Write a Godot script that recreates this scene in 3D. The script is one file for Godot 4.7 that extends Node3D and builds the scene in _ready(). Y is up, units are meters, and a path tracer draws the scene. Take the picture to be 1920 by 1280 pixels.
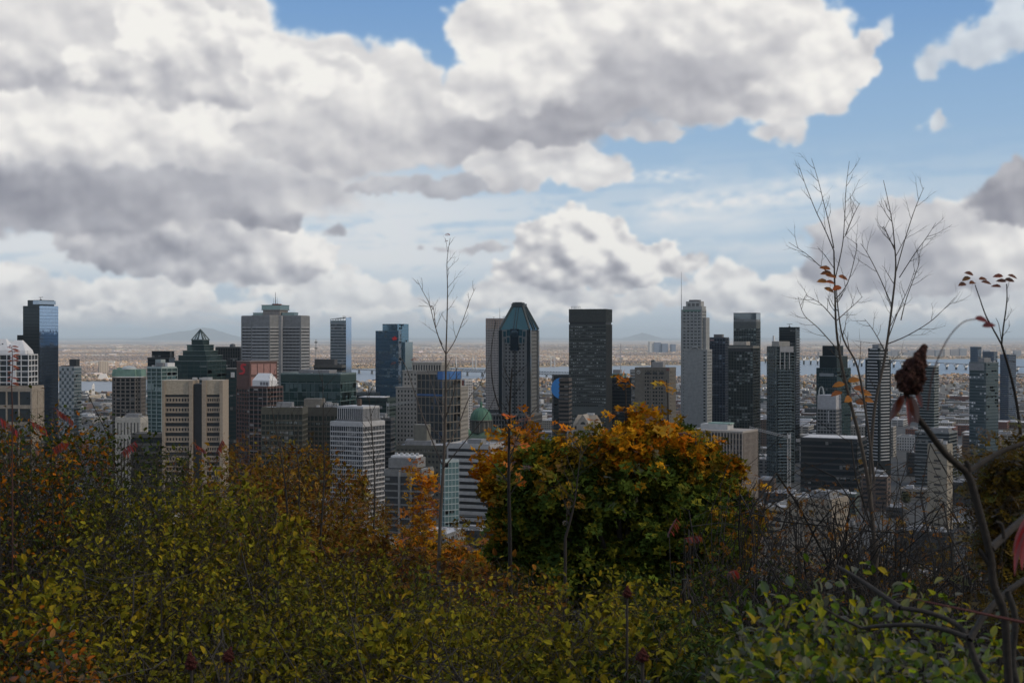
extends Node3D
# A city skyline below a wooded hill in autumn. y is up, units are metres; the streets lie near y = 0, the lookout near y = 148.
const F := 2600.0
const EYE := 632.0
const CAMY := 150.0
func _ready() -> void:
	# ---- camera
	var cam := Camera3D.new()
	cam.name = "camera"
	cam.position = Vector3(0, CAMY, 0)
	cam.rotation.x = -0.00308
	cam.fov = rad_to_deg(2.0 * atan(640.0 / F))
	cam.near = 0.1
	cam.far = 200000.0
	var lens := CameraAttributesPhysical.new()
	lens.frustum_focal_length = 48.75 # on 24 mm of height: 2600 picture points to the radian
	lens.frustum_focus_distance = 40.0
	lens.exposure_aperture = 11.0
	lens.frustum_far = 200000.0
	cam.attributes = lens
	add_child(cam)
	# ---- sky
	var env := Environment.new()
	env.background_mode = Environment.BG_SKY
	env.sky = Sky.new()
	var pan := PanoramaSkyMaterial.new()
	pan.panorama = ImageTexture.create_from_image(sky_image())
	env.sky.sky_material = pan
	env.tonemap_mode = Environment.TONE_MAPPER_LINEAR
	env.tonemap_exposure = 1.0
	env.sdfgi_enabled = true
	env.ssao_enabled = true
	env.ssil_enabled = true
	env.fog_enabled = true
	env.fog_density = 0.00002
	env.fog_light_color = Color(0.87, 0.94, 0.99)
	var we := WorldEnvironment.new()
	we.name = "world"
	we.environment = env
	add_child(we)
	# ---- sun: from the right, a little behind the lookout
	var sun := DirectionalLight3D.new()
	sun.name = "sun"
	sun.light_energy = 1.25
	sun.light_color = Color(1.0, 0.94, 0.86)
	sun.light_angular_distance = 0.5
	sun.shadow_enabled = true
	var az := deg_to_rad(104.0)
	var el := deg_to_rad(33.0)
	var to_sun := Vector3(sin(az) * cos(el), sin(el), -cos(az) * cos(el))
	sun.look_at_from_position(Vector3.ZERO, -to_sun, Vector3.UP)
	add_child(sun)
	# ---- the place
	build_land()
	build_plain()
	build_cloud(to_sun)
	build_towers()
	build_low_city()
	build_bridges()
	build_growth()
	tell_apart()
# ---------------------------------------------------------------- small helpers
var rng := RandomNumberGenerator.new()
var used := {}
var mats := {}
var cube := BoxMesh.new()
var tex := {}
var landmarks := []

class MB:
	var v := PackedVector3Array()
	var n := PackedVector3Array()
	var c := PackedColorArray()
	var ix := PackedInt32Array()
	var col := Color.WHITE
	func vert(p: Vector3, q: Vector3) -> int:
		v.append(p)
		n.append(q)
		c.append(col)
		return v.size() - 1
	func tri(a: Vector3, b: Vector3, d: Vector3) -> void:
		var q := (d - a).cross(b - a).normalized()
		var k := vert(a, q)
		vert(b, q)
		vert(d, q)
		ix.append_array(PackedInt32Array([k, k + 1, k + 2]))
	# corners in clockwise order as seen from the front
	func quad(a: Vector3, b: Vector3, d: Vector3, e: Vector3, q := Vector3.ZERO) -> void:
		if q == Vector3.ZERO:
			q = (e - a).cross(b - a).normalized()
		var k := vert(a, q)
		vert(b, q)
		vert(d, q)
		vert(e, q)
		ix.append_array(PackedInt32Array([k, k + 1, k + 2, k, k + 2, k + 3]))
	func box(at: Vector3, s: Vector3, r := Basis.IDENTITY) -> void:
		var x := r.x * s.x * 0.5
		var y := r.y * s.y * 0.5
		var z := r.z * s.z * 0.5
		quad(at - x + y + z, at + x + y + z, at + x - y + z, at - x - y + z)
		quad(at + x + y - z, at - x + y - z, at - x - y - z, at + x - y - z)
		quad(at + x + y + z, at + x + y - z, at + x - y - z, at + x - y + z)
		quad(at - x + y - z, at - x + y + z, at - x - y + z, at - x - y - z)
		quad(at - x + y - z, at + x + y - z, at + x + y + z, at - x + y + z)
		quad(at - x - y + z, at + x - y + z, at + x - y - z, at - x - y - z)
	func bar(a: Vector3, b: Vector3, w: float) -> void:
		var d := b - a
		if d.length() < 1e-5:
			return
		var z := d.normalized()
		var x := z.cross(Vector3.UP)
		if x.length() < 0.05:
			x = Vector3.RIGHT
		x = x.normalized()
		box((a + b) * 0.5, Vector3(w, w, d.length()), Basis(x, z.cross(x), z))
	func tube(p: PackedVector3Array, r: PackedFloat32Array, sides: int) -> void:
		var first := v.size()
		var count := p.size()
		var x := Vector3.RIGHT
		for i in count:
			var t := (p[mini(i + 1, count - 1)] - p[maxi(i - 1, 0)]).normalized()
			x = x - t * x.dot(t)
			if x.length() < 0.1:
				x = t.cross(Vector3(0.3, 0.1, 0.9))
			x = x.normalized()
			var y := t.cross(x)
			for k in sides:
				var a := TAU * k / sides
				var o := x * cos(a) + y * sin(a)
				vert(p[i] + o * r[i], o)
		for i in count - 1:
			for k in sides:
				var a := first + i * sides + k
				var b := first + i * sides + (k + 1) % sides
				ix.append_array(PackedInt32Array([a, a + sides, b, b, a + sides, b + sides]))
	func lathe(at: Vector3, prof: Array, sides: int) -> void:
		var first := v.size()
		var m := prof.size()
		for i in m:
			var t: Vector2 = (prof[mini(i + 1, m - 1)] - prof[maxi(i - 1, 0)]).normalized()
			for k in sides:
				var a := TAU * k / sides
				var d := Vector3(cos(a), 0, sin(a))
				vert(at + d * prof[i].x + Vector3(0, prof[i].y, 0), (d * t.y - Vector3.UP * t.x).normalized())
		for i in m - 1:
			for k in sides:
				var a := first + i * sides + k
				var b := first + i * sides + (k + 1) % sides
				ix.append_array(PackedInt32Array([b, b + sides, a, a, b + sides, a + sides]))
	# a straight-sided block whose plan shrinks from (w0, d0) at y0 to (w1, d1) at y1
	func frustum(y0: float, w0: float, d0: float, y1: float, w1: float, d1: float, at := Vector3.ZERO) -> void:
		var lo := []
		var hi := []
		for s in [[-1, 1], [1, 1], [1, -1], [-1, -1]]:
			lo.append(at + Vector3(s[0] * w0 / 2, y0, s[1] * d0 / 2))
			hi.append(at + Vector3(s[0] * w1 / 2, y1, s[1] * d1 / 2))
		for k in 4:
			var j := (k + 1) % 4
			quad(hi[k], hi[j], lo[j], lo[k])
		if w1 > 0.01:
			quad(hi[3], hi[2], hi[1], hi[0])
	func prism(poly: PackedVector2Array, y0: float, y1: float) -> void: # poly in (x, z), counterclockwise from above
		var m := poly.size()
		for k in m:
			var a := poly[k]
			var b := poly[(k + 1) % m]
			quad(Vector3(a.x, y1, a.y), Vector3(b.x, y1, b.y), Vector3(b.x, y0, b.y), Vector3(a.x, y0, a.y))
		for k in range(1, m - 1):
			tri(Vector3(poly[0].x, y1, poly[0].y), Vector3(poly[k + 1].x, y1, poly[k + 1].y), Vector3(poly[k].x, y1, poly[k].y))
	func mesh() -> ArrayMesh:
		var a := []
		a.resize(Mesh.ARRAY_MAX)
		a[Mesh.ARRAY_VERTEX] = v
		a[Mesh.ARRAY_NORMAL] = n
		a[Mesh.ARRAY_COLOR] = c
		a[Mesh.ARRAY_INDEX] = ix
		var m := ArrayMesh.new()
		m.add_surface_from_arrays(Mesh.PRIMITIVE_TRIANGLES, a)
		return m

func P(px: float, py: float, d: float) -> Vector3:
	return Vector3((px - 960.0) / F * d, CAMY + (EYE - py) / F * d, -d)

func numbered(called: String) -> String:
	var k: int = used.get(called, 0)
	used[called] = k + 1
	return called if k == 0 else "%s_%03d" % [called, k]

func tag(o: Node3D, label: String, category := "", group := "", kind := "") -> Node3D:
	if label:
		o.set_meta("label", label)
	if category:
		o.set_meta("category", category)
	if group:
		o.set_meta("group", group)
	if kind:
		o.set_meta("kind", kind)
	return o

func thing(called: String, label: String, category: String, at := Vector3.ZERO, turn := 0.0, group := "") -> Node3D:
	var o := Node3D.new()
	o.name = numbered(called)
	o.position = at
	o.rotation.y = turn
	tag(o, label, category, group)
	add_child(o)
	return o

func obj(called: String, m: Mesh, mt: Material, parent: Node3D = null, kind := "") -> MeshInstance3D:
	var o := MeshInstance3D.new()
	o.mesh = m
	o.material_override = mt
	if kind:
		o.set_meta("kind", kind)
	if parent:
		o.name = called
		parent.add_child(o, true)
	else:
		o.name = numbered(called)
		add_child(o)
	return o

func bx(called: String, parent: Node3D, at: Vector3, s: Vector3, mt: Material) -> MeshInstance3D:
	var o := obj(called, cube, mt, parent)
	o.position = at
	o.scale = s
	return o

func noise_tex(key: String, freq: float, lo: float, hi: float, oct := 4, sd := 3, stretch := 1.0) -> ImageTexture:
	if not tex.has(key):
		var n := noise_gen(sd, freq, oct)
		var im := n.get_seamless_image(512, 512)
		im.convert(Image.FORMAT_RGB8)
		for j in 512:
			for i in 512:
				var g := lerpf(lo, hi, im.get_pixel(i, j).r)
				im.set_pixel(i, j, Color(g, g, g))
		tex[key] = ImageTexture.create_from_image(im)
	return tex[key]

# A material by its real base colour (linear), roughness and metalness; grain is the size in metres of its mottling.
func M(r: float, g: float, b: float, rough := 0.85, metal := 0.0, grain := 24.0, vary := 0.18) -> StandardMaterial3D:
	var key := "%s %s %s %s %s %s %s" % [r, g, b, rough, metal, grain, vary]
	if not mats.has(key):
		var m := StandardMaterial3D.new()
		m.resource_name = "surface"
		m.albedo_color = Color(r, g, b).linear_to_srgb()
		m.roughness = rough
		m.metallic = metal
		if vary > 0.0:
			m.albedo_texture = noise_tex("mottle%s" % vary, 0.012, 1.0 - vary, 1.0, 5)
			m.uv1_triplanar = true
			m.uv1_world_triplanar = true
			m.uv1_scale = Vector3.ONE / grain
		mats[key] = m
	return mats[key]

func tinted(rough := 0.8, metal := 0.0, backlight := 0.0) -> StandardMaterial3D:
	var key := "tint %s %s %s" % [rough, metal, backlight]
	if not mats.has(key):
		var m := StandardMaterial3D.new()
		m.resource_name = "tinted"
		m.vertex_color_use_as_albedo = true
		m.roughness = rough
		m.metallic = metal
		if backlight > 0.0:
			m.backlight_enabled = true
			m.backlight = Color(backlight, backlight, backlight)
		mats[key] = m
	return mats[key]

func coated(r: float, g: float, b: float, metal := 0.75, rough := 0.06) -> StandardMaterial3D:
	var key := "glass %s %s %s %s %s" % [r, g, b, metal, rough]
	if not mats.has(key):
		var m := StandardMaterial3D.new()
		m.resource_name = "coated_glass"
		m.albedo_color = Color(r, g, b).linear_to_srgb()
		m.metallic = metal
		m.roughness = rough
		mats[key] = m
	return mats[key]
# ---------------------------------------------------------------- the sky: air and clouds by direction
var sn1: FastNoiseLite
var sn2: FastNoiseLite
var sn3: FastNoiseLite
var sn4: FastNoiseLite
var sn5: FastNoiseLite

func noise_gen(sd: int, freq: float, oct: int, kind := FastNoiseLite.TYPE_SIMPLEX_SMOOTH, gain := 0.5) -> FastNoiseLite:
	var n := FastNoiseLite.new()
	n.seed = sd
	n.noise_type = kind
	n.frequency = freq
	n.fractal_type = FastNoiseLite.FRACTAL_FBM
	n.fractal_octaves = oct
	n.fractal_gain = gain
	return n

func sm(a: float, b: float, x: float) -> float:
	var t := clampf((x - a) / (b - a), 0.0, 1.0)
	return t * t * (3.0 - 2.0 * t)

func cloud_tone(t: float) -> Vector3:
	var a := Vector3(0.525, 0.530, 0.575)
	var b := Vector3(0.740, 0.740, 0.762)
	var c := Vector3(0.972, 0.962, 0.945)
	return a.lerp(b, clampf(t * 2.0, 0.0, 1.0)) if t < 0.5 else b.lerp(c, clampf(t * 2.0 - 1.0, 0.0, 1.0))

# A cloud bank: [blobs (x, y, rx, ry, tone)], softness of its rim, how ragged its rim is, size of its billows, how strong its relief is.
# x and y are tenths of a milliradian-like steps: 2600 to the radian from straight ahead and up from the horizon.
func banks() -> Array:
	return [
		{"soft": 0.5, "rag": 0.5, "bill": 0.022, "relief": 0.35, "o": 0.92, "b": [[60, 560, 170, 42, .78], [-20, 530, 90, 30, .9], [250, 548, 120, 36, .82], [330, 552, 60, 30, .9], [160, 585, 260, 22, .62], [420, 520, 80, 22, .72]]},
		{"soft": 0.5, "rag": 0.5, "bill": 0.02, "relief": 0.35, "o": 0.85, "b": [[640, 560, 110, 36, .86], [720, 555, 70, 26, .92], [560, 545, 100, 22, .74], [620, 520, 60, 20, .8], [800, 575, 120, 16, .7]]},
		{"soft": 0.4, "rag": 0.5, "bill": 0.022, "relief": 0.5, "o": 0.9, "b": [[930, 540, 44, 28, .9], [890, 556, 30, 20, .82], [1000, 555, 130, 24, .68], [1150, 565, 120, 24, .66], [1220, 555, 50, 18, .88]]},
		{"soft": 0.4, "rag": 0.5, "bill": 0.022, "relief": 0.5, "o": 0.92, "b": [[1350, 530, 60, 40, .9], [1400, 545, 60, 30, .86], [1320, 560, 70, 26, .7], [1490, 540, 60, 36, .84], [1440, 565, 60, 22, .64], [1570, 560, 90, 20, .7], [1520, 590, 60, 12, .86]]},
		{"soft": 0.5, "rag": 0.6, "bill": 0.02, "relief": 0.2, "o": 0.75, "b": [[1700, 575, 190, 20, .6], [1830, 560, 110, 20, .72], [1880, 590, 90, 14, .8], [300, 605, 420, 10, .6], [900, 600, 300, 8, .66], [1620, 600, 220, 9, .68]]},
		{"soft": 0.6, "rag": 0.6, "bill": 0.024, "relief": 0.4, "o": 0.9, "b": [[90, 590, 60, 12, .86], [200, 578, 70, 12, .9], [330, 585, 80, 11, .84], [450, 576, 60, 12, .88], [560, 590, 70, 10, .82], [700, 586, 80, 12, .88], [850, 578, 60, 12, .86], [960, 590, 60, 10, .84], [1060, 580, 70, 11, .88], [1170, 588, 60, 10, .86], [1380, 586, 70, 11, .88], [1660, 584, 80, 10, .86], [1780, 590, 60, 9, .9], [500, 552, 60, 12, .86], [380, 560, 50, 12, .9]]},
		{"soft": 0.22, "rag": 0.5, "bill": 0.022, "relief": 0.9, "o": 1.0, "b": [[1080, 430, 80, 44, .93], [1010, 440, 62, 40, .72], [1130, 465, 72, 50, .95], [1050, 480, 90, 42, .72], [1200, 490, 62, 36, .93], [1245, 482, 26, 26, .95], [1080, 515, 140, 26, .55], [985, 500, 46, 36, .62], [1290, 492, 48, 16, .62], [1180, 520, 100, 18, .62]]},
		{"soft": 0.45, "rag": 0.5, "bill": 0.014, "relief": 0.4, "o": 0.97, "b": [[1680, 420, 130, 36, .62], [1580, 440, 90, 26, .48], [1780, 440, 120, 60, .66], [1700, 490, 190, 55, .34], [1860, 480, 90, 60, .92], [1800, 505, 70, 36, .7], [1620, 520, 120, 30, .3], [1900, 450, 60, 40, .9], [1760, 535, 150, 24, .38], [1930, 510, 60, 44, .66]]},
		{"soft": 0.5, "rag": 0.45, "bill": 0.014, "relief": 0.3, "o": 1.0, "b": [[1880, 385, 75, 44, .16], [1930, 360, 60, 40, .24], [1900, 352, 50, 18, .62], [1950, 420, 60, 30, .3]]},
		{"soft": 0.4, "rag": 0.55, "bill": 0.018, "relief": 0.45, "o": 0.97, "b": [[340, 460, 190, 50, .36], [200, 462, 80, 24, .5], [420, 440, 120, 44, .62], [330, 420, 70, 34, .84], [560, 465, 54, 44, .94], [500, 480, 80, 32, .82], [430, 500, 160, 20, .5], [250, 490, 110, 20, .28], [600, 480, 26, 30, .86], [470, 520, 150, 16, .44], [140, 455, 50, 18, .66]]},
		{"soft": 0.6, "rag": 0.6, "bill": 0.02, "relief": 0.3, "o": 0.95, "b": [[475, 418, 80, 22, .22], [420, 410, 30, 14, .3], [530, 410, 36, 20, .3], [632, 430, 26, 16, .34], [900, 466, 44, 10, .5], [830, 468, 22, 8, .5], [783, 467, 12, 6, .5]]},
		{"soft": 2.2, "rag": 0.3, "bill": 0.012, "relief": 0.35, "o": 0.97, "b": [[230, 362, 330, 84, .32], [40, 392, 220, 56, .1], [-80, 368, 200, 74, .18], [330, 388, 180, 46, .34], [480, 350, 190, 60, .58], [610, 330, 180, 60, .64], [120, 318, 260, 40, .56], [560, 385, 130, 26, .66], [-60, 430, 200, 26, .4], [150, 425, 150, 22, .34]]},
		{"soft": 0.6, "rag": 0.6, "bill": 0.016, "relief": 0.3, "o": 0.9, "b": [[800, 352, 130, 20, .46], [880, 345, 90, 20, .44], [720, 355, 60, 14, .5]]},
		{"soft": 0.6, "rag": 0.45, "bill": 0.012, "relief": 0.3, "o": 1.0, "b": [[60, 90, 340, 200, .78], [230, 40, 250, 120, .82], [560, 145, 200, 84, .82], [720, 170, 130, 80, .8], [420, 200, 340, 110, .77], [100, 200, 220, 90, .72], [690, 230, 200, 90, .74], [-150, 150, 200, 200, .74], [390, 20, 110, 70, .84]]},
		{"soft": 0.5, "rag": 0.4, "bill": 0.015, "relief": 0.5, "o": 1.0, "b": [[280, 90, 60, 90, .97], [330, 60, 90, 60, .92], [470, 110, 90, 60, .96], [400, 70, 80, 50, .93], [150, 140, 38, 34, .9], [640, 180, 120, 56, .95], [590, 130, 100, 34, .88]]},
		{"soft": 0.3, "rag": 0.45, "bill": 0.015, "relief": 0.45, "o": 1.0, "b": [[370, 150, 84, 60, .7], [330, 175, 70, 50, .6], [420, 140, 50, 50, .68], [220, 165, 60, 50, .66], [40, 165, 90, 60, .6], [380, 200, 100, 30, .56], [90, 210, 120, 30, .62]]},
		{"soft": 1.0, "rag": 0.4, "bill": 0.013, "relief": 0.4, "o": 1.0, "b": [[90, 250, 190, 60, .9], [270, 255, 160, 56, .93], [390, 260, 80, 56, .95], [20, 230, 60, 40, .95], [180, 290, 230, 40, .72], [430, 300, 80, 30, .66], [-90, 260, 120, 60, .86]]},
		{"soft": 1.0, "rag": 0.4, "bill": 0.013, "relief": 0.35, "o": 1.0, "b": [[600, 260, 160, 70, .66], [740, 240, 180, 80, .68], [900, 220, 190, 70, .6], [860, 255, 200, 44, .46], [700, 200, 110, 60, .84], [560, 270, 110, 30, .5], [1010, 255, 170, 46, .42], [660, 300, 150, 30, .62], [980, 210, 150, 60, .52]]},
		{"soft": 0.6, "rag": 0.5, "bill": 0.013, "relief": 0.45, "o": 1.0, "b": [[1000, 40, 150, 70, .82], [930, 100, 80, 60, .9], [1000, 80, 80, 60, .96], [930, 20, 90, 50, .84], [1180, 30, 220, 70, .88], [1340, 80, 240, 100, .82], [1500, 100, 90, 100, .93], [1540, 140, 80, 60, .92], [1600, 130, 44, 40, .86], [1640, 90, 22, 26, .8], [1240, 160, 230, 80, .7], [1420, 170, 170, 60, .86], [1020, 170, 140, 70, .86], [960, 180, 120, 60, .78], [1500, 190, 100, 40, .84]]},
		{"soft": 1.3, "rag": 0.35, "bill": 0.012, "relief": 0.35, "o": 0.9, "b": [[1180, 110, 120, 60, .5], [1260, 170, 210, 46, .38], [1380, 130, 130, 44, .58], [1120, 215, 160, 36, .36], [1000, 245, 170, 36, .32], [1330, 215, 150, 26, .56], [1470, 75, 60, 30, .66], [880, 260, 140, 26, .38]]},
		{"soft": 0.5, "rag": 0.5, "bill": 0.016, "relief": 0.35, "o": 0.97, "b": [[1100, 315, 70, 32, .86], [1000, 315, 90, 34, .78], [940, 310, 70, 34, .66], [1130, 335, 44, 22, .8], [1060, 290, 110, 24, .66], [960, 345, 60, 18, .62], [1480, 245, 60, 26, .72], [1210, 250, 90, 22, .52]]},
		{"soft": 0.9, "rag": 0.8, "bill": 0.02, "relief": 0.2, "o": 0.75, "b": [[1770, 130, 60, 26, .8], [1735, 160, 32, 20, .8], [1830, 100, 60, 36, .82], [1900, 60, 50, 60, .92], [1880, 110, 60, 30, .84], [1757, 250, 34, 14, .78], [1748, 238, 14, 14, .82], [1655, 75, 24, 30, .84], [1490, 265, 34, 14, .74]]},
	]

func sky_image() -> Image:
	sn1 = noise_gen(11, 1.0, 5)
	sn2 = noise_gen(23, 1.0, 4)
	sn3 = noise_gen(37, 1.0, 4)
	sn4 = noise_gen(51, 1.0, 3, FastNoiseLite.TYPE_SIMPLEX_SMOOTH, 0.42)
	sn5 = noise_gen(77, 1.0, 3)
	sn5.noise_type = FastNoiseLite.TYPE_CELLULAR
	sn5.cellular_distance_function = FastNoiseLite.DISTANCE_EUCLIDEAN
	sn5.cellular_return_type = FastNoiseLite.RETURN_DISTANCE
	sn5.domain_warp_enabled = true
	sn5.domain_warp_amplitude = 0.5
	sn5.domain_warp_frequency = 1.1
	# the whole vault at a coarse grain: broken cloud of the same kind all round
	var cw := 1024
	var ch := 512
	var coarse := Image.create(cw, ch, false, Image.FORMAT_RGB8)
	for j in ch / 2 + 6:
		var el := PI / 2 - (j + 0.5) / ch * PI
		for i in cw:
			var az := ((i + 0.5) / cw - 0.5) * TAU
			var c := air(az * F, EYE - tan(clampf(el, -0.02, 1.3)) * F, el)
			var e := maxf(el, 0.03)
			var r := 1.0 / (sin(e) + 0.12)
			var q := Vector2(sin(az), cos(az)) * cos(e) * r
			var v := sn1.get_noise_2d(q.x * 0.9 + 40.0, q.y * 0.9) + 0.35 * sn2.get_noise_2d(q.x * 2.3, q.y * 2.3)
			var up := sn1.get_noise_2d(q.x * 0.9 + 40.3, q.y * 0.9 + 0.1) + 0.35 * sn2.get_noise_2d(q.x * 2.3 + 0.2, q.y * 2.3)
			var a := sm(-0.30, 0.10, v) * 0.97
			var tone := clampf(0.62 + (v - up) * 0.9 - sm(0.1, 0.6, v) * 0.32, 0.1, 1.0)
			c = c.lerp(cloud_tone(tone), a)
			coarse.set_pixel(i, j, Color(c.x, c.y, c.z))
	for j in range(ch / 2 + 6, ch):
		for i in cw:
			coarse.set_pixel(i, j, Color(0.42, 0.42, 0.42))
	coarse.resize(4096, 2048, Image.INTERPOLATE_CUBIC)
	# the part before the lookout at full grain
	var x0 := 2048 - 420
	var x1 := 2048 + 420
	var y0 := 1024 - 330
	var y1 := 1024 + 12
	var w := x1 - x0
	var h := y1 - y0
	var buf := PackedVector3Array()
	buf.resize(w * h)
	var px := PackedFloat32Array()
	px.resize(w)
	for i in w:
		px[i] = 960.0 + tan((x0 + i + 0.5 - 2048) / 4096.0 * TAU) * F
	var py := PackedFloat32Array()
	py.resize(h)
	for j in h:
		py[j] = EYE - tan((1024 - (y0 + j + 0.5)) / 2048.0 * PI) * F
	for j in h:
		var el := (1024 - (y0 + j + 0.5)) / 2048.0 * PI
		for i in w:
			buf[j * w + i] = air(px[i], py[j], el)
	for bank in banks():
		var lo := Vector2(1e9, 1e9)
		var hi := -lo
		for b in bank.b:
			lo = lo.min(Vector2(b[0] - b[2] * 1.5, b[1] - b[3] * 1.5))
			hi = hi.max(Vector2(b[0] + b[2] * 1.5, b[1] + b[3] * 1.5))
		var nb: int = bank.b.size()
		var bx := PackedFloat32Array()
		for b in bank.b:
			for k in 5:
				bx.append(b[k])
		var soft: float = bank.soft
		var rag: float = bank.rag
		var bill: float = bank.bill
		var relief: float = bank.relief
		var op: float = bank.o
		for j in h:
			var y := py[j]
			if y < lo.y or y > hi.y:
				continue
			for i in w:
				var x := px[i]
				if x < lo.x or x > hi.x:
					continue
				# warp the place a little so that no rim is an ellipse
				var wx := sn3.get_noise_2d(x * 0.011, y * 0.013) * 34.0
				var wy := sn3.get_noise_2d(x * 0.011 + 91.0, y * 0.013) * 22.0
				var d := 0.0
				var tw := 0.0
				var ts := 0.0
				for k in nb:
					var u := (x + wx - bx[k * 5]) / bx[k * 5 + 2]
					var v := (y + wy - bx[k * 5 + 1]) / bx[k * 5 + 3]
					var r := u * u + v * v
					if r < 2.2:
						var g := 1.0 - r / 2.2
						g *= g
						d += g
						var gg := g * g
						tw += gg
						ts += gg * (bx[k * 5 + 4] - v * 0.06)
				if d < 0.02:
					continue
				var n := sn1.get_noise_2d(x * bill, y * bill * 1.2)
				var f := d - 0.34 + (n * 0.5 - (sn5.get_noise_2d(x * bill * 0.8, y * bill) + 0.35) * 0.5) * rag
				var a := sm(-0.02, soft * 0.6, f) * op
				if a <= 0.003:
					continue
				var ra := sn4.get_noise_2d(x * bill * 0.62, y * bill * 0.8)
				var rb := sn4.get_noise_2d((x + 14.0) * bill * 0.62, (y - 20.0) * bill * 0.8)
				var n2 := sn1.get_noise_2d((x + 6.0) * bill, (y - 8.0) * bill * 1.2)
				var pa := sn5.get_noise_2d(x * bill * 0.8, y * bill)
				var pb := sn5.get_noise_2d((x + 9.0) * bill * 0.8, (y - 13.0) * bill)
				var tone := ts / maxf(tw, 1e-5) + ((ra - rb) * 0.5 + (n - n2) * 0.12 + (pb - pa) * 0.55) * relief + ra * 0.07 - (pa + 0.4) * 0.09
				tone += (1.0 - sm(0.0, 0.5, f)) * 0.12
				buf[j * w + i] = buf[j * w + i].lerp(cloud_tone(clampf(tone, 0.0, 1.0)), a)
	for j in h:
		var ey := sm(0.0, 50.0, minf(j, 1e9))
		for i in w:
			var e := ey * sm(0.0, 70.0, minf(i, w - 1 - i))
			var c := buf[j * w + i]
			var old := coarse.get_pixel(x0 + i, y0 + j)
			coarse.set_pixel(x0 + i, y0 + j, old.lerp(Color(c.x, c.y, c.z), e))
	# Godot's panorama begins straight ahead
	var out := Image.create(4096, 2048, false, Image.FORMAT_RGB8)
	out.blit_rect(coarse, Rect2i(2048, 0, 2048, 2048), Vector2i(0, 0))
	out.blit_rect(coarse, Rect2i(0, 0, 2048, 2048), Vector2i(2048, 0))
	return out

# Clear air with thin high veils.
func air(x: float, y: float, el: float) -> Vector3:
	var t := clampf(rad_to_deg(maxf(el, 0.0)), 0.0, 90.0)
	var c := Vector3(0.735, 0.785, 0.830)
	c = c.lerp(Vector3(0.700, 0.790, 0.868), sm(0.5, 5.0, t))
	c = c.lerp(Vector3(0.590, 0.718, 0.845), sm(4.0, 9.5, t))
	c = c.lerp(Vector3(0.455, 0.615, 0.805), sm(8.0, 15.0, t))
	c = c.lerp(Vector3(0.330, 0.500, 0.720), sm(15.0, 70.0, t))
	if t < 16.0:
		var s := x * 0.0022 + sn3.get_noise_2d(x * 0.003, y * 0.006) * 0.6
		var v := sn2.get_noise_2d(s, (y + x * 0.06) * 0.022) * 0.8 + sn1.get_noise_2d(s * 3.0, (y + x * 0.06) * 0.05) * 0.4
		var left := 1.0 - sm(700.0, 1250.0, x)
		var low := sm(1.8, 3.2, t) * (1.0 - sm(5.0, 8.5, t))
		var veil := sm(-0.35, 0.3, v + left * 0.35) * low * (0.35 + 0.5 * left)
		veil = maxf(veil, sm(-0.1, 0.5, v) * 0.5 * sm(0.6, 1.5, t) * (1.0 - sm(4.0, 6.0, t)))
		c = c.lerp(Vector3(0.90, 0.905, 0.91), clampf(veil, 0.0, 0.92))
		# the long streak to the right and a wisp above it
		var q := (y - (398.0 - (x - 1180.0) * 0.105)) / 26.0
		var along := sm(1160.0, 1260.0, x) * (1.0 - sm(1560.0, 1720.0, x))
		var st := exp(-q * q) * along * (0.55 + 0.7 * sn1.get_noise_2d(x * 0.02, (y + x * 0.1) * 0.05))
		var q2 := Vector2((x - 1250.0) / 60.0, (y - 331.0) / 12.0).length_squared()
		st += exp(-q2) * (0.5 + 0.8 * sn1.get_noise_2d(x * 0.03, y * 0.09))
		var q3 := (y - (425.0 - (x - 1250.0) * 0.02)) / 22.0
		st += exp(-q3 * q3) * sm(1120.0, 1220.0, x) * (1.0 - sm(1380.0, 1480.0, x)) * 0.35
		c = c.lerp(Vector3(0.925, 0.925, 0.925), clampf(st * 1.1, 0.0, 0.92))
	return c
# ---------------------------------------------------------------- the lie of the land
func table(t: Array, x: float) -> float:
	for k in t.size() - 1:
		if x <= t[k + 1][0]:
			var s := clampf((x - t[k][0]) / (t[k + 1][0] - t[k][0]), 0.0, 1.0)
			return lerpf(t[k][1], t[k + 1][1], s)
	return t[t.size() - 1][1]

var SLOPE := [[-900, 215], [-400, 200], [-60, 160], [-6, 148.6], [2, 148.3], [4, 147.9], [7, 146.6], [20, 140], [60, 121], [120, 98], [300, 52], [450, 34], [700, 22], [1000, 12], [1500, 4], [2500, -6], [4200, -32], [5000, -36], [200000, -36]]
var NEAR := [[-4000, 4700], [250, 4750], [650, 5800], [1030, 6400], [1800, 6950], [6000, 7000]]
var FAR := [[-4000, 5900], [250, 5950], [420, 7300], [650, 8300], [1030, 8840], [1300, 9500], [1500, 11500], [1900, 12200], [6000, 12400]]
var land_noise: FastNoiseLite

func ground(x: float, z: float) -> float:
	var d := -z
	var h := table(SLOPE, d)
	if d > 3000.0:
		var px := 960.0 + x / d * F
		var a := table(NEAR, px)
		var b := table(FAR, px)
		var wig := land_noise.get_noise_2d(px * 0.02, 5.0) * 120.0
		if d > a + wig and d < b + wig:
			h = -48.0
	elif absf(d) < 400.0:
		h += land_noise.get_noise_2d(x * 0.05, z * 0.05) * clampf((absf(d) + absf(x) - 5.0) * 0.05, 0.0, 4.0)
	return h

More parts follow.
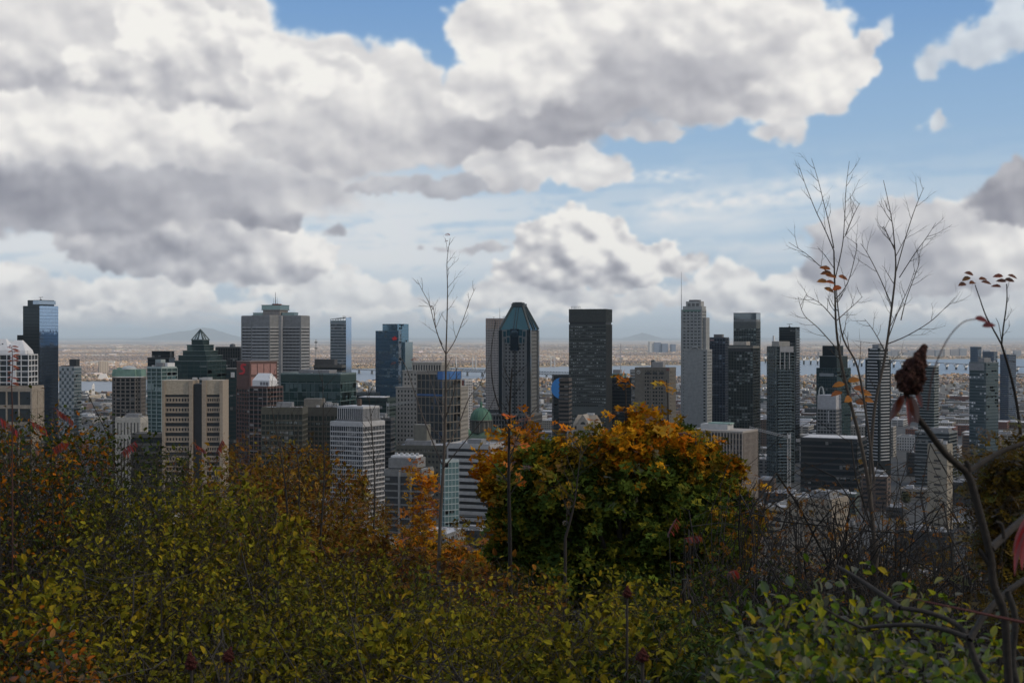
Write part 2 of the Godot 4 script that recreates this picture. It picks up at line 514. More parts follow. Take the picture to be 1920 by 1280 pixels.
func build_land() -> void:
	land_noise = noise_gen(5, 1.0, 4)
	var patch := noise_gen(8, 1.0, 4)
	var rings := PackedFloat32Array([0.01])
	var r := 1.0
	while r < 130000.0:
		rings.append(r)
		r = r * 1.12 if r < 4200.0 or r > 13500.0 else r + 120.0
	var angs := PackedFloat32Array()
	for k in 161:
		angs.append(deg_to_rad(-36.0 + 72.0 * k / 160.0))
	for k in 47:
		angs.append(deg_to_rad(36.0 + 6.0 * (k + 1)))
	var m := angs.size()
	var mb := MB.new()
	for i in rings.size():
		for k in m:
			var x := sin(angs[k]) * rings[i]
			var z := -cos(angs[k]) * rings[i]
			var d := -z
			var y := ground(x, z)
			var c := Vector3(0.045, 0.04, 0.022)
			if rings[i] > 420.0 and rings[i] < 7500.0:
				c = Vector3(0.09, 0.088, 0.085)
			if d > 5200.0:
				var px := 960.0 + x / maxf(d, 1.0) * F
				var far := d > table(FAR, px) - 200.0
				var n := patch.get_noise_2d(x * 0.00016, log(maxf(d, 1.0)) * 5.5)
				var n2 := patch.get_noise_2d(x * 0.0007 + 50.0, d * 0.0004)
				c = Vector3(0.52, 0.40, 0.29).lerp(Vector3(0.20, 0.155, 0.14), clampf(n * 1.9 + n2 * 0.8 + 0.42, 0.0, 1.0))
				c = c.lerp(Vector3(0.55, 0.48, 0.41), clampf(n2 * 1.6 - 0.1, 0.0, 0.6))
				if not far:
					c = Vector3(0.12, 0.11, 0.09)
				elif d < table(FAR, px) + 500.0:
					c = Vector3(0.36, 0.27, 0.13)
			mb.col = Color(c.x, c.y, c.z)
			mb.vert(Vector3(x, y, z), Vector3.UP)
	for i in rings.size() - 1:
		for k in m:
			var a := i * m + k
			var b := i * m + (k + 1) % m
			mb.ix.append_array(PackedInt32Array([a, a + m, b, b, a + m, b + m]))
	# normals from the slopes
	for k in mb.v.size():
		var p := mb.v[k]
		if absf(p.z) < 3000.0:
			var e := maxf(0.5, p.length() * 0.05)
			mb.n[k] = Vector3(ground(p.x - e, p.z) - ground(p.x + e, p.z), 2 * e, ground(p.x, p.z - e) - ground(p.x, p.z + e)).normalized()
	var mt := tinted(0.95).duplicate()
	mt.albedo_texture = noise_tex("mottle_land", 0.02, 0.7, 1.0, 5)
	mt.uv1_triplanar = true
	mt.uv1_world_triplanar = true
	mt.uv1_scale = Vector3.ONE / 140.0
	tag(obj("ground", mb.mesh(), mt), "wooded slope, city floor and wide autumn plain reaching the horizon", "", "", "structure")
	# the river
	var w := MB.new()
	var c2 := 48
	for i in c2:
		for j in 12:
			var xa := lerpf(-9000, 9000, i / float(c2))
			var xb := lerpf(-9000, 9000, (i + 1) / float(c2))
			var za := lerpf(-4000, -14500, j / 12.0)
			var zb := lerpf(-4000, -14500, (j + 1) / 12.0)
			w.quad(Vector3(xa, -40, zb), Vector3(xb, -40, zb), Vector3(xb, -40, za), Vector3(xa, -40, za), Vector3.UP)
	var wm := StandardMaterial3D.new()
	wm.resource_name = "river_water"
	wm.albedo_color = Color(0.055, 0.085, 0.12).linear_to_srgb()
	wm.roughness = 0.28
	wm.metallic_specular = 0.6
	wm.heightmap_enabled = true
	wm.heightmap_texture = noise_tex("ripple", 0.03, 0.0, 1.0, 4, 9)
	wm.heightmap_scale = 60.0
	wm.uv1_triplanar = true
	wm.uv1_world_triplanar = true
	wm.uv1_scale = Vector3.ONE / 220.0
	tag(obj("river", w.mesh(), wm), "broad grey-blue river between the city and the plain", "", "", "structure")
	# far hills
	hill("far_hill", 355, 613, 84000, 112, [[-1.0, 0.0], [-0.6, 0.3], [-0.25, 0.62], [0.0, 0.74], [0.22, 1.0], [0.4, 0.86], [0.62, 0.5], [0.85, 0.22], [1.0, 0.0]], "long blue hill on the horizon left of the cruciform tower")
	hill("far_hill", 1204, 624, 88000, 50, [[-1.0, 0.0], [-0.5, 0.45], [-0.2, 0.8], [0.0, 1.0], [0.3, 0.75], [0.6, 0.4], [1.0, 0.0]], "small blue hill on the horizon right of the dark slab tower")
	hill("far_ridge", 700, 633, 96000, 700, [[-1.0, 0.3], [-0.7, 0.8], [-0.4, 0.6], [0.0, 0.7], [0.3, 0.9], [0.7, 0.6], [1.0, 0.4]], "low hazy ridge along the horizon, left part")
	hill("far_ridge", 1700, 633, 94000, 480, [[-1.0, 0.2], [-0.6, 0.9], [-0.2, 0.6], [0.2, 0.9], [0.6, 0.7], [1.0, 0.5]], "low hazy ridge along the horizon, right part")

func hill(called: String, px: float, py: float, d: float, half: float, prof: Array, label: String) -> void:
	var mb := MB.new()
	var top := CAMY + (EYE - py) / F * d
	var rows := 8
	var cols := 48
	for j in rows + 1:
		for i in cols + 1:
			var u := lerpf(-1.0, 1.0, i / float(cols))
			var t := lerpf(-1.0, 1.0, j / float(rows))
			var e := (1.0 - t * t)
			var x := (px + u * half - 960.0) / F * d
			var y := -36.0 + (top + 36.0) * table(prof, u) * e * (1.0 + 0.1 * land_noise.get_noise_2d(u * 9.0, t * 4.0 + px)) - 4.0 * (1.0 - e)
			mb.vert(Vector3(x, y, -d - t * 2600.0), Vector3(0, 0.8, 0.6))
	for j in rows:
		for i in cols:
			var a := j * (cols + 1) + i
			mb.ix.append_array(PackedInt32Array([a, a + cols + 1, a + 1, a + 1, a + cols + 1, a + cols + 2]))
	var o := obj(called, mb.mesh(), M(0.10, 0.09, 0.07, 0.95, 0.0, 900.0))
	tag(o, label, "", "", "structure")

func blob_mesh(seedv: int) -> ArrayMesh:
	var mb := MB.new()
	var g := RandomNumberGenerator.new()
	g.seed = seedv
	var prof := [Vector2(0.25, 0.0), Vector2(0.5, 0.3), Vector2(0.46, 0.6), Vector2(0.26, 0.9), Vector2(0.01, 1.0)]
	mb.lathe(Vector3.ZERO, prof, 6)
	for k in mb.v.size():
		mb.v[k] += Vector3(g.randf_range(-0.1, 0.1), g.randf_range(-0.07, 0.07), g.randf_range(-0.1, 0.1))
	return mb.mesh()

func scatter(called: String, label: String, m: Mesh, mt: Material, xf: Array, cols: PackedColorArray, parent: Node3D = null) -> MultiMeshInstance3D:
	var mm := MultiMesh.new()
	mm.transform_format = MultiMesh.TRANSFORM_3D
	mm.use_colors = true
	mm.mesh = m
	mm.instance_count = xf.size()
	for k in xf.size():
		mm.set_instance_transform(k, xf[k])
		mm.set_instance_color(k, cols[k])
	var o := MultiMeshInstance3D.new()
	o.multimesh = mm
	o.material_override = mt
	o.set_meta("kind", "stuff")
	if label:
		o.set_meta("label", label)
	if parent:
		o.name = called
		parent.add_child(o, true)
	else:
		o.name = numbered(called)
		add_child(o)
	return o

func build_plain() -> void:
	rng.seed = 71
	var patch := noise_gen(8, 1.0, 4)
	var xf := []
	var cols := PackedColorArray()
	var hx := []
	var hc := PackedColorArray()
	var pal := [Vector3(0.48, 0.31, 0.15), Vector3(0.42, 0.25, 0.14), Vector3(0.34, 0.22, 0.15), Vector3(0.54, 0.38, 0.18), Vector3(0.28, 0.20, 0.16), Vector3(0.38, 0.27, 0.21), Vector3(0.20, 0.17, 0.11)]
	var n := 0
	while n < 52000:
		var d := 5600.0 * pow(6.4, pow(rng.randf(), 1.25))
		var px := rng.randf_range(-160, 2080)
		var x := (px - 960.0) / F * d
		if ground(x, -d) < -40.0:
			n += 1
			continue
		n += 1
		var v := patch.get_noise_2d(x * 0.00016, log(d) * 5.5)
		if d < table(FAR, px):
			if d > table(NEAR, px) - 100.0 or rng.randf() < 0.4:
				continue
		var big := 1.0 + clampf((d - 9000.0) / 9000.0, 0.0, 2.5)
		if v < 0.0 and rng.randf() < 0.22:
			var w := rng.randf_range(10, 22) * big
			var h := rng.randf_range(5, 9)
			if rng.randf() < 0.06:
				w *= 4.0
				h *= 1.6
			hx.append(Transform3D(Basis(Vector3.UP, rng.randf() * TAU).scaled_local(Vector3(w, h, w * rng.randf_range(0.5, 1.0))), Vector3(x, -36.0 + h / 2, -d)))
			var k := rng.randf_range(0.26, 0.56)
			hc.append(Color(k, k * rng.randf_range(0.86, 0.98), k * rng.randf_range(0.76, 0.96)))
		else:
			var s := rng.randf_range(9, 17)
			xf.append(Transform3D(Basis(Vector3.UP, rng.randf() * TAU).scaled_local(Vector3(s * big * rng.randf_range(0.9, 1.6), s * rng.randf_range(0.45, 0.7), s * big)), Vector3(x, -37.0, -d)))
			var c: Vector3 = pal[rng.randi() % pal.size()].lerp(Vector3(0.37, 0.265, 0.185), 0.6) * rng.randf_range(0.85, 1.1)
			if v > 0.05:
				c = c.lerp(Vector3(0.15, 0.125, 0.115), clampf((v - 0.05) * 7.0, 0.0, 0.75))
			cols.append(Color(c.x, c.y, c.z))
	# the near bank: small roofs and trees between the last blocks and the water
	for k in 7000:
		var px := rng.randf_range(-100, 2020)
		var d := rng.randf_range(2500, 7000)
		if d > table(NEAR, px) - 120.0:
			continue
		var x := (px - 960.0) / F * d
		if rng.randf() < 0.62:
			var w := rng.randf_range(9, 26)
			var h := rng.randf_range(5, 12)
			hx.append(Transform3D(Basis(Vector3.UP, -0.35 + (PI / 2 if rng.randf() < 0.5 else 0.0)).scaled_local(Vector3(w, h, w * rng.randf_range(0.5, 1.3))), Vector3(x, ground(x, -d) + h / 2 - 0.5, -d)))
			var v: Vector3 = [Vector3(0.40, 0.40, 0.39), Vector3(0.22, 0.21, 0.2), Vector3(0.17, 0.12, 0.10), Vector3(0.1, 0.1, 0.1), Vector3(0.27, 0.26, 0.24), Vector3(0.52, 0.52, 0.52)][rng.randi() % 6]
			hc.append(Color(v.x, v.y, v.z))
		else:
			var s := rng.randf_range(7, 13)
			xf.append(Transform3D(Basis.IDENTITY.scaled(Vector3(s, s, s)), Vector3(x, ground(x, -d) - 0.5, -d)))
			var c: Vector3 = pal[rng.randi() % pal.size()] * rng.randf_range(0.25, 0.6)
			cols.append(Color(c.x, c.y * 0.95, c.z * 0.6))
	# trees along the far bank stand as a thin dark wood
	for k in 2600:
		var px := rng.randf_range(-100, 2020)
		var d := table(FAR, px) + 160.0 + absf(rng.randfn(0.0, 220.0))
		var s := rng.randf_range(10, 18)
		xf.append(Transform3D(Basis.IDENTITY.scaled(Vector3(s, s, s)), P(px, 0, d) * Vector3(1, 0, 1) + Vector3(0, -37, 0)))
		var c: Vector3 = Vector3(0.10, 0.095, 0.075).lerp(pal[rng.randi() % 4], rng.randf() * 0.5)
		cols.append(Color(c.x, c.y, c.z))
	scatter("plain_trees", "autumn trees in their thousands on the plain beyond the river", blob_mesh(4), tinted(0.9), xf, cols)
	scatter("plain_houses", "pale roofs and walls of suburbs scattered over the plain", cube, tinted(0.8), hx, hc)

# The cumulus whose shade lies over the slope and the towers while the plain beyond the river is in the sun.
func build_cloud(to_sun: Vector3) -> void:
	var rise := 1500.0
	var off := Vector3(to_sun.x, 0, to_sun.z) / to_sun.y * rise
	var n := noise_gen(61, 1.0, 4)
	var mb := MB.new()
	var rows := 26
	var cols := 64
	for j in rows + 1:
		for i in cols + 1:
			var a := TAU * i / cols
			var e := PI * j / rows - PI / 2
			var v := Vector3(cos(a) * cos(e), sin(e), sin(a) * cos(e))
			var w := 1.0 + 0.22 * n.get_noise_3d(v.x * 1.6, v.y * 1.6, v.z * 1.6) + 0.12 * absf(n.get_noise_3d(v.x * 6.0, v.y * 6.0, v.z * 6.0))
			var p := Vector3(v.x * 1500.0 * w, v.y * (320.0 * w if v.y > 0.0 else 60.0), v.z * 2900.0 * w)
			mb.vert(p, Vector3(v.x / 1500.0, v.y / (320.0 if v.y > 0.0 else 60.0), v.z / 2900.0).normalized())
	for j in rows:
		for i in cols:
			var k := j * (cols + 1) + i
			mb.ix.append_array(PackedInt32Array([k + 1, k + cols + 2, k, k, k + cols + 2, k + cols + 1]))
	var m := StandardMaterial3D.new()
	m.resource_name = "cloud_vapour"
	m.albedo_color = Color(0.97, 0.97, 0.97, 0.45)
	m.transparency = BaseMaterial3D.TRANSPARENCY_ALPHA
	m.roughness = 1.0
	m.metallic_specular = 0.0
	m.backlight_enabled = true
	m.backlight = Color(1, 1, 1)
	var o := obj("cloud", mb.mesh(), m)
	o.position = Vector3(60, rise, -1600) + off
	tag(o, "broad cumulus out of view up to the right, shading the slope and the towers", "", "", "structure")
# ---------------------------------------------------------------- towers
# A building stands so that its near edge lies at xc, its faces end at x0 and x1, its top at t, at depth d; th is how far it is turned from facing the lookout.
func site(o: Dictionary) -> Dictionary:
	var d: float = o.d
	var left: bool = o.get("see", "r") == "l"
	var xc: float = o.xc
	var az := atan((xc - 960.0) / F)
	var th := deg_to_rad(o.get("th", 20.0))
	var m := d / F * cos(az)
	var w: float
	var dep: float
	if left:
		w = (o.x1 - xc) * m / cos(th)
		dep = o.dep if o.has("dep") else (xc - o.x0) * m / sin(th)
	else:
		w = (xc - o.x0) * m / cos(th)
		dep = o.dep if o.has("dep") else (o.x1 - xc) * m / sin(th)
	var phi := -az + (th if left else -th)
	var r := Basis(Vector3.UP, phi)
	var corner := P(xc, EYE, d)
	var c := corner - r * Vector3((-w if left else w) / 2.0, 0, dep / 2.0)
	var g := ground(c.x, c.z)
	c.y = g - 2.0
	var h: float = CAMY + (EYE - o.t) / F * d - c.y
	var t := thing(o.n, o.l, o.get("c", "building"), c, phi, o.get("g", ""))
	landmarks.append({"p": c, "r": maxf(w, dep) * 0.62, "n": o.get("short", o.l), "px": (o.x0 + o.x1) / 2.0})
	return {"t": t, "w": w, "d": dep, "h": h, "m": d / F, "y": c.y, "dist": d}

# height above a tower's base of the picture row py
func up(s: Dictionary, py: float) -> float:
	return CAMY + (EYE - py) / F * s.dist - s.y

# A storeyed block: dark glass core, a band of wall at every floor, upright walls between the bays, and panes that catch the light differently.
func skin(t: Node3D, at: Vector3, w: float, d: float, y0: float, y1: float, k: Dictionary) -> void:
	var out: float = k.get("out", 0.35)
	var fp: float = k.get("fp", 3.8)
	var sp: float = k.get("sp", 1.4)
	var wall: Material = k.wall
	var glass: Material = k.glass
	var blank: float = k.get("blank", 0.0)
	var base := y0
	bx("glazing", t, at + Vector3(0, (y0 + y1 - blank) / 2, 0), Vector3(w, y1 - blank - y0, d), glass)
	if blank > 0.0:
		bx("top_wall", t, at + Vector3(0, y1 - blank / 2, 0), Vector3(w + out * 2.3, blank, d + out * 2.3), k.get("topmat", wall))
	var floors := int((y1 - blank - base) / fp)
	var many: bool = k.get("merge", false)
	var mb := MB.new()
	if sp > 0.0:
		for i in floors + 1:
			var y := y1 - blank - i * fp - sp / 2
			if i == 0 and blank > 0.0:
				continue
			var smat: Material = k.get("alt", wall) if i % 2 else wall
			if many:
				mb.box(at + Vector3(0, y, 0), Vector3(w + out * 2, sp, d + out * 2))
			else:
				bx(k.get("band", "floor_band"), t, at + Vector3(0, y, 0), Vector3(w + out * 2, sp, d + out * 2), smat)
	var pw: float = k.get("pw", 0.5)
	var po: float = out + k.get("pp", 0.06)
	var bay: float = k.get("bay", 0.0)
	var ph := y1 - blank - y0 - 0.02
	if bay > 0.0:
		var pm: Material = k.get("pier", wall)
		var nx := maxi(1, int(round(w / bay)))
		for i in nx + 1:
			var x := lerpf(-w / 2 + pw / 2 - po, w / 2 - pw / 2 + po, i / float(nx))
			if i == 0 or i == nx:
				for sg in [-1, 1]:
					bx("corner_post", t, at + Vector3(x, y0 + ph / 2, sg * (d / 2 - pw / 2 + po)), Vector3(pw, ph, pw), pm)
				continue
			var s := Vector3(pw, ph, d + po * 2)
			var p := at + Vector3(x, y0 + ph / 2, 0)
			if many:
				mb.box(p, s)
			else:
				bx(k.get("post", "pier"), t, p, s, pm)
		var bayz: float = k.get("bayz", bay)
		var nz := maxi(1, int(round(d / bayz)))
		for i in range(1, nz):
			var z := lerpf(-d / 2, d / 2, i / float(nz))
			var s := Vector3(w + po * 2 - 0.02, ph, pw)
			var p := at + Vector3(0, y0 + ph / 2, z)
			if many:
				mb.box(p, s)
			else:
				bx(k.get("post", "pier"), t, p, s, pm)
	if many:
		obj("wall_grid", mb.mesh(), wall, t, "stuff")
	# panes a hand's breadth proud of the core, each a little different
	var share: float = k.get("panes", 0.16)
	if share > 0.0:
		var q := MB.new()
		var pal: Array = k.get("tones", [Vector3(0.13, 0.14, 0.14), Vector3(0.05, 0.06, 0.065), Vector3(0.22, 0.22, 0.21), Vector3(0.02, 0.025, 0.03)])
		var pitch: float = bay if bay > 0.0 else 3.0
		if k.has("panew"):
			pitch = k.panew
		var hh := fp - sp
		for f in 2:
			var len: float = w if f == 0 else d
			var nb := int(len / pitch)
			for i in floors:
				var run := rng.randf() < share
				for j in nb:
					if rng.randf() < 0.3:
						run = rng.randf() < share
					if not run:
						continue
					var y := y1 - blank - i * fp - sp - hh * 0.5
					var low := hh * rng.randf_range(0.15, 0.5)
					var a := -len / 2 + (j + 0.5) * len / nb
					var e := len / nb * 0.42
					var c: Vector3 = pal[rng.randi() % pal.size()] * rng.randf_range(0.6, 1.15)
					q.col = Color(c.x, c.y, c.z)
					if f == 0:
						var z := d / 2 + 0.05
						q.quad(at + Vector3(a - e, y + hh * 0.46, z), at + Vector3(a + e, y + hh * 0.46, z), at + Vector3(a + e, y + hh * 0.5 - low * 2.0, z), at + Vector3(a - e, y + hh * 0.5 - low * 2.0, z))
					else:
						var sx := 1.0 if k.get("see", "r") == "r" else -1.0
						var x := sx * (w / 2 + 0.05)
						q.quad(at + Vector3(x, y + hh * 0.46, a - e), at + Vector3(x, y + hh * 0.46, a + e), at + Vector3(x, y + hh * 0.5 - low * 2.0, a + e), at + Vector3(x, y + hh * 0.5 - low * 2.0, a - e), Vector3(sx, 0, 0))
		if q.v.size():
			obj("window_panes", q.mesh(), tinted(0.35), t, "stuff")

func rooftop(t: Node3D, at: Vector3, w: float, d: float, y: float, mt: Material, plant := true, sd := 1) -> void:
	var g := RandomNumberGenerator.new()
	g.seed = sd * 77 + int(w * 10)
	bx("roof", t, at + Vector3(0, y + 0.15, 0), Vector3(w - 0.6, 0.3, d - 0.6), M(0.42, 0.42, 0.43, 0.9))
	for s in [-1, 1]:
		bx("parapet", t, at + Vector3(s * (w / 2 - 0.2), y + 0.55, 0), Vector3(0.4, 1.1, d), mt)
		bx("parapet", t, at + Vector3(0, y + 0.553, s * (d / 2 - 0.2)), Vector3(w - 0.8, 1.1, 0.4), mt)
	if plant:
		var pw := w * g.randf_range(0.3, 0.55)
		var pd := d * g.randf_range(0.3, 0.55)
		var ph := g.randf_range(3.0, 5.0)
		bx("plant_room", t, at + Vector3(w * g.randf_range(-0.15, 0.15), y + 0.3 + ph / 2, d * g.randf_range(-0.15, 0.1)), Vector3(pw, ph, pd), M(0.26, 0.26, 0.26, 0.85))
		for k in 4:
			var vs := g.randf_range(0.8, 2.2)
			bx("roof_vent", t, at + Vector3(w * g.randf_range(-0.42, 0.42), y + 0.3 + vs / 2, d * g.randf_range(-0.42, 0.42)), Vector3(vs, vs, vs), M(0.5, 0.5, 0.5, 0.6))

func tower(o: Dictionary) -> Dictionary:
	var s := site(o)
	o["see"] = o.get("see", "r")
	skin(s.t, Vector3.ZERO, s.w, s.d, 0.0, s.h, o)
	rooftop(s.t, Vector3.ZERO, s.w + 0.4, s.d + 0.4, s.h, o.wall, o.get("plant", true), int(o.x0))
	return s

func antenna(t: Node3D, at: Vector3, h: float, r := 0.25) -> void:
	var mb := MB.new()
	mb.tube(PackedVector3Array([at, at + Vector3(0, h * 0.55, 0), at + Vector3(0, h, 0)]), PackedFloat32Array([r, r * 0.7, r * 0.35]), 6)
	obj("antenna", mb.mesh(), M(0.12, 0.12, 0.13, 0.5, 0.6, 10.0, 0.0), t)

func davit(t: Node3D, at: Vector3, s: float) -> void:
	var mb := MB.new()
	mb.bar(at, at + Vector3(0, s, 0), s * 0.12)
	mb.bar(at + Vector3(-s * 0.9, s, 0), at + Vector3(s * 1.1, s * 1.08, 0), s * 0.14)
	mb.box(at + Vector3(0.2, s * 0.15, 0), Vector3(s * 0.6, s * 0.3, s * 0.5))
	obj("roof_crane", mb.mesh(), M(0.10, 0.10, 0.11, 0.6, 0.4, 10.0, 0.0), t)

func build_towers() -> void:
	rng.seed = 12
	var dark := coated(0.10, 0.115, 0.12, 0.55)
	var black := coated(0.035, 0.045, 0.05, 0.5)
	var teal := coated(0.10, 0.17, 0.165, 0.6)
	var blue := coated(0.13, 0.24, 0.36, 0.75)
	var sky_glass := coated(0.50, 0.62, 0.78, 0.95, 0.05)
	var grey := M(0.37, 0.36, 0.345)
	var pale := M(0.55, 0.55, 0.54)
	var beige := M(0.42, 0.355, 0.28)
	var stone := M(0.34, 0.32, 0.29)
	var conc := M(0.22, 0.215, 0.20)
	var white := M(0.80, 0.79, 0.78, 0.8, 0.0, 24.0, 0.08)
	var metal := M(0.10, 0.11, 0.115, 0.5, 0.3)
	var blackm := M(0.035, 0.04, 0.042, 0.6)

	# --- tall blue glass tower at the left edge
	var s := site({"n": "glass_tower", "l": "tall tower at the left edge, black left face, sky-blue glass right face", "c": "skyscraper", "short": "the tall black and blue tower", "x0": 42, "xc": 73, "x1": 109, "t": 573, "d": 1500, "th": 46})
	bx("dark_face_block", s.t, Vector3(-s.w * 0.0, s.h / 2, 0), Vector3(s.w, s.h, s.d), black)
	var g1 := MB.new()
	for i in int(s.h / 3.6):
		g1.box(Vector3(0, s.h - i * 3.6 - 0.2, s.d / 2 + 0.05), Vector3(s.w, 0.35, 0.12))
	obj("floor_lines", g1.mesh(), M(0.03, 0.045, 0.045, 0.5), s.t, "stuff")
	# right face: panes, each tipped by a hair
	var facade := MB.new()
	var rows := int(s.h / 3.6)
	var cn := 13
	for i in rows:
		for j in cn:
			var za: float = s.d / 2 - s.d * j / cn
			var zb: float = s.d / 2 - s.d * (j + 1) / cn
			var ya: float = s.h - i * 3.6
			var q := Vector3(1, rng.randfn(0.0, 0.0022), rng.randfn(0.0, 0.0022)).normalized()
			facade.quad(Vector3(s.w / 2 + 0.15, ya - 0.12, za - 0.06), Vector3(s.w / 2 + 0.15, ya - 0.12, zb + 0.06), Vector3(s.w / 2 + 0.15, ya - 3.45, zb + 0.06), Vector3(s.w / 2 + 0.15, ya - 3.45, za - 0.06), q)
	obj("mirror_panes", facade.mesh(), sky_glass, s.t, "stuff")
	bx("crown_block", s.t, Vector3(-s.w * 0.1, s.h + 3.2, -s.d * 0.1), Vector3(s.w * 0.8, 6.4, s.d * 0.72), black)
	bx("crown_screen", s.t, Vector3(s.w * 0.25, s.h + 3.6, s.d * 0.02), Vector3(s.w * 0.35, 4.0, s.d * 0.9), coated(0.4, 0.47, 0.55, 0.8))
	davit(s.t, Vector3(0, s.h + 6.4, 0), 3.0)
	var lowx: float = -s.w / 2 - 8.0
	bx("lower_wing", s.t, Vector3(lowx, up(s, 628) / 2, -4), Vector3(16, up(s, 628), s.d * 0.8), black)

	# --- white postmodern block with hipped white tops
	s = site({"n": "postmodern_block", "l": "white block with hipped white roofs at the left edge below the black and blue tower", "c": "office building", "short": "the white hip-roofed block", "x0": -28, "xc": 52, "x1": 69, "t": 664, "d": 1150, "th": 24})
	skin(s.t, Vector3.ZERO, s.w, s.d, up(s, 722), s.h, {"glass": dark, "wall": white, "fp": 4.6, "sp": 0.8, "out": 0.5, "bay": 6.5, "pw": 0.6, "panes": 0.3})
	bx("podium", s.t, Vector3(2, up(s, 722) / 2 - 0.3, 1), Vector3(s.w + 6, up(s, 722) - 0.6, s.d + 6), beige)
	skin(s.t, Vector3(2, 0, 2), s.w + 5.6, s.d + 5.6, 4.0, up(s, 727), {"glass": dark, "wall": beige, "fp": 14.0, "sp": 3.0, "out": 0.6, "bay": 10.0, "pw": 1.2})
	bx("white_bay", s.t, Vector3(s.w * 0.16, (up(s, 664) + up(s, 722)) / 2, s.d / 2 + 0.7), Vector3(4.5, up(s, 664) - up(s, 722), 1.4), white)
	for k in 2:
		var hx: float = s.w * (0.18 if k == 0 else -0.2)
		var hp := MB.new()
		var q := 0.92 if k == 0 else 1.0
		hp.frustum(s.h + 0.1, s.w * 0.5, s.d * 0.92, s.h + 3.4 * q, s.w * 0.46, s.d * 0.86, Vector3(hx, 0, 0))
		hp.frustum(s.h + 3.4 * q, s.w * 0.46, s.d * 0.86, s.h + 12.6 * q, s.w * 0.16, s.d * 0.14, Vector3(hx, 0, 0))
		obj("hipped_roof", hp.mesh(), white, s.t)
	for k in 3:
		bx("round_window", s.t, Vector3(-s.w * 0.2 - 1.5 + k * 1.5, s.h + 8.6 - (1.0 if k == 1 else 0.0), s.d * 0.24), Vector3(0.9, 0.8, 0.6), blackm)
	bx("blue_sign", s.t, Vector3(-s.w * 0.3, s.h - 0.4, s.d / 2 + 0.7), Vector3(8, 2.0, 0.3), M(0.05, 0.22, 0.55, 0.5))
	bx("dormer", s.t, Vector3(s.w * 0.4, s.h + 1.6, s.d * 0.2), Vector3(3.0, 3.0, 3.0), white)

	# --- checkered block
	s = tower({"n": "checkered_block", "l": "mid-rise block with a checker of pale panels beside the tall black and blue tower", "short": "the checkered block", "x0": 110, "xc": 138, "x1": 152, "t": 689, "d": 1480, "th": 28, "glass": coated(0.20, 0.26, 0.28, 0.6), "wall": M(0.42, 0.45, 0.46), "fp": 3.6, "sp": 0.5, "out": 0.2, "plant": false})
	var chk := MB.new()
	for i in int(s.h / 3.6):
		for j in 6:
			if (i + j) % 2 == 0:
				chk.box(Vector3(-s.w / 2 + (j + 0.5) * s.w / 6, s.h - (i + 0.5) * 3.6, s.d / 2 + 0.2), Vector3(s.w / 6 - 0.1, 3.0, 0.7))
	obj("balcony_panels", chk.mesh(), M(0.45, 0.48, 0.49), s.t, "stuff")
	bx("roof_band", s.t, Vector3(0, s.h + 1.3, 0), Vector3(s.w * 0.9, 1.2, s.d * 0.8), blackm)
	bx("dark_annex", s.t, Vector3(-2, up(s, 674) / 2, -s.d * 0.8), Vector3(8, up(s, 674), 8), blackm)

	# --- octagon with green copper roof
	s = site({"n": "octagonal_tower", "l": "brown concrete octagonal tower with a pale green copper roof", "c": "apartment building", "short": "the green-roofed octagon tower", "x0": 208, "xc": 262, "x1": 275, "t": 707, "d": 1180, "th": 20})
	var brown := M(0.20, 0.18, 0.16)
	skin(s.t, Vector3.ZERO, s.w * 0.98, s.d * 0.72, 0, s.h, {"glass": black, "wall": brown, "fp": 3.3, "sp": 1.5, "out": 0.4, "bay": 2.6, "pw": 1.1, "pp": 0.05})
	skin(s.t, Vector3(0, 0, 0.4), s.w * 0.66, s.d * 1.04, 0, s.h - 0.3, {"glass": black, "wall": brown, "fp": 3.3, "sp": 1.0, "out": 0.5, "bay": 4.4, "pw": 0.9, "pp": 0.05})
	var copper := M(0.22, 0.36, 0.29, 0.7)
	var cr := MB.new()
	cr.frustum(s.h + 0.5, s.w * 1.04, s.d * 0.8, s.h + 6.6, s.w * 0.98, s.d * 0.74)
	cr.frustum(s.h + 0.52, s.w * 0.7, s.d * 1.1, s.h + 6.64, s.w * 0.64, s.d * 1.04)
	obj("copper_roof", cr.mesh(), copper, s.t)
	var dm := MB.new()
	dm.lathe(Vector3(1.0, s.h + 6.6, 3.0), [Vector2(6.2, 0), Vector2(6.0, 1.0), Vector2(4.8, 2.0), Vector2(2.6, 2.7), Vector2(0.02, 3.0)], 18)
	obj("roof_dome", dm.mesh(), M(0.52, 0.56, 0.54, 0.5), s.t)
	bx("roof_shed", s.t, Vector3(-s.w * 0.28, s.h + 7.2, 0), Vector3(5, 1.4, 5), copper)

	# --- teal glass apartments and black block behind
	tower({"n": "black_block", "l": "black flat-topped block behind the teal glass apartments", "short": "the black block by the teal apartments", "x0": 276, "xc": 316, "x1": 327, "t": 672, "d": 1420, "th": 20, "glass": black, "wall": blackm, "fp": 3.6, "sp": 0.5, "plant": false})
	s = site({"n": "black_penthouse", "l": "black penthouse box rising behind the teal glass apartments", "c": "office building", "x0": 284, "xc": 318, "x1": 326, "t": 658, "d": 1450, "th": 20})
	skin(s.t, Vector3.ZERO, s.w, s.d, 0, s.h, {"glass": black, "wall": blackm, "fp": 4.0, "sp": 0.6})
	s = tower({"n": "apartment_tower", "l": "teal glass apartment tower with pale balcony edges left of the beige brutalist block", "c": "apartment building", "short": "the teal apartments", "x0": 275, "xc": 302, "x1": 330, "t": 690, "d": 1120, "th": 42, "glass": teal, "wall": M(0.42, 0.50, 0.48), "fp": 3.1, "sp": 0.4, "out": 0.7, "bay": 5.2, "pw": 0.35, "panes": 0.25, "tones": [Vector3(0.25, 0.32, 0.31), Vector3(0.10, 0.16, 0.16)]})
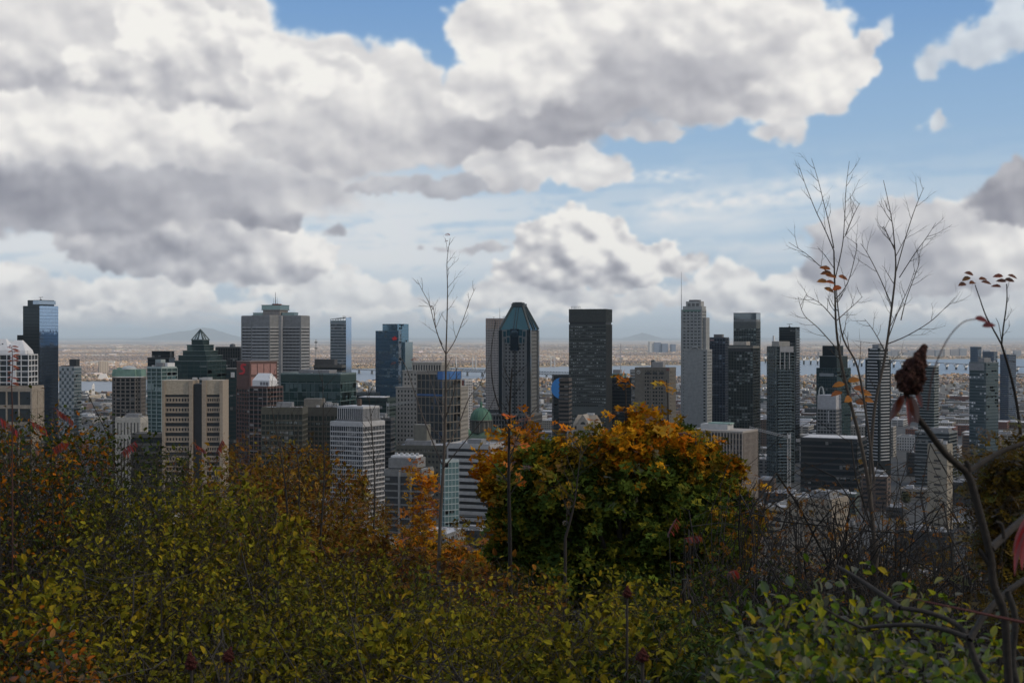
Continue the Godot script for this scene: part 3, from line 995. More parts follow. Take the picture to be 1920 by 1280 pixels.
	bx("stair_head", s.t, Vector3(-s.w * 0.2, s.h + 3.4, -s.d * 0.1), Vector3(s.w * 0.4, 6.8, s.d * 0.3), M(0.40, 0.46, 0.45))
	bx("roof_terrace", s.t, Vector3(s.w * 0.25, s.h + 2.2, -s.d * 0.2), Vector3(s.w * 0.42, 3.6, s.d * 0.5), white)

	# --- stepped dark green tower with a glass pyramid
	s = site({"n": "pyramid_tower", "l": "dark green stepped tower crowned by a little glass pyramid", "c": "skyscraper", "short": "the pyramid-topped tower", "x0": 326, "xc": 388, "x1": 424, "t": 677, "d": 1230, "th": 32})
	var gg := coated(0.045, 0.085, 0.085, 0.55)
	var trim := M(0.20, 0.24, 0.235, 0.5, 0.2)
	skin(s.t, Vector3.ZERO, s.w, s.d, 0, s.h, {"glass": gg, "wall": M(0.05, 0.07, 0.07, 0.5), "fp": 3.7, "sp": 0.5, "out": 0.08, "bay": 7.0, "pw": 0.3})
	var tiers := [[677, 667, 0.85], [667, 658, 0.68], [658, 647, 0.52], [647, 638, 0.345]]
	var tw: float = s.w
	var td: float = s.d
	bx("cornice", s.t, Vector3(0, s.h + 0.2, 0), Vector3(tw + 0.8, 0.5, td + 0.8), trim)
	for k in tiers:
		tw = s.w * k[2]
		td = s.d * k[2]
		var ya := up(s, k[0])
		var yb := up(s, k[1])
		bx("setback_tier", s.t, Vector3(0, (ya + yb) / 2 + 0.2, 0), Vector3(tw, yb - ya, td), gg)
		bx("cornice", s.t, Vector3(0, yb + 0.2, 0), Vector3(tw + 0.8, 0.45, td + 0.8), trim)
		bx("cornice", s.t, Vector3(0, (ya + yb) / 2, 0), Vector3(tw + 0.3, 0.25, td + 0.3), metal)
	var apex := Vector3(0, up(s, 617), 0)
	var py0 := up(s, 638) + 0.5
	var pyr := MB.new()
	var fr := MB.new()
	var cs := [Vector3(-tw / 2, py0, td / 2), Vector3(tw / 2, py0, td / 2), Vector3(tw / 2, py0, -td / 2), Vector3(-tw / 2, py0, -td / 2)]
	for k in 4:
		pyr.tri(apex, cs[(k + 1) % 4], cs[k])
		fr.bar(cs[k], apex, 0.8)
		fr.bar(cs[k], cs[(k + 1) % 4], 0.7)
		var midp: Vector3 = (cs[k] + cs[(k + 1) % 4]) / 2
		fr.bar(midp, apex, 0.5)
		fr.bar(cs[k].lerp(midp, 0.5), apex.lerp(cs[k], 0.35), 0.35)
	var pane := StandardMaterial3D.new()
	pane.resource_name = "clear_glass"
	pane.transparency = BaseMaterial3D.TRANSPARENCY_ALPHA
	pane.albedo_color = Color(0.75, 0.82, 0.80, 0.12)
	pane.roughness = 0.05
	obj("pyramid_glass", pyr.mesh(), pane, s.t)
	obj("pyramid_frame", fr.mesh(), M(0.05, 0.08, 0.075, 0.5), s.t)

	# --- black slab behind
	s = tower({"n": "black_slab", "l": "black slab office with fine uprights between the pyramid tower and the cruciform tower", "short": "the black ribbed slab", "x0": 404, "xc": 449, "x1": 452, "t": 652, "d": 1560, "dep": 30.0, "th": 4, "glass": black, "wall": M(0.06, 0.065, 0.065, 0.6), "fp": 3.7, "sp": 0.4, "out": 0.1, "bay": 2.6, "pw": 0.5, "pp": 0.3, "plant": false})
	var tank := MB.new()
	tank.lathe(Vector3(s.w * 0.16, s.h + 0.3, 0), [Vector2(3.2, 0), Vector2(3.2, 3.0), Vector2(2.2, 4.0), Vector2(0.02, 4.4)], 12)
	obj("roof_tank", tank.mesh(), metal, s.t)

	# --- beige brutalist block in front
	s = site({"n": "brutalist_block", "l": "beige concrete block with a blank top and rows of small square windows, front left", "c": "office building", "short": "the beige brutalist block", "x0": 304, "xc": 414, "x1": 425, "t": 713, "d": 900, "th": 10})
	var fpb: float = 18.4 * s.m
	var bw := M(0.41, 0.335, 0.255, 0.9, 0.0, 14.0, 0.14)
	bx("dark_core", s.t, Vector3(0, s.h / 2 - 1.2, -0.4), Vector3(s.w - 1.2, s.h - 2.4, s.d - 2.2), blackm)
	var px2 := func(p: float) -> float: return (p - 359.0) * s.m
	var cells := [[304, 309, 0], [309, 354, 1], [354, 361, 0], [361, 378, 2], [378, 386, 0], [386, 411, 1], [411, 417, 0]]
	var yt: float = s.h
	for c in cells:
		var xa: float = px2.call(c[0])
		var xb: float = px2.call(c[1])
		var cx := (xa + xb) / 2
		var cw: float = xb - xa
		if c[2] == 0:
			bx("corner_pier", s.t, Vector3(cx, yt / 2, 0.3), Vector3(cw, yt, s.d + 0.8), bw)
		else:
			var zf: float = s.d / 2 - (2.0 if c[2] == 2 else 0.6)
			if c[2] == 1:
				bx("blank_top", s.t, Vector3(cx, yt - 4.6, 0), Vector3(cw - 0.02, 9.2, zf * 2 + 0.4), M(0.52, 0.44, 0.33, 0.9, 0.0, 14.0))
			for i in 9:
				var yb: float = yt - 31.0 * s.m - i * fpb
				if c[2] == 1:
					bx("wall_band", s.t, Vector3(cx, yb - 1.7 * s.m, 0), Vector3(cw - 0.02, 3.0 * s.m, zf * 2), bw)
					bx("wall_band", s.t, Vector3(cx, yb - 10.0 * s.m, 0), Vector3(cw - 0.02, 3.2 * s.m, zf * 2), bw)
					var nn := 8 if cw > 12.0 else 6
					var pier := MB.new()
					for j in nn:
						pier.box(Vector3(xa + (j + 0.5) * cw / nn - cw / nn * 0.5 + 0.4, yb - 5.8 * s.m, 0), Vector3(cw / nn * 0.38, 5.3 * s.m, zf * 2 - 0.04))
					obj("window_piers", pier.mesh(), bw, s.t, "stuff")
				else:
					bx("wall_band", s.t, Vector3(cx, yb - 4.0 * s.m, 0), Vector3(cw - 0.02, 3.0 * s.m, zf * 2), bw)
					bx("wall_band", s.t, Vector3(cx, yb - 12.0 * s.m, 0), Vector3(cw - 0.02, 2.4 * s.m, zf * 2), M(0.22, 0.19, 0.16))
	for i in 9:
		bx("side_band", s.t, Vector3(s.w / 2 - 0.8, yt - 31.0 * s.m - i * fpb - 3.0 * s.m, -1.0), Vector3(1.9, 5.5 * s.m, s.d - 5.0), bw)
	bx("side_pier", s.t, Vector3(s.w / 2 - 0.6, yt / 2, -s.d / 2 + 1.5), Vector3(2.2, yt, 3.0), bw)
	for k in 7:
		bx("roof_vent", s.t, Vector3(s.w * rng.randf_range(-0.2, 0.32), yt + 0.7, s.d * rng.randf_range(-0.3, 0.3)), Vector3(rng.randf_range(1.2, 4.0), rng.randf_range(1.2, 2.6), 2.0), M(0.55, 0.55, 0.54, 0.5))

	# --- cruciform tower
	var dd := 1400.0
	var mm := dd / F * cos(atan((505.0 - 960.0) / F))
	var th := deg_to_rad(27.0)
	var phi := -atan((505.0 - 960.0) / F) - th
	var hw: float = 19.5 * mm
	var arm: float = (19.5 + 44.0) * mm
	var cpos := P(505, EYE, dd) - Basis(Vector3.UP, phi) * Vector3(hw, 0, arm)
	cpos.y = ground(cpos.x, cpos.z) - 2
	var t := thing("cruciform_tower", "broad grey cross-shaped office tower with dark window bands and a rooftop mast", "skyscraper", cpos, phi)
	landmarks.append({"p": cpos, "r": 45.0, "n": "the cruciform tower", "px": 520})
	s = {"t": t, "y": cpos.y, "dist": 1420.0, "m": 1420.0 / F}
	var top := up(s, 592)
	var blank := up(s, 592) - up(s, 612)
	var pvm := M(0.425, 0.43, 0.43, 0.7, 0.0, 30.0, 0.2)
	var pvd := M(0.285, 0.29, 0.29, 0.7, 0.0, 30.0, 0.2)
	for k in 2:
		var ww := hw * 2 if k == 0 else arm * 2
		var dz := arm * 2 if k == 0 else hw * 2 - 0.03
		var e := 0.0 if k == 0 else 0.02
		bx("glazing", t, Vector3(0, (top - blank) / 2, 0), Vector3(ww - 0.9, top - blank - e, dz - 0.9), black)
		bx("louvred_top", t, Vector3(0, top - blank / 2 + e, 0), Vector3(ww, blank, dz), pvd)
		bx("roof", t, Vector3(0, top + 0.2 + e, 0), Vector3(ww - 0.8, 0.4, dz - 0.8), grey)
		var fl := int((top - blank) / 3.24)
		for i in fl:
			var y := top - blank - i * 3.24
			bx("floor_band", t, Vector3(0, y - 0.9 + e, 0), Vector3(ww + 0.2, 1.75 - e * 2, dz + 0.2), pvm)
		var rib := MB.new()
		var lim := top - blank
		for sx in [-1, 1]:
			for sz in [-1, 1]:
				rib.box(Vector3(sx * (ww / 2 - 0.3), top / 2 - 0.05, sz * (dz / 2 - 0.3)), Vector3(1.1, top - 0.1, 1.1))
		var nw := int(round((ww if k == 0 else dz) / 1.5))
		for i in range(1, nw):
			var a := lerpf(-hw, hw, i / float(nw))
			if k == 0:
				rib.box(Vector3(a, lim / 2, 0), Vector3(0.28, lim, arm * 2 + 0.1))
			else:
				rib.box(Vector3(0, lim / 2, a), Vector3(arm * 2 + 0.1, lim, 0.28))
		var ns := int((arm - hw) / 1.5)
		for i in range(1, ns):
			var a := lerpf(hw, arm, i / float(ns))
			for sg in [-1, 1]:
				if k == 0:
					rib.box(Vector3(0, lim / 2, sg * a), Vector3(hw * 2 + 0.1, lim, 0.28))
				else:
					rib.box(Vector3(sg * a, lim / 2, 0), Vector3(0.28, lim, hw * 2 + 0.07))
		obj("mullions", rib.mesh(), pvd, t, "stuff")
	bx("stair_pier", t, Vector3(hw + 1.6, top / 2 + 0.3, hw + 1.6), Vector3(3.2, top - 0.2, 3.2), M(0.46, 0.46, 0.465, 0.7, 0.0, 30.0, 0.15))
	var pt := M(0.30, 0.28, 0.265)
	bx("roof_house", t, Vector3(0, top + 4.0, 0), Vector3(19, 8, 19), pt)
	bx("restaurant_glass", t, Vector3(0, top + 8.6, 0), Vector3(21, 4.6, 21), coated(0.16, 0.24, 0.25, 0.6))
	bx("restaurant_roof", t, Vector3(0, top + 11.1, 0), Vector3(21.8, 0.5, 21.8), M(0.12, 0.13, 0.13))
	bx("restaurant_sill", t, Vector3(0, top + 6.2, 0), Vector3(21.6, 0.5, 21.6), grey)
	for sg in [-1, 1]:
		bx("terrace_screen", t, Vector3(sg * 17.0, top + 1.9, sg * 2.0), Vector3(15, 2.8, 9), coated(0.17, 0.24, 0.25, 0.5))
		bx("terrace_roof", t, Vector3(sg * 17.0, top + 3.4, sg * 2.0), Vector3(15.6, 0.3, 9.6), metal)
	bx("red_beacon_box", t, Vector3(5.0, top + 11.9, 5.0), Vector3(8, 1.0, 2), M(0.40, 0.12, 0.08))
	bx("beacon_house", t, Vector3(0, top + 12.0, 0), Vector3(6, 1.4, 4), metal)
	antenna(t, Vector3(0, top + 11.3, 0), 13.5, 0.45)
	antenna(t, Vector3(-2.0, top + 11.3, 0.5), 7.5, 0.2)
	antenna(t, Vector3(2.2, top + 11.3, 0.5), 8.5, 0.2)

	# --- red brown tower with the letter sign
	s = site({"n": "red_granite_tower", "l": "red-brown granite tower with pink panels, a red letter sign and a white gabled penthouse", "c": "office building", "short": "the red granite tower", "x0": 443, "xc": 468, "x1": 520, "t": 678, "d": 1200, "th": 58})
	var red := M(0.145, 0.07, 0.056, 0.6)
	var pink := M(0.46, 0.25, 0.215, 0.75)
	skin(s.t, Vector3.ZERO, s.w, s.d, 0, up(s, 728), {"glass": black, "wall": red, "fp": 3.6, "sp": 1.0, "out": 0.25, "bay": 4.5, "pw": 0.8})
	bx("tower_wall", s.t, Vector3(0, (up(s, 728) + s.h) / 2, 0), Vector3(s.w, s.h - up(s, 728), s.d), red)
	for i in 4:
		for j in 2:
			var zz: float = s.d / 2 - (i + 0.62) * s.d / 4.25
			bx("pink_panel", s.t, Vector3(s.w / 2 + 0.1, (up(s, 682) + up(s, 703)) / 2 - j * 24.5 * s.m, zz), Vector3(0.5, 20.0 * s.m, s.d / 4.9), pink)
	for j in 2:
		bx("sign_panel", s.t, Vector3(-0.2, (up(s, 682) + up(s, 703)) / 2 - j * 24.5 * s.m, s.d / 2 + 0.1), Vector3(s.w * 0.78, 20.0 * s.m, 0.5), M(0.16, 0.085, 0.07))
	# the red letter: one winding stroke
	var let := MB.new()
	var sy := (up(s, 682) + up(s, 703)) / 2
	var lp := [Vector2(3.9, 3.9), Vector2(1.0, 4.0), Vector2(-1.3, 3.5), Vector2(-2.0, 2.1), Vector2(-0.9, 0.9), Vector2(0.9, 0.2), Vector2(2.0, -0.9), Vector2(1.7, -2.5), Vector2(-0.4, -3.7), Vector2(-4.0, -3.9)]
	for i in lp.size() - 1:
		var wd := 1.3 + 1.6 * sin(PI * (i + 0.5) / (lp.size() - 1))
		var a := Vector3(lp[i].x * s.w / 17.0, sy + lp[i].y, s.d / 2 + 0.5)
		var b := Vector3(lp[i + 1].x * s.w / 17.0, sy + lp[i + 1].y, s.d / 2 + 0.5)
		let.box((a + b) / 2 + Vector3(0, 0, i * 0.004), Vector3((b - a).length() + 0.9, wd, 0.3), Basis(Vector3(0, 0, 1), atan2(b.y - a.y, b.x - a.x)))
	obj("letter_sign", let.mesh(), M(0.55, 0.02, 0.025, 0.5, 0.0, 10.0, 0.0), s.t)
	bx("roof_edge", s.t, Vector3(0, s.h + 0.3, 0), Vector3(s.w + 0.6, 0.6, s.d + 0.6), M(0.3, 0.24, 0.22))
	s = site({"n": "red_granite_block", "l": "dark red granite block with a white gabled roof house, before the red tower", "c": "office building", "x0": 467, "xc": 500, "x1": 530, "t": 726, "d": 1150, "th": 38})
	skin(s.t, Vector3.ZERO, s.w, s.d, 0, s.h, {"glass": black, "wall": red, "fp": 3.7, "sp": 1.1, "out": 0.25, "bay": 4.2, "pw": 0.35, "pier": M(0.30, 0.26, 0.25), "panes": 0.15, "tones": [Vector3(0.35, 0.33, 0.32)]})
	bx("parapet", s.t, Vector3(0, s.h + 0.4, 0), Vector3(s.w + 0.7, 0.8, s.d + 0.7), M(0.14, 0.10, 0.09))
	var gab := MB.new()
	var gw: float = s.w * 0.98
	var gd: float = s.d * 0.5
	gab.frustum(s.h + 0.5, gw, gd, s.h + 5.6, gw, gd, Vector3(0, 0, s.d * 0.08))
	gab.frustum(s.h + 5.6, gw, gd, s.h + 11.4, gw * 0.72, gd * 0.1, Vector3(0, 0, s.d * 0.08))
	obj("white_roof_house", gab.mesh(), white, s.t)
	for k in 3:
		bx("roof_house_door", s.t, Vector3(gw * (0.02 + 0.17 * k), s.h + 2.9, s.d * 0.08 + gd / 2 + 0.05), Vector3(2.4, 2.6, 0.2), M(0.25, 0.25, 0.26))

	# --- dark glass block with a white square sign
	s = tower({"n": "signed_glass_block", "l": "narrow dark glass block with a white square sign left of the red tower", "c": "office building", "short": "the white-signed glass block", "x0": 424, "xc": 443, "x1": 446, "t": 693, "d": 1260, "dep": 24.0, "th": 6, "glass": coated(0.06, 0.10, 0.11, 0.5), "wall": M(0.05, 0.06, 0.06), "fp": 3.7, "sp": 0.5, "plant": false})
	bx("white_sign", s.t, Vector3(s.w * 0.12, s.h - 4.6, s.d / 2 + 0.6), Vector3(3.4, 4.6, 0.3), M(0.75, 0.76, 0.78, 0.5))
	bx("bright_edge", s.t, Vector3(0, s.h + 1.3, s.d / 2), Vector3(s.w, 0.4, 0.5), white)

	# --- long green glass block
	s = tower({"n": "green_glass_block", "l": "long dark green glass office with pale floor lines below the cruciform tower", "c": "office building", "short": "the long green glass block", "x0": 525, "xc": 638, "x1": 668, "t": 702, "d": 1260, "th": 22, "glass": coated(0.05, 0.105, 0.10, 0.55), "wall": M(0.24, 0.31, 0.30, 0.5), "fp": 8.0, "sp": 0.45, "out": 0.15, "bay": 8.0, "pw": 0.18, "panes": 0.35, "panew": 4.0, "tones": [Vector3(0.09, 0.14, 0.14), Vector3(0.05, 0.09, 0.09)]})
	bx("top_band", s.t, Vector3(0, s.h - 3.5, 0), Vector3(s.w + 0.5, 6.4, s.d + 0.5), M(0.045, 0.085, 0.075, 0.4))

	# --- hotel behind with horizontal bands
	s = tower({"n": "banded_hotel", "l": "wide dark low hotel with horizontal bands right of the cruciform tower", "c": "hotel", "short": "the dark banded hotel", "x0": 588, "xc": 640, "x1": 648, "t": 686, "d": 1500, "th": 14, "glass": black, "wall": M(0.13, 0.13, 0.12), "fp": 5.0, "sp": 2.0, "plant": false})
	bx("penthouse", s.t, Vector3(-s.w * 0.14, s.h + 3.6, 0), Vector3(s.w * 0.72, 7.2, s.d * 0.7), M(0.10, 0.10, 0.10))
	# thin mast tower behind the cruciform
	s = site({"n": "relay_mast", "l": "slim pale relay tower with two dark rings just right of the cruciform tower", "c": "mast", "x0": 590, "xc": 594, "x1": 595, "t": 636, "d": 2300, "dep": 3.0, "th": 5})
	var mast := MB.new()
	mast.tube(PackedVector3Array([Vector3.ZERO, Vector3(0, s.h, 0)]), PackedFloat32Array([1.5, 0.7]), 8)
	obj("mast", mast.mesh(), pale, s.t)
	for k in 2:
		bx("antenna_ring", s.t, Vector3(0, s.h - 5.0 - k * 10.0, 0), Vector3(4.6, 1.6, 4.6), blackm)

	# --- slim glass tower with a sloped top
	s = site({"n": "sloped_top_tower", "l": "slim glass tower with a sloped open top right of the cruciform tower", "c": "skyscraper", "short": "the sloped-top tower", "x0": 619, "xc": 648, "x1": 658, "t": 606, "d": 1900, "th": 24})
	skin(s.t, Vector3.ZERO, s.w, s.d, 0, s.h, {"glass": coated(0.16, 0.20, 0.22, 0.6), "wall": M(0.50, 0.52, 0.54), "fp": 4.1, "sp": 0.9, "out": 0.3, "panes": 0.3, "panew": 3.0})
	bx("mirror_side", s.t, Vector3(s.w / 2 + 0.4, s.h / 2 + 4, 0), Vector3(0.3, s.h + 8, s.d + 0.3), sky_glass)
	bx("top_glazing", s.t, Vector3(0, s.h + 2.0, 0), Vector3(s.w - 0.5, 4.0, s.d - 0.5), coated(0.2, 0.25, 0.28, 0.6))
	var slope := MB.new()
	for k in 2:
		var z: float = (s.d / 2 - 0.3) * (1 if k == 0 else -1)
		slope.bar(Vector3(-s.w / 2, s.h + 5.6, z), Vector3(s.w / 2, s.h + 8.4, z), 0.7)
		for j in 7:
			var x: float = lerpf(-s.w / 2, s.w / 2, j / 6.0)
			slope.bar(Vector3(x, s.h, z), Vector3(x, s.h + lerpf(5.6, 8.4, j / 6.0), z), 0.4)
	obj("open_crown", slope.mesh(), metal, s.t)
	davit(s.t, Vector3(s.w * 0.2, s.h + 7.4, 0), 2.4)

	# --- blue glass bank tower with a red badge
	s = site({"n": "blue_glass_tower", "l": "blue glass double tower with a small red badge near its top", "c": "skyscraper", "short": "the blue tower with the red badge", "x0": 717, "xc": 745, "x1": 766, "t": 607, "d": 1680, "th": 36})
	var lb := coated(0.22, 0.36, 0.46, 0.8)
	skin(s.t, Vector3.ZERO, s.w, s.d, 0, s.h, {"glass": lb, "wall": coated(0.16, 0.24, 0.29, 0.6, 0.2), "fp": 3.9, "sp": 0.3, "out": 0.05, "bay": 3.0, "pw": 0.1, "panes": 0.3, "tones": [Vector3(0.10, 0.16, 0.20)]})
	bx("side_wing", s.t, Vector3(s.w / 2 + 2.0, up(s, 641) / 2, -s.d * 0.3), Vector3(4.0, up(s, 641), s.d * 0.7), coated(0.40, 0.50, 0.54, 0.8))
	s = site({"n": "blue_glass_slab", "l": "dark blue glass slab carrying the red badge, front half of the double tower", "c": "skyscraper", "x0": 704, "xc": 747, "x1": 750, "t": 620, "d": 1610, "dep": 26.0, "th": 7})
	skin(s.t, Vector3.ZERO, s.w, s.d, 0, s.h, {"glass": blue, "wall": coated(0.09, 0.14, 0.19, 0.5, 0.2), "fp": 3.9, "sp": 0.5, "out": 0.05, "bay": 3.0, "pw": 0.1, "panes": 0.25, "tones": [Vector3(0.05, 0.085, 0.11), Vector3(0.10, 0.15, 0.19)]})
	var flag := MB.new()
	flag.box(Vector3(s.w / 2 - 4.2, s.h - 8.6, s.d / 2 + 0.5), Vector3(2.2, 4.2, 0.4))
	flag.box(Vector3(s.w / 2 - 6.0, s.h - 9.4, s.d / 2 + 0.5), Vector3(1.8, 3.4, 0.4), Basis(Vector3(0, 0, 1), 0.5))
	flag.box(Vector3(s.w / 2 - 2.6, s.h - 9.2, s.d / 2 + 0.52), Vector3(1.4, 3.0, 0.4), Basis(Vector3(0, 0, 1), -0.5))
	obj("red_badge", flag.mesh(), M(0.60, 0.03, 0.03, 0.5, 0.0, 10.0, 0.0), s.t)

	# --- olive office blocks in front, left of centre
	var olive := M(0.105, 0.10, 0.075)
	var og := coated(0.055, 0.07, 0.062, 0.4, 0.12)
	s = tower({"n": "olive_office", "l": "olive-brown office block with dull green windows beside the red tower", "c": "office building", "short": "the olive office", "x0": 490, "xc": 566, "x1": 576, "t": 766, "d": 1080, "th": 10, "glass": og, "wall": olive, "fp": 3.9, "sp": 1.3, "blank": 4.6, "bay": 3.2, "pw": 0.5, "panes": 0.22, "tones": [Vector3(0.22, 0.25, 0.24), Vector3(0.10, 0.13, 0.12), Vector3(0.30, 0.30, 0.28)]})
	s = tower({"n": "olive_office_wing", "l": "wider olive-brown wing behind the white gridded office", "c": "office building", "x0": 566, "xc": 634, "x1": 646, "t": 766, "d": 1120, "th": 12, "glass": og, "wall": M(0.085, 0.08, 0.062), "fp": 3.9, "sp": 1.4, "blank": 6.0, "bay": 3.4, "pw": 0.6, "panes": 0.18, "tones": [Vector3(0.14, 0.17, 0.16), Vector3(0.08, 0.10, 0.10)]})
	bx("penthouse", s.t, Vector3(-s.w * 0.25, s.h + 3.8, 0), Vector3(s.w * 0.5, 7.6, s.d * 0.5), M(0.22, 0.20, 0.165))
	for k in 8:
		bx("chiller_fin", s.t, Vector3(s.w * (0.08 + 0.05 * k), s.h + 2.4, s.d * 0.2), Vector3(0.5, 3.4, 3.0), pale)

	# --- white gridded office
	s = site({"n": "white_grid_office", "l": "white gridded office block with a smaller gridded penthouse, left of centre", "c": "office building", "short": "the white gridded office", "x0": 619, "xc": 680, "x1": 721, "t": 792, "d": 980, "th": 35})
	var wg := M(0.58, 0.57, 0.565, 0.7)
	skin(s.t, Vector3.ZERO, s.w, s.d, 0, s.h, {"glass": coated(0.07, 0.08, 0.09, 0.5), "wall": wg, "fp": 3.35, "sp": 1.0, "out": 0.35, "bay": 1.9, "pw": 0.28, "pp": -0.12, "blank": 3.2, "panes": 0.4, "tones": [Vector3(0.30, 0.30, 0.29), Vector3(0.10, 0.11, 0.12)]})
	skin(s.t, Vector3(0, 0, -1), s.w * 0.78, s.d * 0.74, s.h, up(s, 763), {"glass": coated(0.10, 0.11, 0.12, 0.5), "wall": M(0.62, 0.61, 0.60), "fp": 9.6, "sp": 1.0, "out": 0.3, "bay": 1.7, "pw": 0.4, "blank": 1.6, "plant": false})
	bx("recess", s.t, Vector3(0, s.h + 0.8, -1), Vector3(s.w * 0.86, 1.6, s.d * 0.84), M(0.2, 0.2, 0.2))
	bx("chimney", s.t, Vector3(s.w * 0.06, up(s, 763) + 2.4, 0), Vector3(2.4, 4.8, 2.4), M(0.12, 0.08, 0.06))
	bx("roof", s.t, Vector3(0, s.h + 0.15, 0), Vector3(s.w, 0.3, s.d), pale)

	# --- flat dark block with white roof planes behind it
	s = tower({"n": "flat_roofed_block", "l": "low dark green block with bright white roof planes behind the white gridded office", "c": "building", "short": "the white-roofed green block", "x0": 668, "xc": 726, "x1": 742, "t": 748, "d": 1300, "th": 22, "glass": coated(0.05, 0.09, 0.085, 0.5), "wall": M(0.055, 0.08, 0.075), "fp": 4.0, "sp": 2.2, "plant": false})
	bx("white_roof_plane", s.t, Vector3(-2, s.h + 1.5, 0), Vector3(s.w * 0.8, 0.6, s.d * 0.8), white)
	tower({"n": "roof_step_block", "l": "low grey block with a pale roof step left of the old stone insurance building", "c": "building", "x0": 668, "xc": 704, "x1": 712, "t": 738, "d": 1380, "th": 18, "glass": dark, "wall": M(0.12, 0.14, 0.14), "fp": 4.0, "sp": 1.8, "plant": false})
	tower({"n": "dark_annex_block", "l": "dark annex right behind the white gridded office", "c": "building", "x0": 700, "xc": 732, "x1": 740, "t": 786, "d": 1100, "th": 14, "glass": black, "wall": M(0.09, 0.09, 0.09), "fp": 3.6, "sp": 1.2, "panes": 0.2})

	# --- old stone insurance building, stepped
	s = site({"n": "stone_office", "l": "old stepped pale stone office with a colonnaded top, left of the bronze grid tower", "c": "office building", "short": "the old stone office", "x0": 742, "xc": 852, "x1": 878, "t": 728, "d": 1340, "th": 16})
	var sw := M(0.42, 0.39, 0.345, 0.85, 0.0, 16.0)
	var sk := {"glass": black, "wall": sw, "fp": 4.3, "sp": 2.2, "out": 0.4, "bay": 3.4, "pw": 1.9, "pp": 0.05}
	skin(s.t, Vector3.ZERO, s.w, s.d, 0, s.h, sk)
	bx("cornice", s.t, Vector3(0, s.h + 0.5, 0), Vector3(s.w + 2.4, 1.0, s.d + 2.4), sw)
	skin(s.t, Vector3(-1, 0, -3), s.w * 0.82, s.d * 0.8, s.h + 0.9, up(s, 697), sk)
	bx("cornice", s.t, Vector3(-1, up(s, 697) + 0.5, -3), Vector3(s.w * 0.82 + 2, 1.0, s.d * 0.8 + 2), sw)
	skin(s.t, Vector3(-3, 0, -4), s.w * 0.5, s.d * 0.56, up(s, 697) + 0.9, up(s, 682), {"glass": black, "wall": sw, "fp": 7.0, "sp": 1.6, "out": 0.4, "bay": 2.6, "pw": 1.2})
	bx("attic", s.t, Vector3(-3, up(s, 682) + 0.6, -4), Vector3(s.w * 0.5 + 1.6, 1.2, s.d * 0.56 + 1.6), sw)

	# --- bronze grid tower with a blue band, being finished
	s = site({"n": "grid_tower", "l": "dark tower in a bronze grid with a blue wrapped top, behind the bare sapling", "c": "skyscraper", "short": "the bronze grid tower", "x0": 782, "xc": 830, "x1": 863, "t": 697, "d": 1220, "th": 38})
	skin(s.t, Vector3.ZERO, s.w, s.d, 0, s.h, {"glass": coated(0.06, 0.075, 0.085, 0.5), "wall": M(0.25, 0.215, 0.17, 0.6, 0.1), "fp": 7.4, "sp": 0.7, "out": 0.4, "bay": 4.8, "pw": 0.6, "panes": 0.35, "panew": 2.4, "tones": [Vector3(0.045, 0.05, 0.055), Vector3(0.12, 0.09, 0.06), Vector3(0.05, 0.08, 0.14)]})
	bx("blue_wrap", s.t, Vector3(s.w / 2 + 0.55, up(s, 704), -0.5), Vector3(0.3, 15.0 * s.m, s.d + 0.6), M(0.06, 0.19, 0.48, 0.55))
	bx("blue_wrap", s.t, Vector3(s.w * 0.42, up(s, 704), s.d / 2 + 0.55), Vector3(s.w * 0.2, 15.0 * s.m, 0.3), M(0.06, 0.19, 0.48, 0.55))
	bx("bronze_cap", s.t, Vector3(-s.w * 0.1, up(s, 700), s.d / 2 + 0.5), Vector3(s.w * 0.8, 5.0 * s.m, 0.25), M(0.34, 0.30, 0.25, 0.5, 0.2))
	bx("blue_strip", s.t, Vector3(0, up(s, 741), s.d / 2 + 0.5), Vector3(s.w, 1.6, 0.25), M(0.05, 0.14, 0.33, 0.55))
	var hoist := MB.new()
	for k in 12:
		var ya: float = s.h - 4.0 + k * 0.9
		hoist.bar(Vector3(s.w / 2 + 1.4, ya - 8, s.d * 0.2), Vector3(s.w / 2 + 1.4, ya - 7.1, s.d * 0.2 - 1.0), 0.2)
	hoist.bar(Vector3(s.w / 2 - 2, s.h, -2), Vector3(s.w / 2 - 2, s.h + 4, -2), 0.3)
	obj("hoist", hoist.mesh(), metal, s.t, "stuff")

	# --- white and red flats
	s = tower({"n": "white_flats", "l": "slim white perforated block with a rust red panel right of the bronze grid tower", "c": "apartment building", "short": "the white perforated flats", "x0": 863, "xc": 872, "x1": 885, "t": 713, "d": 1620, "th": 52, "glass": dark, "wall": M(0.64, 0.63, 0.62), "fp": 3.1, "sp": 1.5, "out": 0.3, "bay": 2.4, "pw": 1.0, "pp": 0.04, "plant": false})
	bx("red_panel", s.t, Vector3(0, s.h - 8, s.d / 2 + 0.5), Vector3(s.w * 0.6, 16, 0.3), M(0.28, 0.08, 0.05))

	build_right_towers()
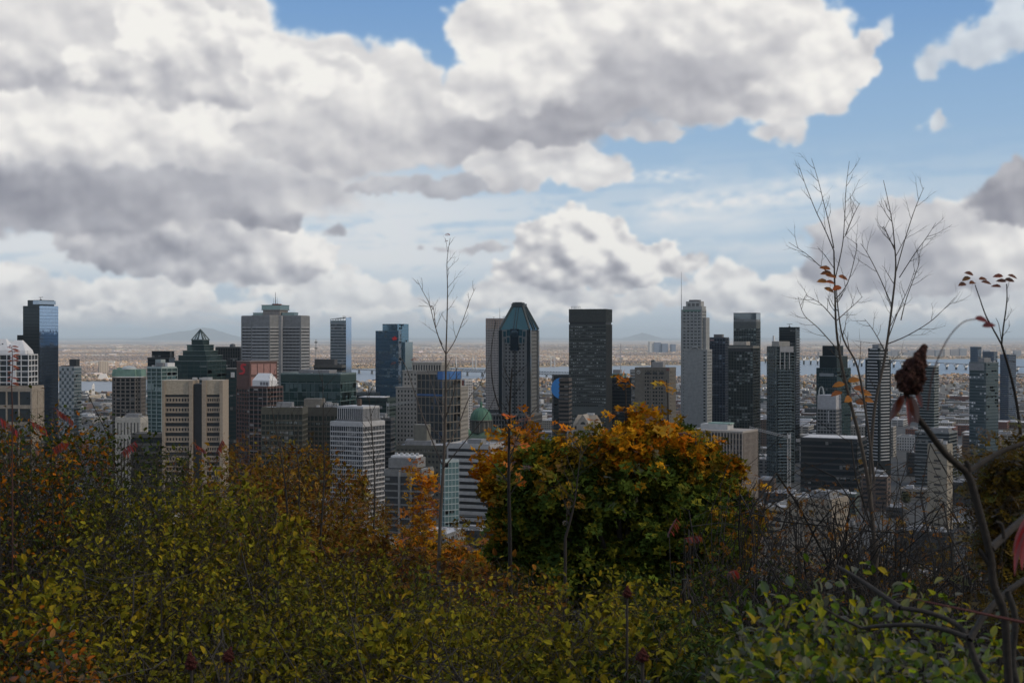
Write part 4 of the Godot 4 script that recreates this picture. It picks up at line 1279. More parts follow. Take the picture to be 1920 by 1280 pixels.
func build_right_towers() -> void:
	var dark := coated(0.10, 0.115, 0.12, 0.55)
	var black := coated(0.035, 0.045, 0.05, 0.5)
	var grey := M(0.36, 0.36, 0.36)
	var pale := M(0.55, 0.55, 0.54)
	var beige := M(0.40, 0.355, 0.30)
	var white := M(0.72, 0.71, 0.70)
	var metal := M(0.10, 0.11, 0.115, 0.5, 0.3)
	var blackm := M(0.035, 0.04, 0.042, 0.6)

	# --- domed cathedral
	var t := thing("domed_cathedral", "stone cathedral with a ribbed green copper dome and small side domes", "cathedral", Vector3.ZERO)
	var cp := P(902, EYE, 1430)
	cp.y = ground(cp.x, cp.z) - 1
	t.position = cp
	t.rotation.y = 0.25
	landmarks.append({"p": cp, "r": 34.0, "n": "the green-domed cathedral", "px": 900})
	var s := {"t": t, "y": cp.y, "dist": 1430.0, "m": 1430.0 / F}
	var copper := M(0.10, 0.235, 0.155, 0.7, 0.0, 6.0)
	var st := M(0.20, 0.19, 0.165)
	var yd := up(s, 787)
	var dome := MB.new()
	var prof := []
	for k in 9:
		var a := PI / 2 * k / 8.0
		prof.append(Vector2(maxf(0.9, 11.4 * cos(a)), 12.6 * sin(a)))
	dome.lathe(Vector3(0, yd, 0), prof, 24)
	obj("dome", dome.mesh(), copper, t)
	var ribs := MB.new()
	for k in 12:
		var d := Vector3(cos(TAU * k / 12), 0, sin(TAU * k / 12))
		for j in 7:
			ribs.bar(Vector3(0, yd, 0) + d * (prof[j].x + 0.12) + Vector3(0, prof[j].y, 0), Vector3(0, yd, 0) + d * (prof[j + 1].x + 0.12) + Vector3(0, prof[j + 1].y, 0), 0.5)
	obj("dome_ribs", ribs.mesh(), M(0.13, 0.27, 0.19, 0.7, 0.0, 6.0), t)
	var lan := MB.new()
	lan.lathe(Vector3(0, yd + 12.3, 0), [Vector2(1.9, 0), Vector2(1.8, 0.5), Vector2(1.3, 0.6), Vector2(1.3, 4.0), Vector2(1.8, 4.2), Vector2(1.3, 5.4), Vector2(0.3, 6.6), Vector2(0.25, 9.0), Vector2(0.02, 9.2)], 12)
	obj("lantern", lan.mesh(), copper, t)
	var drum := MB.new()
	drum.lathe(Vector3(0, yd - 13, 0), [Vector2(10.4, 0), Vector2(10.4, 11.6), Vector2(11.9, 11.8), Vector2(12.0, 13.0), Vector2(11.4, 13.2)], 24)
	obj("drum", drum.mesh(), st, t)
	for k in 16:
		var d := Vector3(cos(TAU * k / 16), 0, sin(TAU * k / 16))
		var col := MB.new()
		col.tube(PackedVector3Array([d * 11.4 + Vector3(0, yd - 12, 0), d * 11.4 + Vector3(0, yd - 1.2, 0)]), PackedFloat32Array([0.65, 0.55]), 6)
		obj("column", col.mesh(), st, t)
	for p in [Vector3(15.5, 0, 8), Vector3(-16.5, 0, 8), Vector3(15, 0, -12)]:
		var sd := MB.new()
		sd.lathe(p + Vector3(0, yd - 20, 0), [Vector2(3.6, 0), Vector2(3.6, 6.4), Vector2(4.3, 6.6), Vector2(4.2, 7.4), Vector2(3.9, 8.6), Vector2(2.8, 10.6), Vector2(1.2, 11.8), Vector2(0.6, 12.2), Vector2(0.5, 14.0), Vector2(0.02, 14.4)], 14)
		obj("side_dome", sd.mesh(), copper, t)
	bx("crossing", t, Vector3(0, (yd - 20) / 2 + 2, 0), Vector3(34, yd - 16, 26), st)
	var nave := MB.new()
	nave.frustum(yd - 16, 46, 15, yd - 11.5, 44, 0.4, Vector3(10, 0, 2))
	nave.frustum(yd - 16.02, 16, 50, yd - 11.3, 0.4, 48, Vector3(0, 0, -6))
	obj("nave_roof", nave.mesh(), M(0.12, 0.20, 0.135, 0.75, 0.0, 8.0), t)
	bx("nave", t, Vector3(10, (yd - 16) / 2, 2), Vector3(45, yd - 16.1, 14.4), st)
	bx("transept", t, Vector3(0, (yd - 16.2) / 2, -6), Vector3(15.4, yd - 16.3, 49), st)
	var lowroof := MB.new()
	lowroof.frustum(yd - 19, 52, 22, yd - 15.4, 50, 18, Vector3(-2, 0, 14))
	obj("aisle_roof", lowroof.mesh(), M(0.065, 0.115, 0.085, 0.75, 0.0, 8.0), t)
	bx("aisle", t, Vector3(-2, (yd - 19) / 2, 14), Vector3(51, yd - 19.1, 21), st)

	# --- striped exchange tower behind
	s = tower({"n": "exchange_tower", "l": "slim beige tower with a ribbed crown behind the left side of the blue-gabled tower", "c": "skyscraper", "short": "the slim beige tower", "x0": 911, "xc": 946, "x1": 958, "t": 598, "d": 1950, "th": 16, "glass": M(0.07, 0.07, 0.07, 0.4), "wall": M(0.44, 0.40, 0.37), "fp": 3.5, "sp": 1.5, "out": 0.3, "bay": 2.2, "pw": 0.9, "pp": 0.05, "plant": false})
	for k in 11:
		bx("crown_fin", s.t, Vector3(lerpf(-s.w / 2 + 1, s.w / 2 - 1, k / 10.0), s.h - 6.4, 0), Vector3(1.1, 14.0, s.d + 1.3), M(0.47, 0.35, 0.28))
	bx("machine_floor", s.t, Vector3(0, up(s, 771), 0), Vector3(s.w + 1.0, 5.0, s.d + 1.0), blackm)
	antenna(s.t, Vector3(2, s.h, 0), 17.0, 0.3)
	davit(s.t, Vector3(s.w * 0.3, s.h + 1, 0), 2.6)
	davit(s.t, Vector3(-s.w * 0.25, s.h + 1, 0), 2.0)

	# --- grey tower with a blue gabled glass roof
	s = site({"n": "gabled_tower", "l": "grey stone tower with a steep blue glass roof cut flat at the top, centre", "c": "skyscraper", "short": "the blue-gabled tower", "x0": 935, "xc": 994, "x1": 1011, "t": 620, "d": 1480, "th": 16})
	var gs := M(0.205, 0.21, 0.205)
	var bg := coated(0.022, 0.085, 0.115, 0.48, 0.1)
	var W: float = s.w
	var D: float = s.d
	skin(s.t, Vector3.ZERO, W - 3.0, D - 3.0, 0, s.h, {"glass": black, "wall": gs, "fp": 4.0, "sp": 2.1, "out": 0.5, "bay": 4.0, "pw": 2.1, "pp": 0.05})
	for sx in [-1, 1]:
		for sz in [-1, 1]:
			bx("corner_glass", s.t, Vector3(sx * (W / 2 - 1.6), s.h / 2 + 0.4, sz * (D / 2 - 1.6)), Vector3(3.9, s.h + 0.6, 3.9), coated(0.03, 0.045, 0.055, 0.5))
			bx("corner_pier", s.t, Vector3(sx * (W / 2 - 4.4), s.h / 2 + 0.6, sz * (D / 2 - 0.3)), Vector3(1.8, s.h + 1.0, 1.2), gs)
			bx("corner_pier", s.t, Vector3(sx * (W / 2 - 0.3), s.h / 2 + 0.62, sz * (D / 2 - 4.4)), Vector3(1.2, s.h + 1.0, 1.8), gs)
			bx("shoulder", s.t, Vector3(sx * (W / 2 - 6.5), s.h - 3.8, sz * (D / 2 - 0.4)), Vector3(4.4, 9.6, 1.3), gs)
			bx("shoulder_window", s.t, Vector3(sx * (W / 2 - 6.5), s.h - 3.4, sz * (D / 2 + 0.3)), Vector3(3.0, 6.0, 0.3), bg)
			bx("shoulder_window", s.t, Vector3(sx * (W / 2 - 10.6), s.h - 10.0, sz * (D / 2 + 0.3)), Vector3(3.0, 6.2, 0.3), bg)
			bx("shoulder", s.t, Vector3(sx * (W / 2 - 10.6), s.h - 10.0, sz * (D / 2 - 0.5)), Vector3(5.2, 8.8, 1.3), gs)
	for sz in [-1, 1]:
		bx("keystone_glass", s.t, Vector3(0, (up(s, 657) + s.h) / 2 + 1, sz * (D / 2 - 0.5)), Vector3(9.4, s.h - up(s, 657) + 2, 1.4), coated(0.02, 0.035, 0.05, 0.5))
		bx("upper_glass", s.t, Vector3(0, s.h - 6.0, sz * (D / 2 - 0.7)), Vector3(W * 0.62, 13.0, 1.2), bg)
		bx("centre_slot", s.t, Vector3(0, up(s, 657) / 2, sz * (D / 2 - 0.6)), Vector3(1.6, up(s, 657), 1.3), blackm)
	var arch := MB.new()
	arch.lathe(Vector3.ZERO, [Vector2(4.6, -0.8), Vector2(4.6, 0.8), Vector2(4.0, 0.9), Vector2(0.02, 0.9)], 20)
	var ao := obj("arch", arch.mesh(), coated(0.025, 0.05, 0.07, 0.5), s.t)
	ao.rotation.x = PI / 2
	ao.position = Vector3(0, s.h - 3.6, D / 2 - 0.3)
	var y0 := up(s, 617)
	var y1 := up(s, 573)
	var roof := MB.new()
	roof.frustum(y0 - 0.6, W * 0.97, D * 0.97, y1, W * 0.31, D * 0.31)
	obj("glass_roof", roof.mesh(), bg, s.t)
	bx("roof_sill", s.t, Vector3(0, y0 - 1.4, 0), Vector3(W * 0.95, 2.0, D * 0.95), blackm)
	var rib := MB.new()
	for sx in [-1, 1]:
		for sz in [-1, 1]:
			rib.bar(Vector3(sx * W * 0.485, y0, sz * D * 0.485), Vector3(sx * W * 0.155, y1 + 0.6, sz * D * 0.155), 1.9)
			rib.bar(Vector3(sx * 1.4, y0, sz * D * 0.487), Vector3(sx * 1.4, y1, sz * D * 0.158), 0.6)
			rib.bar(Vector3(sx * W * 0.487, y0, sz * 3.6), Vector3(sx * W * 0.158, y1, sz * 1.6), 1.3)
	obj("roof_ribs", rib.mesh(), M(0.03, 0.05, 0.055, 0.5), s.t)
	bx("flat_cap", s.t, Vector3(0, y1 + 0.9, 0), Vector3(W * 0.39, 3.4, D * 0.37), M(0.045, 0.06, 0.062, 0.5))
	bx("cap_top", s.t, Vector3(-0.6, y1 + 3.2, 0), Vector3(W * 0.31, 1.4, D * 0.30), M(0.05, 0.065, 0.066, 0.5))
	bx("cap_slab", s.t, Vector3(-0.6, y1 + 4.1, 0), Vector3(W * 0.2, 0.5, D * 0.2), grey)
	var low := up(s, 778)
	skin(s.t, Vector3(-3.0, 0, 1.5), W + 11.0, D + 8.0, 0, low, {"glass": black, "wall": M(0.17, 0.165, 0.155), "fp": 5.0, "sp": 1.2, "out": 0.4, "bay": 3.4, "pw": 1.2})
	bx("podium_roof", s.t, Vector3(-3.0, low + 0.3, 1.5), Vector3(W + 11.6, 0.6, D + 8.6), M(0.17, 0.165, 0.155))

	# --- dark slate slab
	s = site({"n": "slate_slab_tower", "l": "dark green-grey slab tower with rows of pale blinds, right of centre", "c": "skyscraper", "short": "the dark slab tower", "x0": 1067, "xc": 1136, "x1": 1147, "t": 579, "d": 1400, "th": 12})
	var slate := M(0.075, 0.085, 0.078, 0.7)
	var bl := {"glass": black, "wall": slate, "fp": 3.32, "sp": 1.9, "out": 0.3, "bay": 1.9, "pw": 0.5, "pp": 0.05, "panes": 0.62, "tones": [Vector3(0.46, 0.50, 0.48), Vector3(0.30, 0.34, 0.33), Vector3(0.05, 0.06, 0.06), Vector3(0.40, 0.43, 0.42)]}
	skin(s.t, Vector3.ZERO, s.w, s.d, 0, up(s, 608), bl)
	bx("blank_top", s.t, Vector3(0, (up(s, 604) + s.h) / 2, 0), Vector3(s.w + 0.8, s.h - up(s, 604), s.d + 0.8), M(0.06, 0.066, 0.06, 0.7))
	bx("machine_band", s.t, Vector3(0, up(s, 606), 0), Vector3(s.w - 0.5, 3.4, s.d - 0.5), blackm)
	var rb := MB.new()
	for k in 38:
		rb.box(Vector3(lerpf(-s.w / 2, s.w / 2, k / 37.0), s.h - 6.6, s.d / 2 + 0.5), Vector3(0.35, 13.0, 0.4))
	for k in 20:
		rb.box(Vector3(s.w / 2 + 0.5, s.h - 6.6, lerpf(-s.d / 2, s.d / 2, k / 19.0)), Vector3(0.4, 13.0, 0.35))
	obj("top_ribs", rb.mesh(), M(0.10, 0.11, 0.10, 0.6), s.t, "stuff")
	for k in 20:
		bx("side_rib", s.t, Vector3(s.w / 2 + 0.45, up(s, 608) / 2, lerpf(-s.d / 2, s.d / 2, k / 19.0)), Vector3(0.4, up(s, 608), 0.5), M(0.06, 0.065, 0.062, 0.7))
	bx("lower_wall", s.t, Vector3(0, up(s, 771), s.d / 2 + 0.6), Vector3(s.w, 16.0 * s.m, 0.4), M(0.10, 0.115, 0.108, 0.7))
	var rail := MB.new()
	for k in 7:
		var x: float = -s.w / 2 + 1 + k * 1.5
		rail.bar(Vector3(x, s.h, s.d * 0.3), Vector3(x, s.h + 2.8, s.d * 0.3), 0.22)
	rail.bar(Vector3(-s.w / 2 + 0.5, s.h + 2.8, s.d * 0.3), Vector3(-s.w / 2 + 10.2, s.h + 2.8, s.d * 0.3), 0.25)
	rail.bar(Vector3(-s.w / 2 + 0.5, s.h + 1.4, s.d * 0.3), Vector3(-s.w / 2 + 10.2, s.h + 1.4, s.d * 0.3), 0.2)
	obj("roof_railing", rail.mesh(), metal, s.t)

	# --- brown banded narrow block, blue sign building, black block
	tower({"n": "brown_banded_block", "l": "narrow brown banded block against the left side of the dark slab tower", "c": "office building", "short": "the brown banded block", "x0": 1049, "xc": 1066, "x1": 1070, "t": 711, "d": 1300, "dep": 20.0, "th": 8, "glass": black, "wall": M(0.12, 0.10, 0.085), "fp": 3.9, "sp": 2.0, "out": 0.6, "plant": false})
	s = tower({"n": "blue_disc_building", "l": "dark building with a big blue round sign left of the dark slab tower", "c": "building", "short": "the blue disc building", "x0": 1035, "xc": 1038, "x1": 1075, "t": 704, "d": 1750, "th": 78, "glass": black, "wall": blackm, "fp": 5.0, "sp": 0.4, "plant": false})
	var disc := MB.new()
	disc.lathe(Vector3.ZERO, [Vector2(0.02, 0.5), Vector2(13.2, 0.5), Vector2(13.4, 0.3), Vector2(13.4, -0.3)], 40)
	var dob := obj("blue_disc", disc.mesh(), M(0.02, 0.17, 0.48, 0.5, 0.0, 10.0, 0.0), s.t)
	dob.rotation.z = -PI / 2
	dob.position = Vector3(s.w / 2 + 0.7, s.h - 16.0, s.d * 0.10)
	s = tower({"n": "black_banded_block", "l": "black glass block between the dark slab tower and the brown hotel tower", "c": "office building", "short": "the black banded block", "x0": 1140, "xc": 1184, "x1": 1191, "t": 711, "d": 1430, "th": 12, "glass": black, "wall": M(0.022, 0.026, 0.028, 0.5), "fp": 3.6, "sp": 1.0, "out": 0.15, "plant": false})
	s = tower({"n": "copper_roof_block", "l": "low block with a pale green copper roof behind the black block", "c": "building", "x0": 1146, "xc": 1168, "x1": 1174, "t": 702, "d": 1800, "th": 14, "glass": dark, "wall": M(0.20, 0.33, 0.28), "fp": 6.0, "sp": 4.0, "plant": false})
	bx("upper_block", s.t, Vector3(-2, s.h + 3.0, -2), Vector3(s.w * 0.6, 6.0, s.d * 0.6), M(0.3, 0.28, 0.27))
	tower({"n": "pale_block", "l": "small pale block wedged left of the brown hotel tower", "c": "building", "x0": 1182, "xc": 1192, "x1": 1196, "t": 694, "d": 1750, "th": 14, "glass": dark, "wall": M(0.40, 0.39, 0.37), "fp": 4.0, "sp": 3.0, "plant": false})

	# --- brown hotel tower
	s = site({"n": "hotel_tower", "l": "brown concrete hotel tower with a pale round emblem near its top left", "c": "hotel", "short": "the brown hotel tower", "x0": 1191, "xc": 1255, "x1": 1267, "t": 689, "d": 1230, "th": 14})
	var hb := M(0.185, 0.165, 0.135)
	skin(s.t, Vector3.ZERO, s.w, s.d, 0, s.h, {"glass": black, "wall": hb, "fp": 3.25, "sp": 1.7, "out": 0.3, "bay": 2.5, "pw": 0.9, "pp": 0.05})
	for k in [[-0.5, 0.28], [0.36, 0.15]]:
		bx("blank_strip", s.t, Vector3(s.w * (k[0] + k[1] / 2), s.h / 2, 0.1), Vector3(s.w * k[1], s.h + 0.02, s.d + 0.9), hb)
	for k in 2:
		bx("blank_strip", s.t, Vector3(s.w * (-0.03 + 0.21 * k), s.h / 2 - 3.0, 0.1), Vector3(1.1, s.h - 6.0, s.d + 0.86), hb)
	bx("blank_top", s.t, Vector3(0, s.h - 1.4, 0), Vector3(s.w + 0.9, 2.8, s.d + 0.94), hb)
	for k in 3:
		bx("top_window", s.t, Vector3(s.w * (-0.12 + 0.2 * k), s.h - 5.0, s.d / 2 + 0.36), Vector3(4.0, 2.2, 0.2), blackm)
	for k in 20:
		bx("side_slab", s.t, Vector3(s.w / 2 + 0.5, s.h - 4.0 - k * 3.3, -s.d * 0.05), Vector3(0.5, 1.4, s.d * 0.8), M(0.15, 0.135, 0.11))
	var em := MB.new()
	for k in 20:
		var a := TAU * k / 20
		var b := TAU * (k + 1) / 20
		em.bar(Vector3(cos(a), sin(a), 0) * 1.5, Vector3(cos(b), sin(b), 0) * 1.5, 0.32)
	for k in 4:
		em.bar(Vector3(-0.9 + 0.4 * k, 0.8 - 0.5 * k, 0.03), Vector3(0.5 + 0.1 * k, 0.9 - 0.5 * k, 0.03), 0.26)
	var eo := obj("round_emblem", em.mesh(), M(0.6, 0.6, 0.58, 0.5, 0.0, 10.0, 0.0), s.t)
	eo.position = Vector3(-s.w * 0.40, s.h - 4.2, s.d / 2 + 0.75)
	bx("red_sign", s.t, Vector3(s.w / 2 - 1.2, s.h - 1.8, s.d / 2 + 0.75), Vector3(2.4, 1.8, 0.3), M(0.22, 0.06, 0.045, 0.5))
	bx("plant_room", s.t, Vector3(s.w * 0.08, s.h + 2.4, -2), Vector3(s.w * 0.32, 4.8, s.d * 0.4), M(0.36, 0.35, 0.34))
	bx("lift_head", s.t, Vector3(-s.w * 0.1, s.h + 3.2, -3), Vector3(2.4, 6.4, 4), metal)

	# --- tall pale tower with a spire
	s = site({"n": "spire_tower", "l": "tall pale grey stepped tower with a needle spire at its left corner", "c": "skyscraper", "short": "the spire tower", "x0": 1279, "xc": 1316, "x1": 1324, "t": 580, "d": 1480, "th": 20})
	var pg := M(0.36, 0.37, 0.36, 0.75)
	var gk := {"glass": black, "wall": pg, "fp": 3.45, "sp": 1.9, "out": 0.3, "bay": 4.05, "pw": 1.7, "pp": 0.04}
	skin(s.t, Vector3.ZERO, s.w, s.d, 0, s.h, gk)
	var mull := MB.new()
	for k in 5:
		mull.box(Vector3(lerpf(-s.w / 2, s.w / 2, (k + 0.5) / 5.0), s.h / 2, s.d / 2 + 0.1), Vector3(0.35, s.h - 1, 0.3))
	obj("window_mullions", mull.mesh(), pg, s.t, "stuff")
	skin(s.t, Vector3(4.0, 0, -1.0), s.w + 3.6, s.d + 2.0, 0, up(s, 656), gk)
	bx("step_ledge", s.t, Vector3(4.0, up(s, 656) + 0.2, -1.0), Vector3(s.w + 4.6, 0.8, s.d + 3.0), M(0.42, 0.42, 0.40))
	var arc := MB.new()
	for k in 10:
		var a := PI * k / 10.0
		var b := PI * (k + 1) / 10.0
		arc.bar(Vector3(cos(a) * 4.4, sin(a) * 2.6, 0), Vector3(cos(b) * 4.4, sin(b) * 2.6, 0), 1.0)
	var aob := obj("arched_hood", arc.mesh(), M(0.46, 0.46, 0.44), s.t)
	aob.position = Vector3(3.6, up(s, 655), s.d / 2 + 1.0)
	bx("side_step", s.t, Vector3(s.w / 2 + 1.8, up(s, 595) / 2, -2.0), Vector3(3.8, up(s, 595), s.d * 0.86), pg)
	var ww: float = s.w * 0.76
	bx("crown", s.t, Vector3(1.0, s.h + 4.4, 0), Vector3(ww, 8.8, s.d * 0.74), M(0.46, 0.46, 0.445))
	for k in 3:
		bx("crown_louvre", s.t, Vector3(1.0 + (k - 1) * ww * 0.28, s.h + 3.8, s.d * 0.37 + 0.05), Vector3(ww * 0.19, 5.6, 0.2), M(0.17, 0.17, 0.17))
	bx("crown_cap", s.t, Vector3(1.0, s.h + 9.6, 0), Vector3(ww * 0.66, 1.8, s.d * 0.5), M(0.20, 0.20, 0.20))
	bx("crown_shoulder", s.t, Vector3(0.3, s.h + 1.8, 0), Vector3(s.w * 0.98, 3.6, s.d * 0.96), M(0.40, 0.41, 0.40))
	bx("green_band", s.t, Vector3(0, s.h - 1.2, 0.1), Vector3(s.w * 0.94, 1.8, s.d + 0.66), M(0.17, 0.27, 0.23))
	var sp := MB.new()
	var spb := Vector3(-s.w / 2 - 1.6, 0, s.d / 2 - 2.0)
	sp.tube(PackedVector3Array([spb + Vector3(0, 40, 0), spb + Vector3(0, up(s, 575), 0), spb + Vector3(0, up(s, 508), 0)]), PackedFloat32Array([0.7, 0.42, 0.14]), 8)
	obj("spire", sp.mesh(), M(0.34, 0.35, 0.36, 0.4, 0.4, 10.0, 0.0), s.t)
	for k in 22:
		bx("spire_bracket", s.t, spb + Vector3(0.8, up(s, 575) - 4.0 - k * 6.5, 0), Vector3(2.4, 0.7, 0.7), grey)

	# --- dark residential towers to the right
	var bal := M(0.12, 0.15, 0.17, 0.5)
	s = tower({"n": "navy_tower", "l": "dark blue-black apartment tower with balconies right of the spire tower", "c": "apartment building", "short": "the navy apartment tower", "x0": 1329, "xc": 1360, "x1": 1367, "t": 634, "d": 1560, "th": 16, "glass": coated(0.05, 0.07, 0.10, 0.5), "wall": M(0.075, 0.09, 0.11, 0.5), "fp": 3.0, "sp": 0.6, "out": 0.5, "bay": 3.2, "pw": 0.4, "panes": 0.3, "tones": [Vector3(0.18, 0.24, 0.30), Vector3(0.06, 0.08, 0.11), Vector3(0.10, 0.15, 0.2)], "plant": false})
	bx("penthouse", s.t, Vector3(0, s.h + 2.2, 0), Vector3(s.w * 0.5, 4.4, s.d * 0.5), M(0.16, 0.16, 0.16))
	bx("pale_sign", s.t, Vector3(-s.w * 0.28, s.h - 2.0, s.d / 2 + 0.8), Vector3(4.2, 1.6, 0.3), M(0.42, 0.30, 0.30, 0.5))
	s = site({"n": "sail_top_tower", "l": "dark glass tower with a grey louvred top, behind the beige-capped black block", "c": "apartment building", "short": "the grey-topped glass tower", "x0": 1376, "xc": 1418, "x1": 1426, "t": 587, "d": 1640, "th": 12})
	skin(s.t, Vector3.ZERO, s.w, s.d, 0, up(s, 615), {"glass": coated(0.055, 0.075, 0.075, 0.5), "wall": M(0.10, 0.12, 0.12, 0.5), "fp": 3.1, "sp": 0.5, "out": 0.3, "bay": 3.0, "pw": 0.3, "panes": 0.45, "panew": 3.0, "tones": [Vector3(0.22, 0.26, 0.24), Vector3(0.10, 0.13, 0.13), Vector3(0.04, 0.05, 0.05)]})
	bx("louvred_top", s.t, Vector3(0, (up(s, 615) + up(s, 603)) / 2, 0), Vector3(s.w + 0.7, up(s, 603) - up(s, 615), s.d + 0.7), M(0.12, 0.135, 0.13))
	bx("pale_band", s.t, Vector3(0, up(s, 601), 0), Vector3(s.w + 0.5, 2.8, s.d + 0.5), M(0.24, 0.25, 0.25))
	bx("crown_glass", s.t, Vector3(0, (up(s, 599) + s.h) / 2, 0), Vector3(s.w + 0.6, s.h - up(s, 599), s.d + 0.6), coated(0.22, 0.26, 0.28, 0.7))
	bx("crown_edge", s.t, Vector3(0, s.h + 0.2, 0), Vector3(s.w + 0.9, 0.7, s.d + 0.9), metal)
	s = tower({"n": "beige_capped_block", "l": "black-green apartment block with a flat beige cap before the grey-topped glass tower", "c": "apartment building", "short": "the beige-capped black block", "x0": 1366, "xc": 1412, "x1": 1424, "t": 649, "d": 1400, "th": 16, "glass": coated(0.04, 0.055, 0.052, 0.45), "wall": M(0.055, 0.065, 0.062, 0.5), "fp": 3.1, "sp": 0.5, "out": 0.3, "bay": 2.8, "pw": 0.35, "blank": 2.0, "topmat": M(0.24, 0.23, 0.20), "panes": 0.4, "tones": [Vector3(0.14, 0.18, 0.17), Vector3(0.05, 0.07, 0.07), Vector3(0.24, 0.27, 0.26)], "plant": false})
	bx("beige_cap", s.t, Vector3(-s.w * 0.08, s.h + 2.4, 0), Vector3(s.w * 0.52, 4.8, s.d * 0.6), M(0.40, 0.37, 0.32))
	bx("shadow_gap", s.t, Vector3(0, s.h - 4.0, 0.2), Vector3(s.w * 0.9, 3.6, s.d + 0.5), blackm)

	s = site({"n": "black_balcony_tower", "l": "black tower with a bright balcony edge on its right, behind the glass-fronted block", "c": "apartment building", "short": "the black balcony tower", "x0": 1461, "xc": 1492, "x1": 1500, "t": 613, "d": 1620, "th": 22})
	skin(s.t, Vector3.ZERO, s.w, s.d, 0, s.h, {"glass": black, "wall": blackm, "fp": 3.0, "sp": 0.5, "out": 0.2})
	for k in 34:
		bx("balcony", s.t, Vector3(s.w / 2 + 0.5, s.h - 14.0 - k * 3.0, 0), Vector3(1.6, 1.0, s.d * 0.9), M(0.30, 0.33, 0.36))
	davit(s.t, Vector3(0, s.h, 0), 3.4)
	s = site({"n": "glass_fronted_block", "l": "grey-blue apartment block with a beige roof box left of the bare twin trees", "c": "apartment building", "short": "the glass-fronted block", "x0": 1439, "xc": 1456, "x1": 1490, "t": 649, "d": 1360, "th": 62})
	skin(s.t, Vector3.ZERO, s.w, s.d, 0, s.h, {"glass": coated(0.05, 0.07, 0.075, 0.5), "wall": M(0.11, 0.14, 0.145, 0.5), "fp": 3.05, "sp": 0.6, "out": 0.4, "bay": 4.0, "pw": 0.4, "panes": 0.35, "tones": [Vector3(0.20, 0.24, 0.24), Vector3(0.08, 0.11, 0.115)]})
	for k in 34:
		bx("balcony_glass", s.t, Vector3(s.w / 2 + 0.9, s.h - 24.0 - k * 3.05, s.d * 0.05), Vector3(1.6, 1.1, s.d * 0.78), coated(0.22, 0.28, 0.31, 0.6))
	bx("white_top", s.t, Vector3(0.4, s.h - 3.0, -s.d * 0.05), Vector3(s.w + 1.6, 5.6, s.d * 0.74), M(0.40, 0.40, 0.41))
	for k in 3:
		bx("white_fin", s.t, Vector3(s.w / 2 + 0.6, s.h - 14.0, s.d * (0.3 - 0.25 * k)), Vector3(0.5, 17.0, 0.7), M(0.45, 0.46, 0.47))
	bx("beige_cap", s.t, Vector3(0, s.h + 2.4, 0), Vector3(s.w * 0.8, 4.8, s.d * 0.6), M(0.42, 0.40, 0.36))

	# --- rounded black glass tower with set-back top and white gallery below
	s = site({"n": "setback_glass_tower", "l": "dark teal glass tower with a set-back black top, seen through the bare twin trees", "c": "office building", "short": "the set-back teal tower", "x0": 1531, "xc": 1570, "x1": 1596, "t": 690, "d": 1600, "th": 32})
	var tg := coated(0.045, 0.085, 0.09, 0.55)
	skin(s.t, Vector3.ZERO, s.w, s.d, 0, s.h, {"glass": tg, "wall": M(0.06, 0.09, 0.095, 0.4), "fp": 3.8, "sp": 0.5, "out": 0.1, "bay": 3.0, "pw": 0.15})
	bx("pale_band", s.t, Vector3(0, s.h - 8.0, s.d / 2 + 0.3), Vector3(s.w * 0.7, 3.6, 0.3), M(0.30, 0.33, 0.34))
	bx("middle_tier", s.t, Vector3(0, (s.h + up(s, 668)) / 2, 0), Vector3(s.w * 0.84, up(s, 668) - s.h, s.d * 0.8), coated(0.04, 0.06, 0.065, 0.5))
	bx("upper_tier", s.t, Vector3(-1, (up(s, 668) + up(s, 648)) / 2, 0), Vector3(s.w * 0.62, up(s, 648) - up(s, 668), s.d * 0.6), black)
	bx("tier_ledge", s.t, Vector3(0, up(s, 668) + 0.2, 0), Vector3(s.w * 0.88, 0.6, s.d * 0.84), M(0.22, 0.24, 0.24))
	s = site({"n": "white_gallery_block", "l": "white block with a glass barrel arch below the set-back teal tower", "c": "building", "short": "the white gallery block", "x0": 1533, "xc": 1568, "x1": 1578, "t": 741, "d": 1420, "th": 14})
	skin(s.t, Vector3.ZERO, s.w, s.d, 0, s.h - 14.0, {"glass": dark, "wall": grey, "fp": 3.6, "sp": 1.2, "bay": 3.0})
	bx("white_face", s.t, Vector3(0, s.h - 7.0, 0), Vector3(s.w, 14.0, s.d), M(0.55, 0.55, 0.57))
	bx("white_mast", s.t, Vector3(s.w * 0.1, s.h - 22.0, s.d / 2 + 0.6), Vector3(0.8, 12.0, 0.6), white)
	var arcs := MB.new()
	for j in 4:
		for k in 10:
			var a := PI * k / 10.0
			var b := PI * (k + 1) / 10.0
			arcs.bar(Vector3(cos(a) * 2.6, sin(a) * 9.0, -j * 1.2), Vector3(cos(b) * 2.6, sin(b) * 9.0, -j * 1.2), 0.4)
	var arco := obj("barrel_arch", arcs.mesh(), M(0.50, 0.54, 0.54), s.t)
	arco.position = Vector3(-s.w * 0.4, s.h - 0.5, s.d * 0.2)

	# --- white striped tower with a rounded top
	s = site({"n": "striped_tower", "l": "dark tower ringed by white balcony stripes, narrowing at its rounded top", "c": "apartment building", "short": "the white-striped tower", "x0": 1620, "xc": 1650, "x1": 1674, "t": 652, "d": 1420, "th": 40})
	var sw: float = s.w
	var sd2: float = s.d
	bx("glazing", s.t, Vector3(0, s.h / 2 - 6, 0), Vector3(sw * 0.9, s.h - 12, sd2 * 0.9), black)
	bx("top_glazing", s.t, Vector3(0, s.h - 7, 0), Vector3(sw * 0.7, 13, sd2 * 0.7), black)
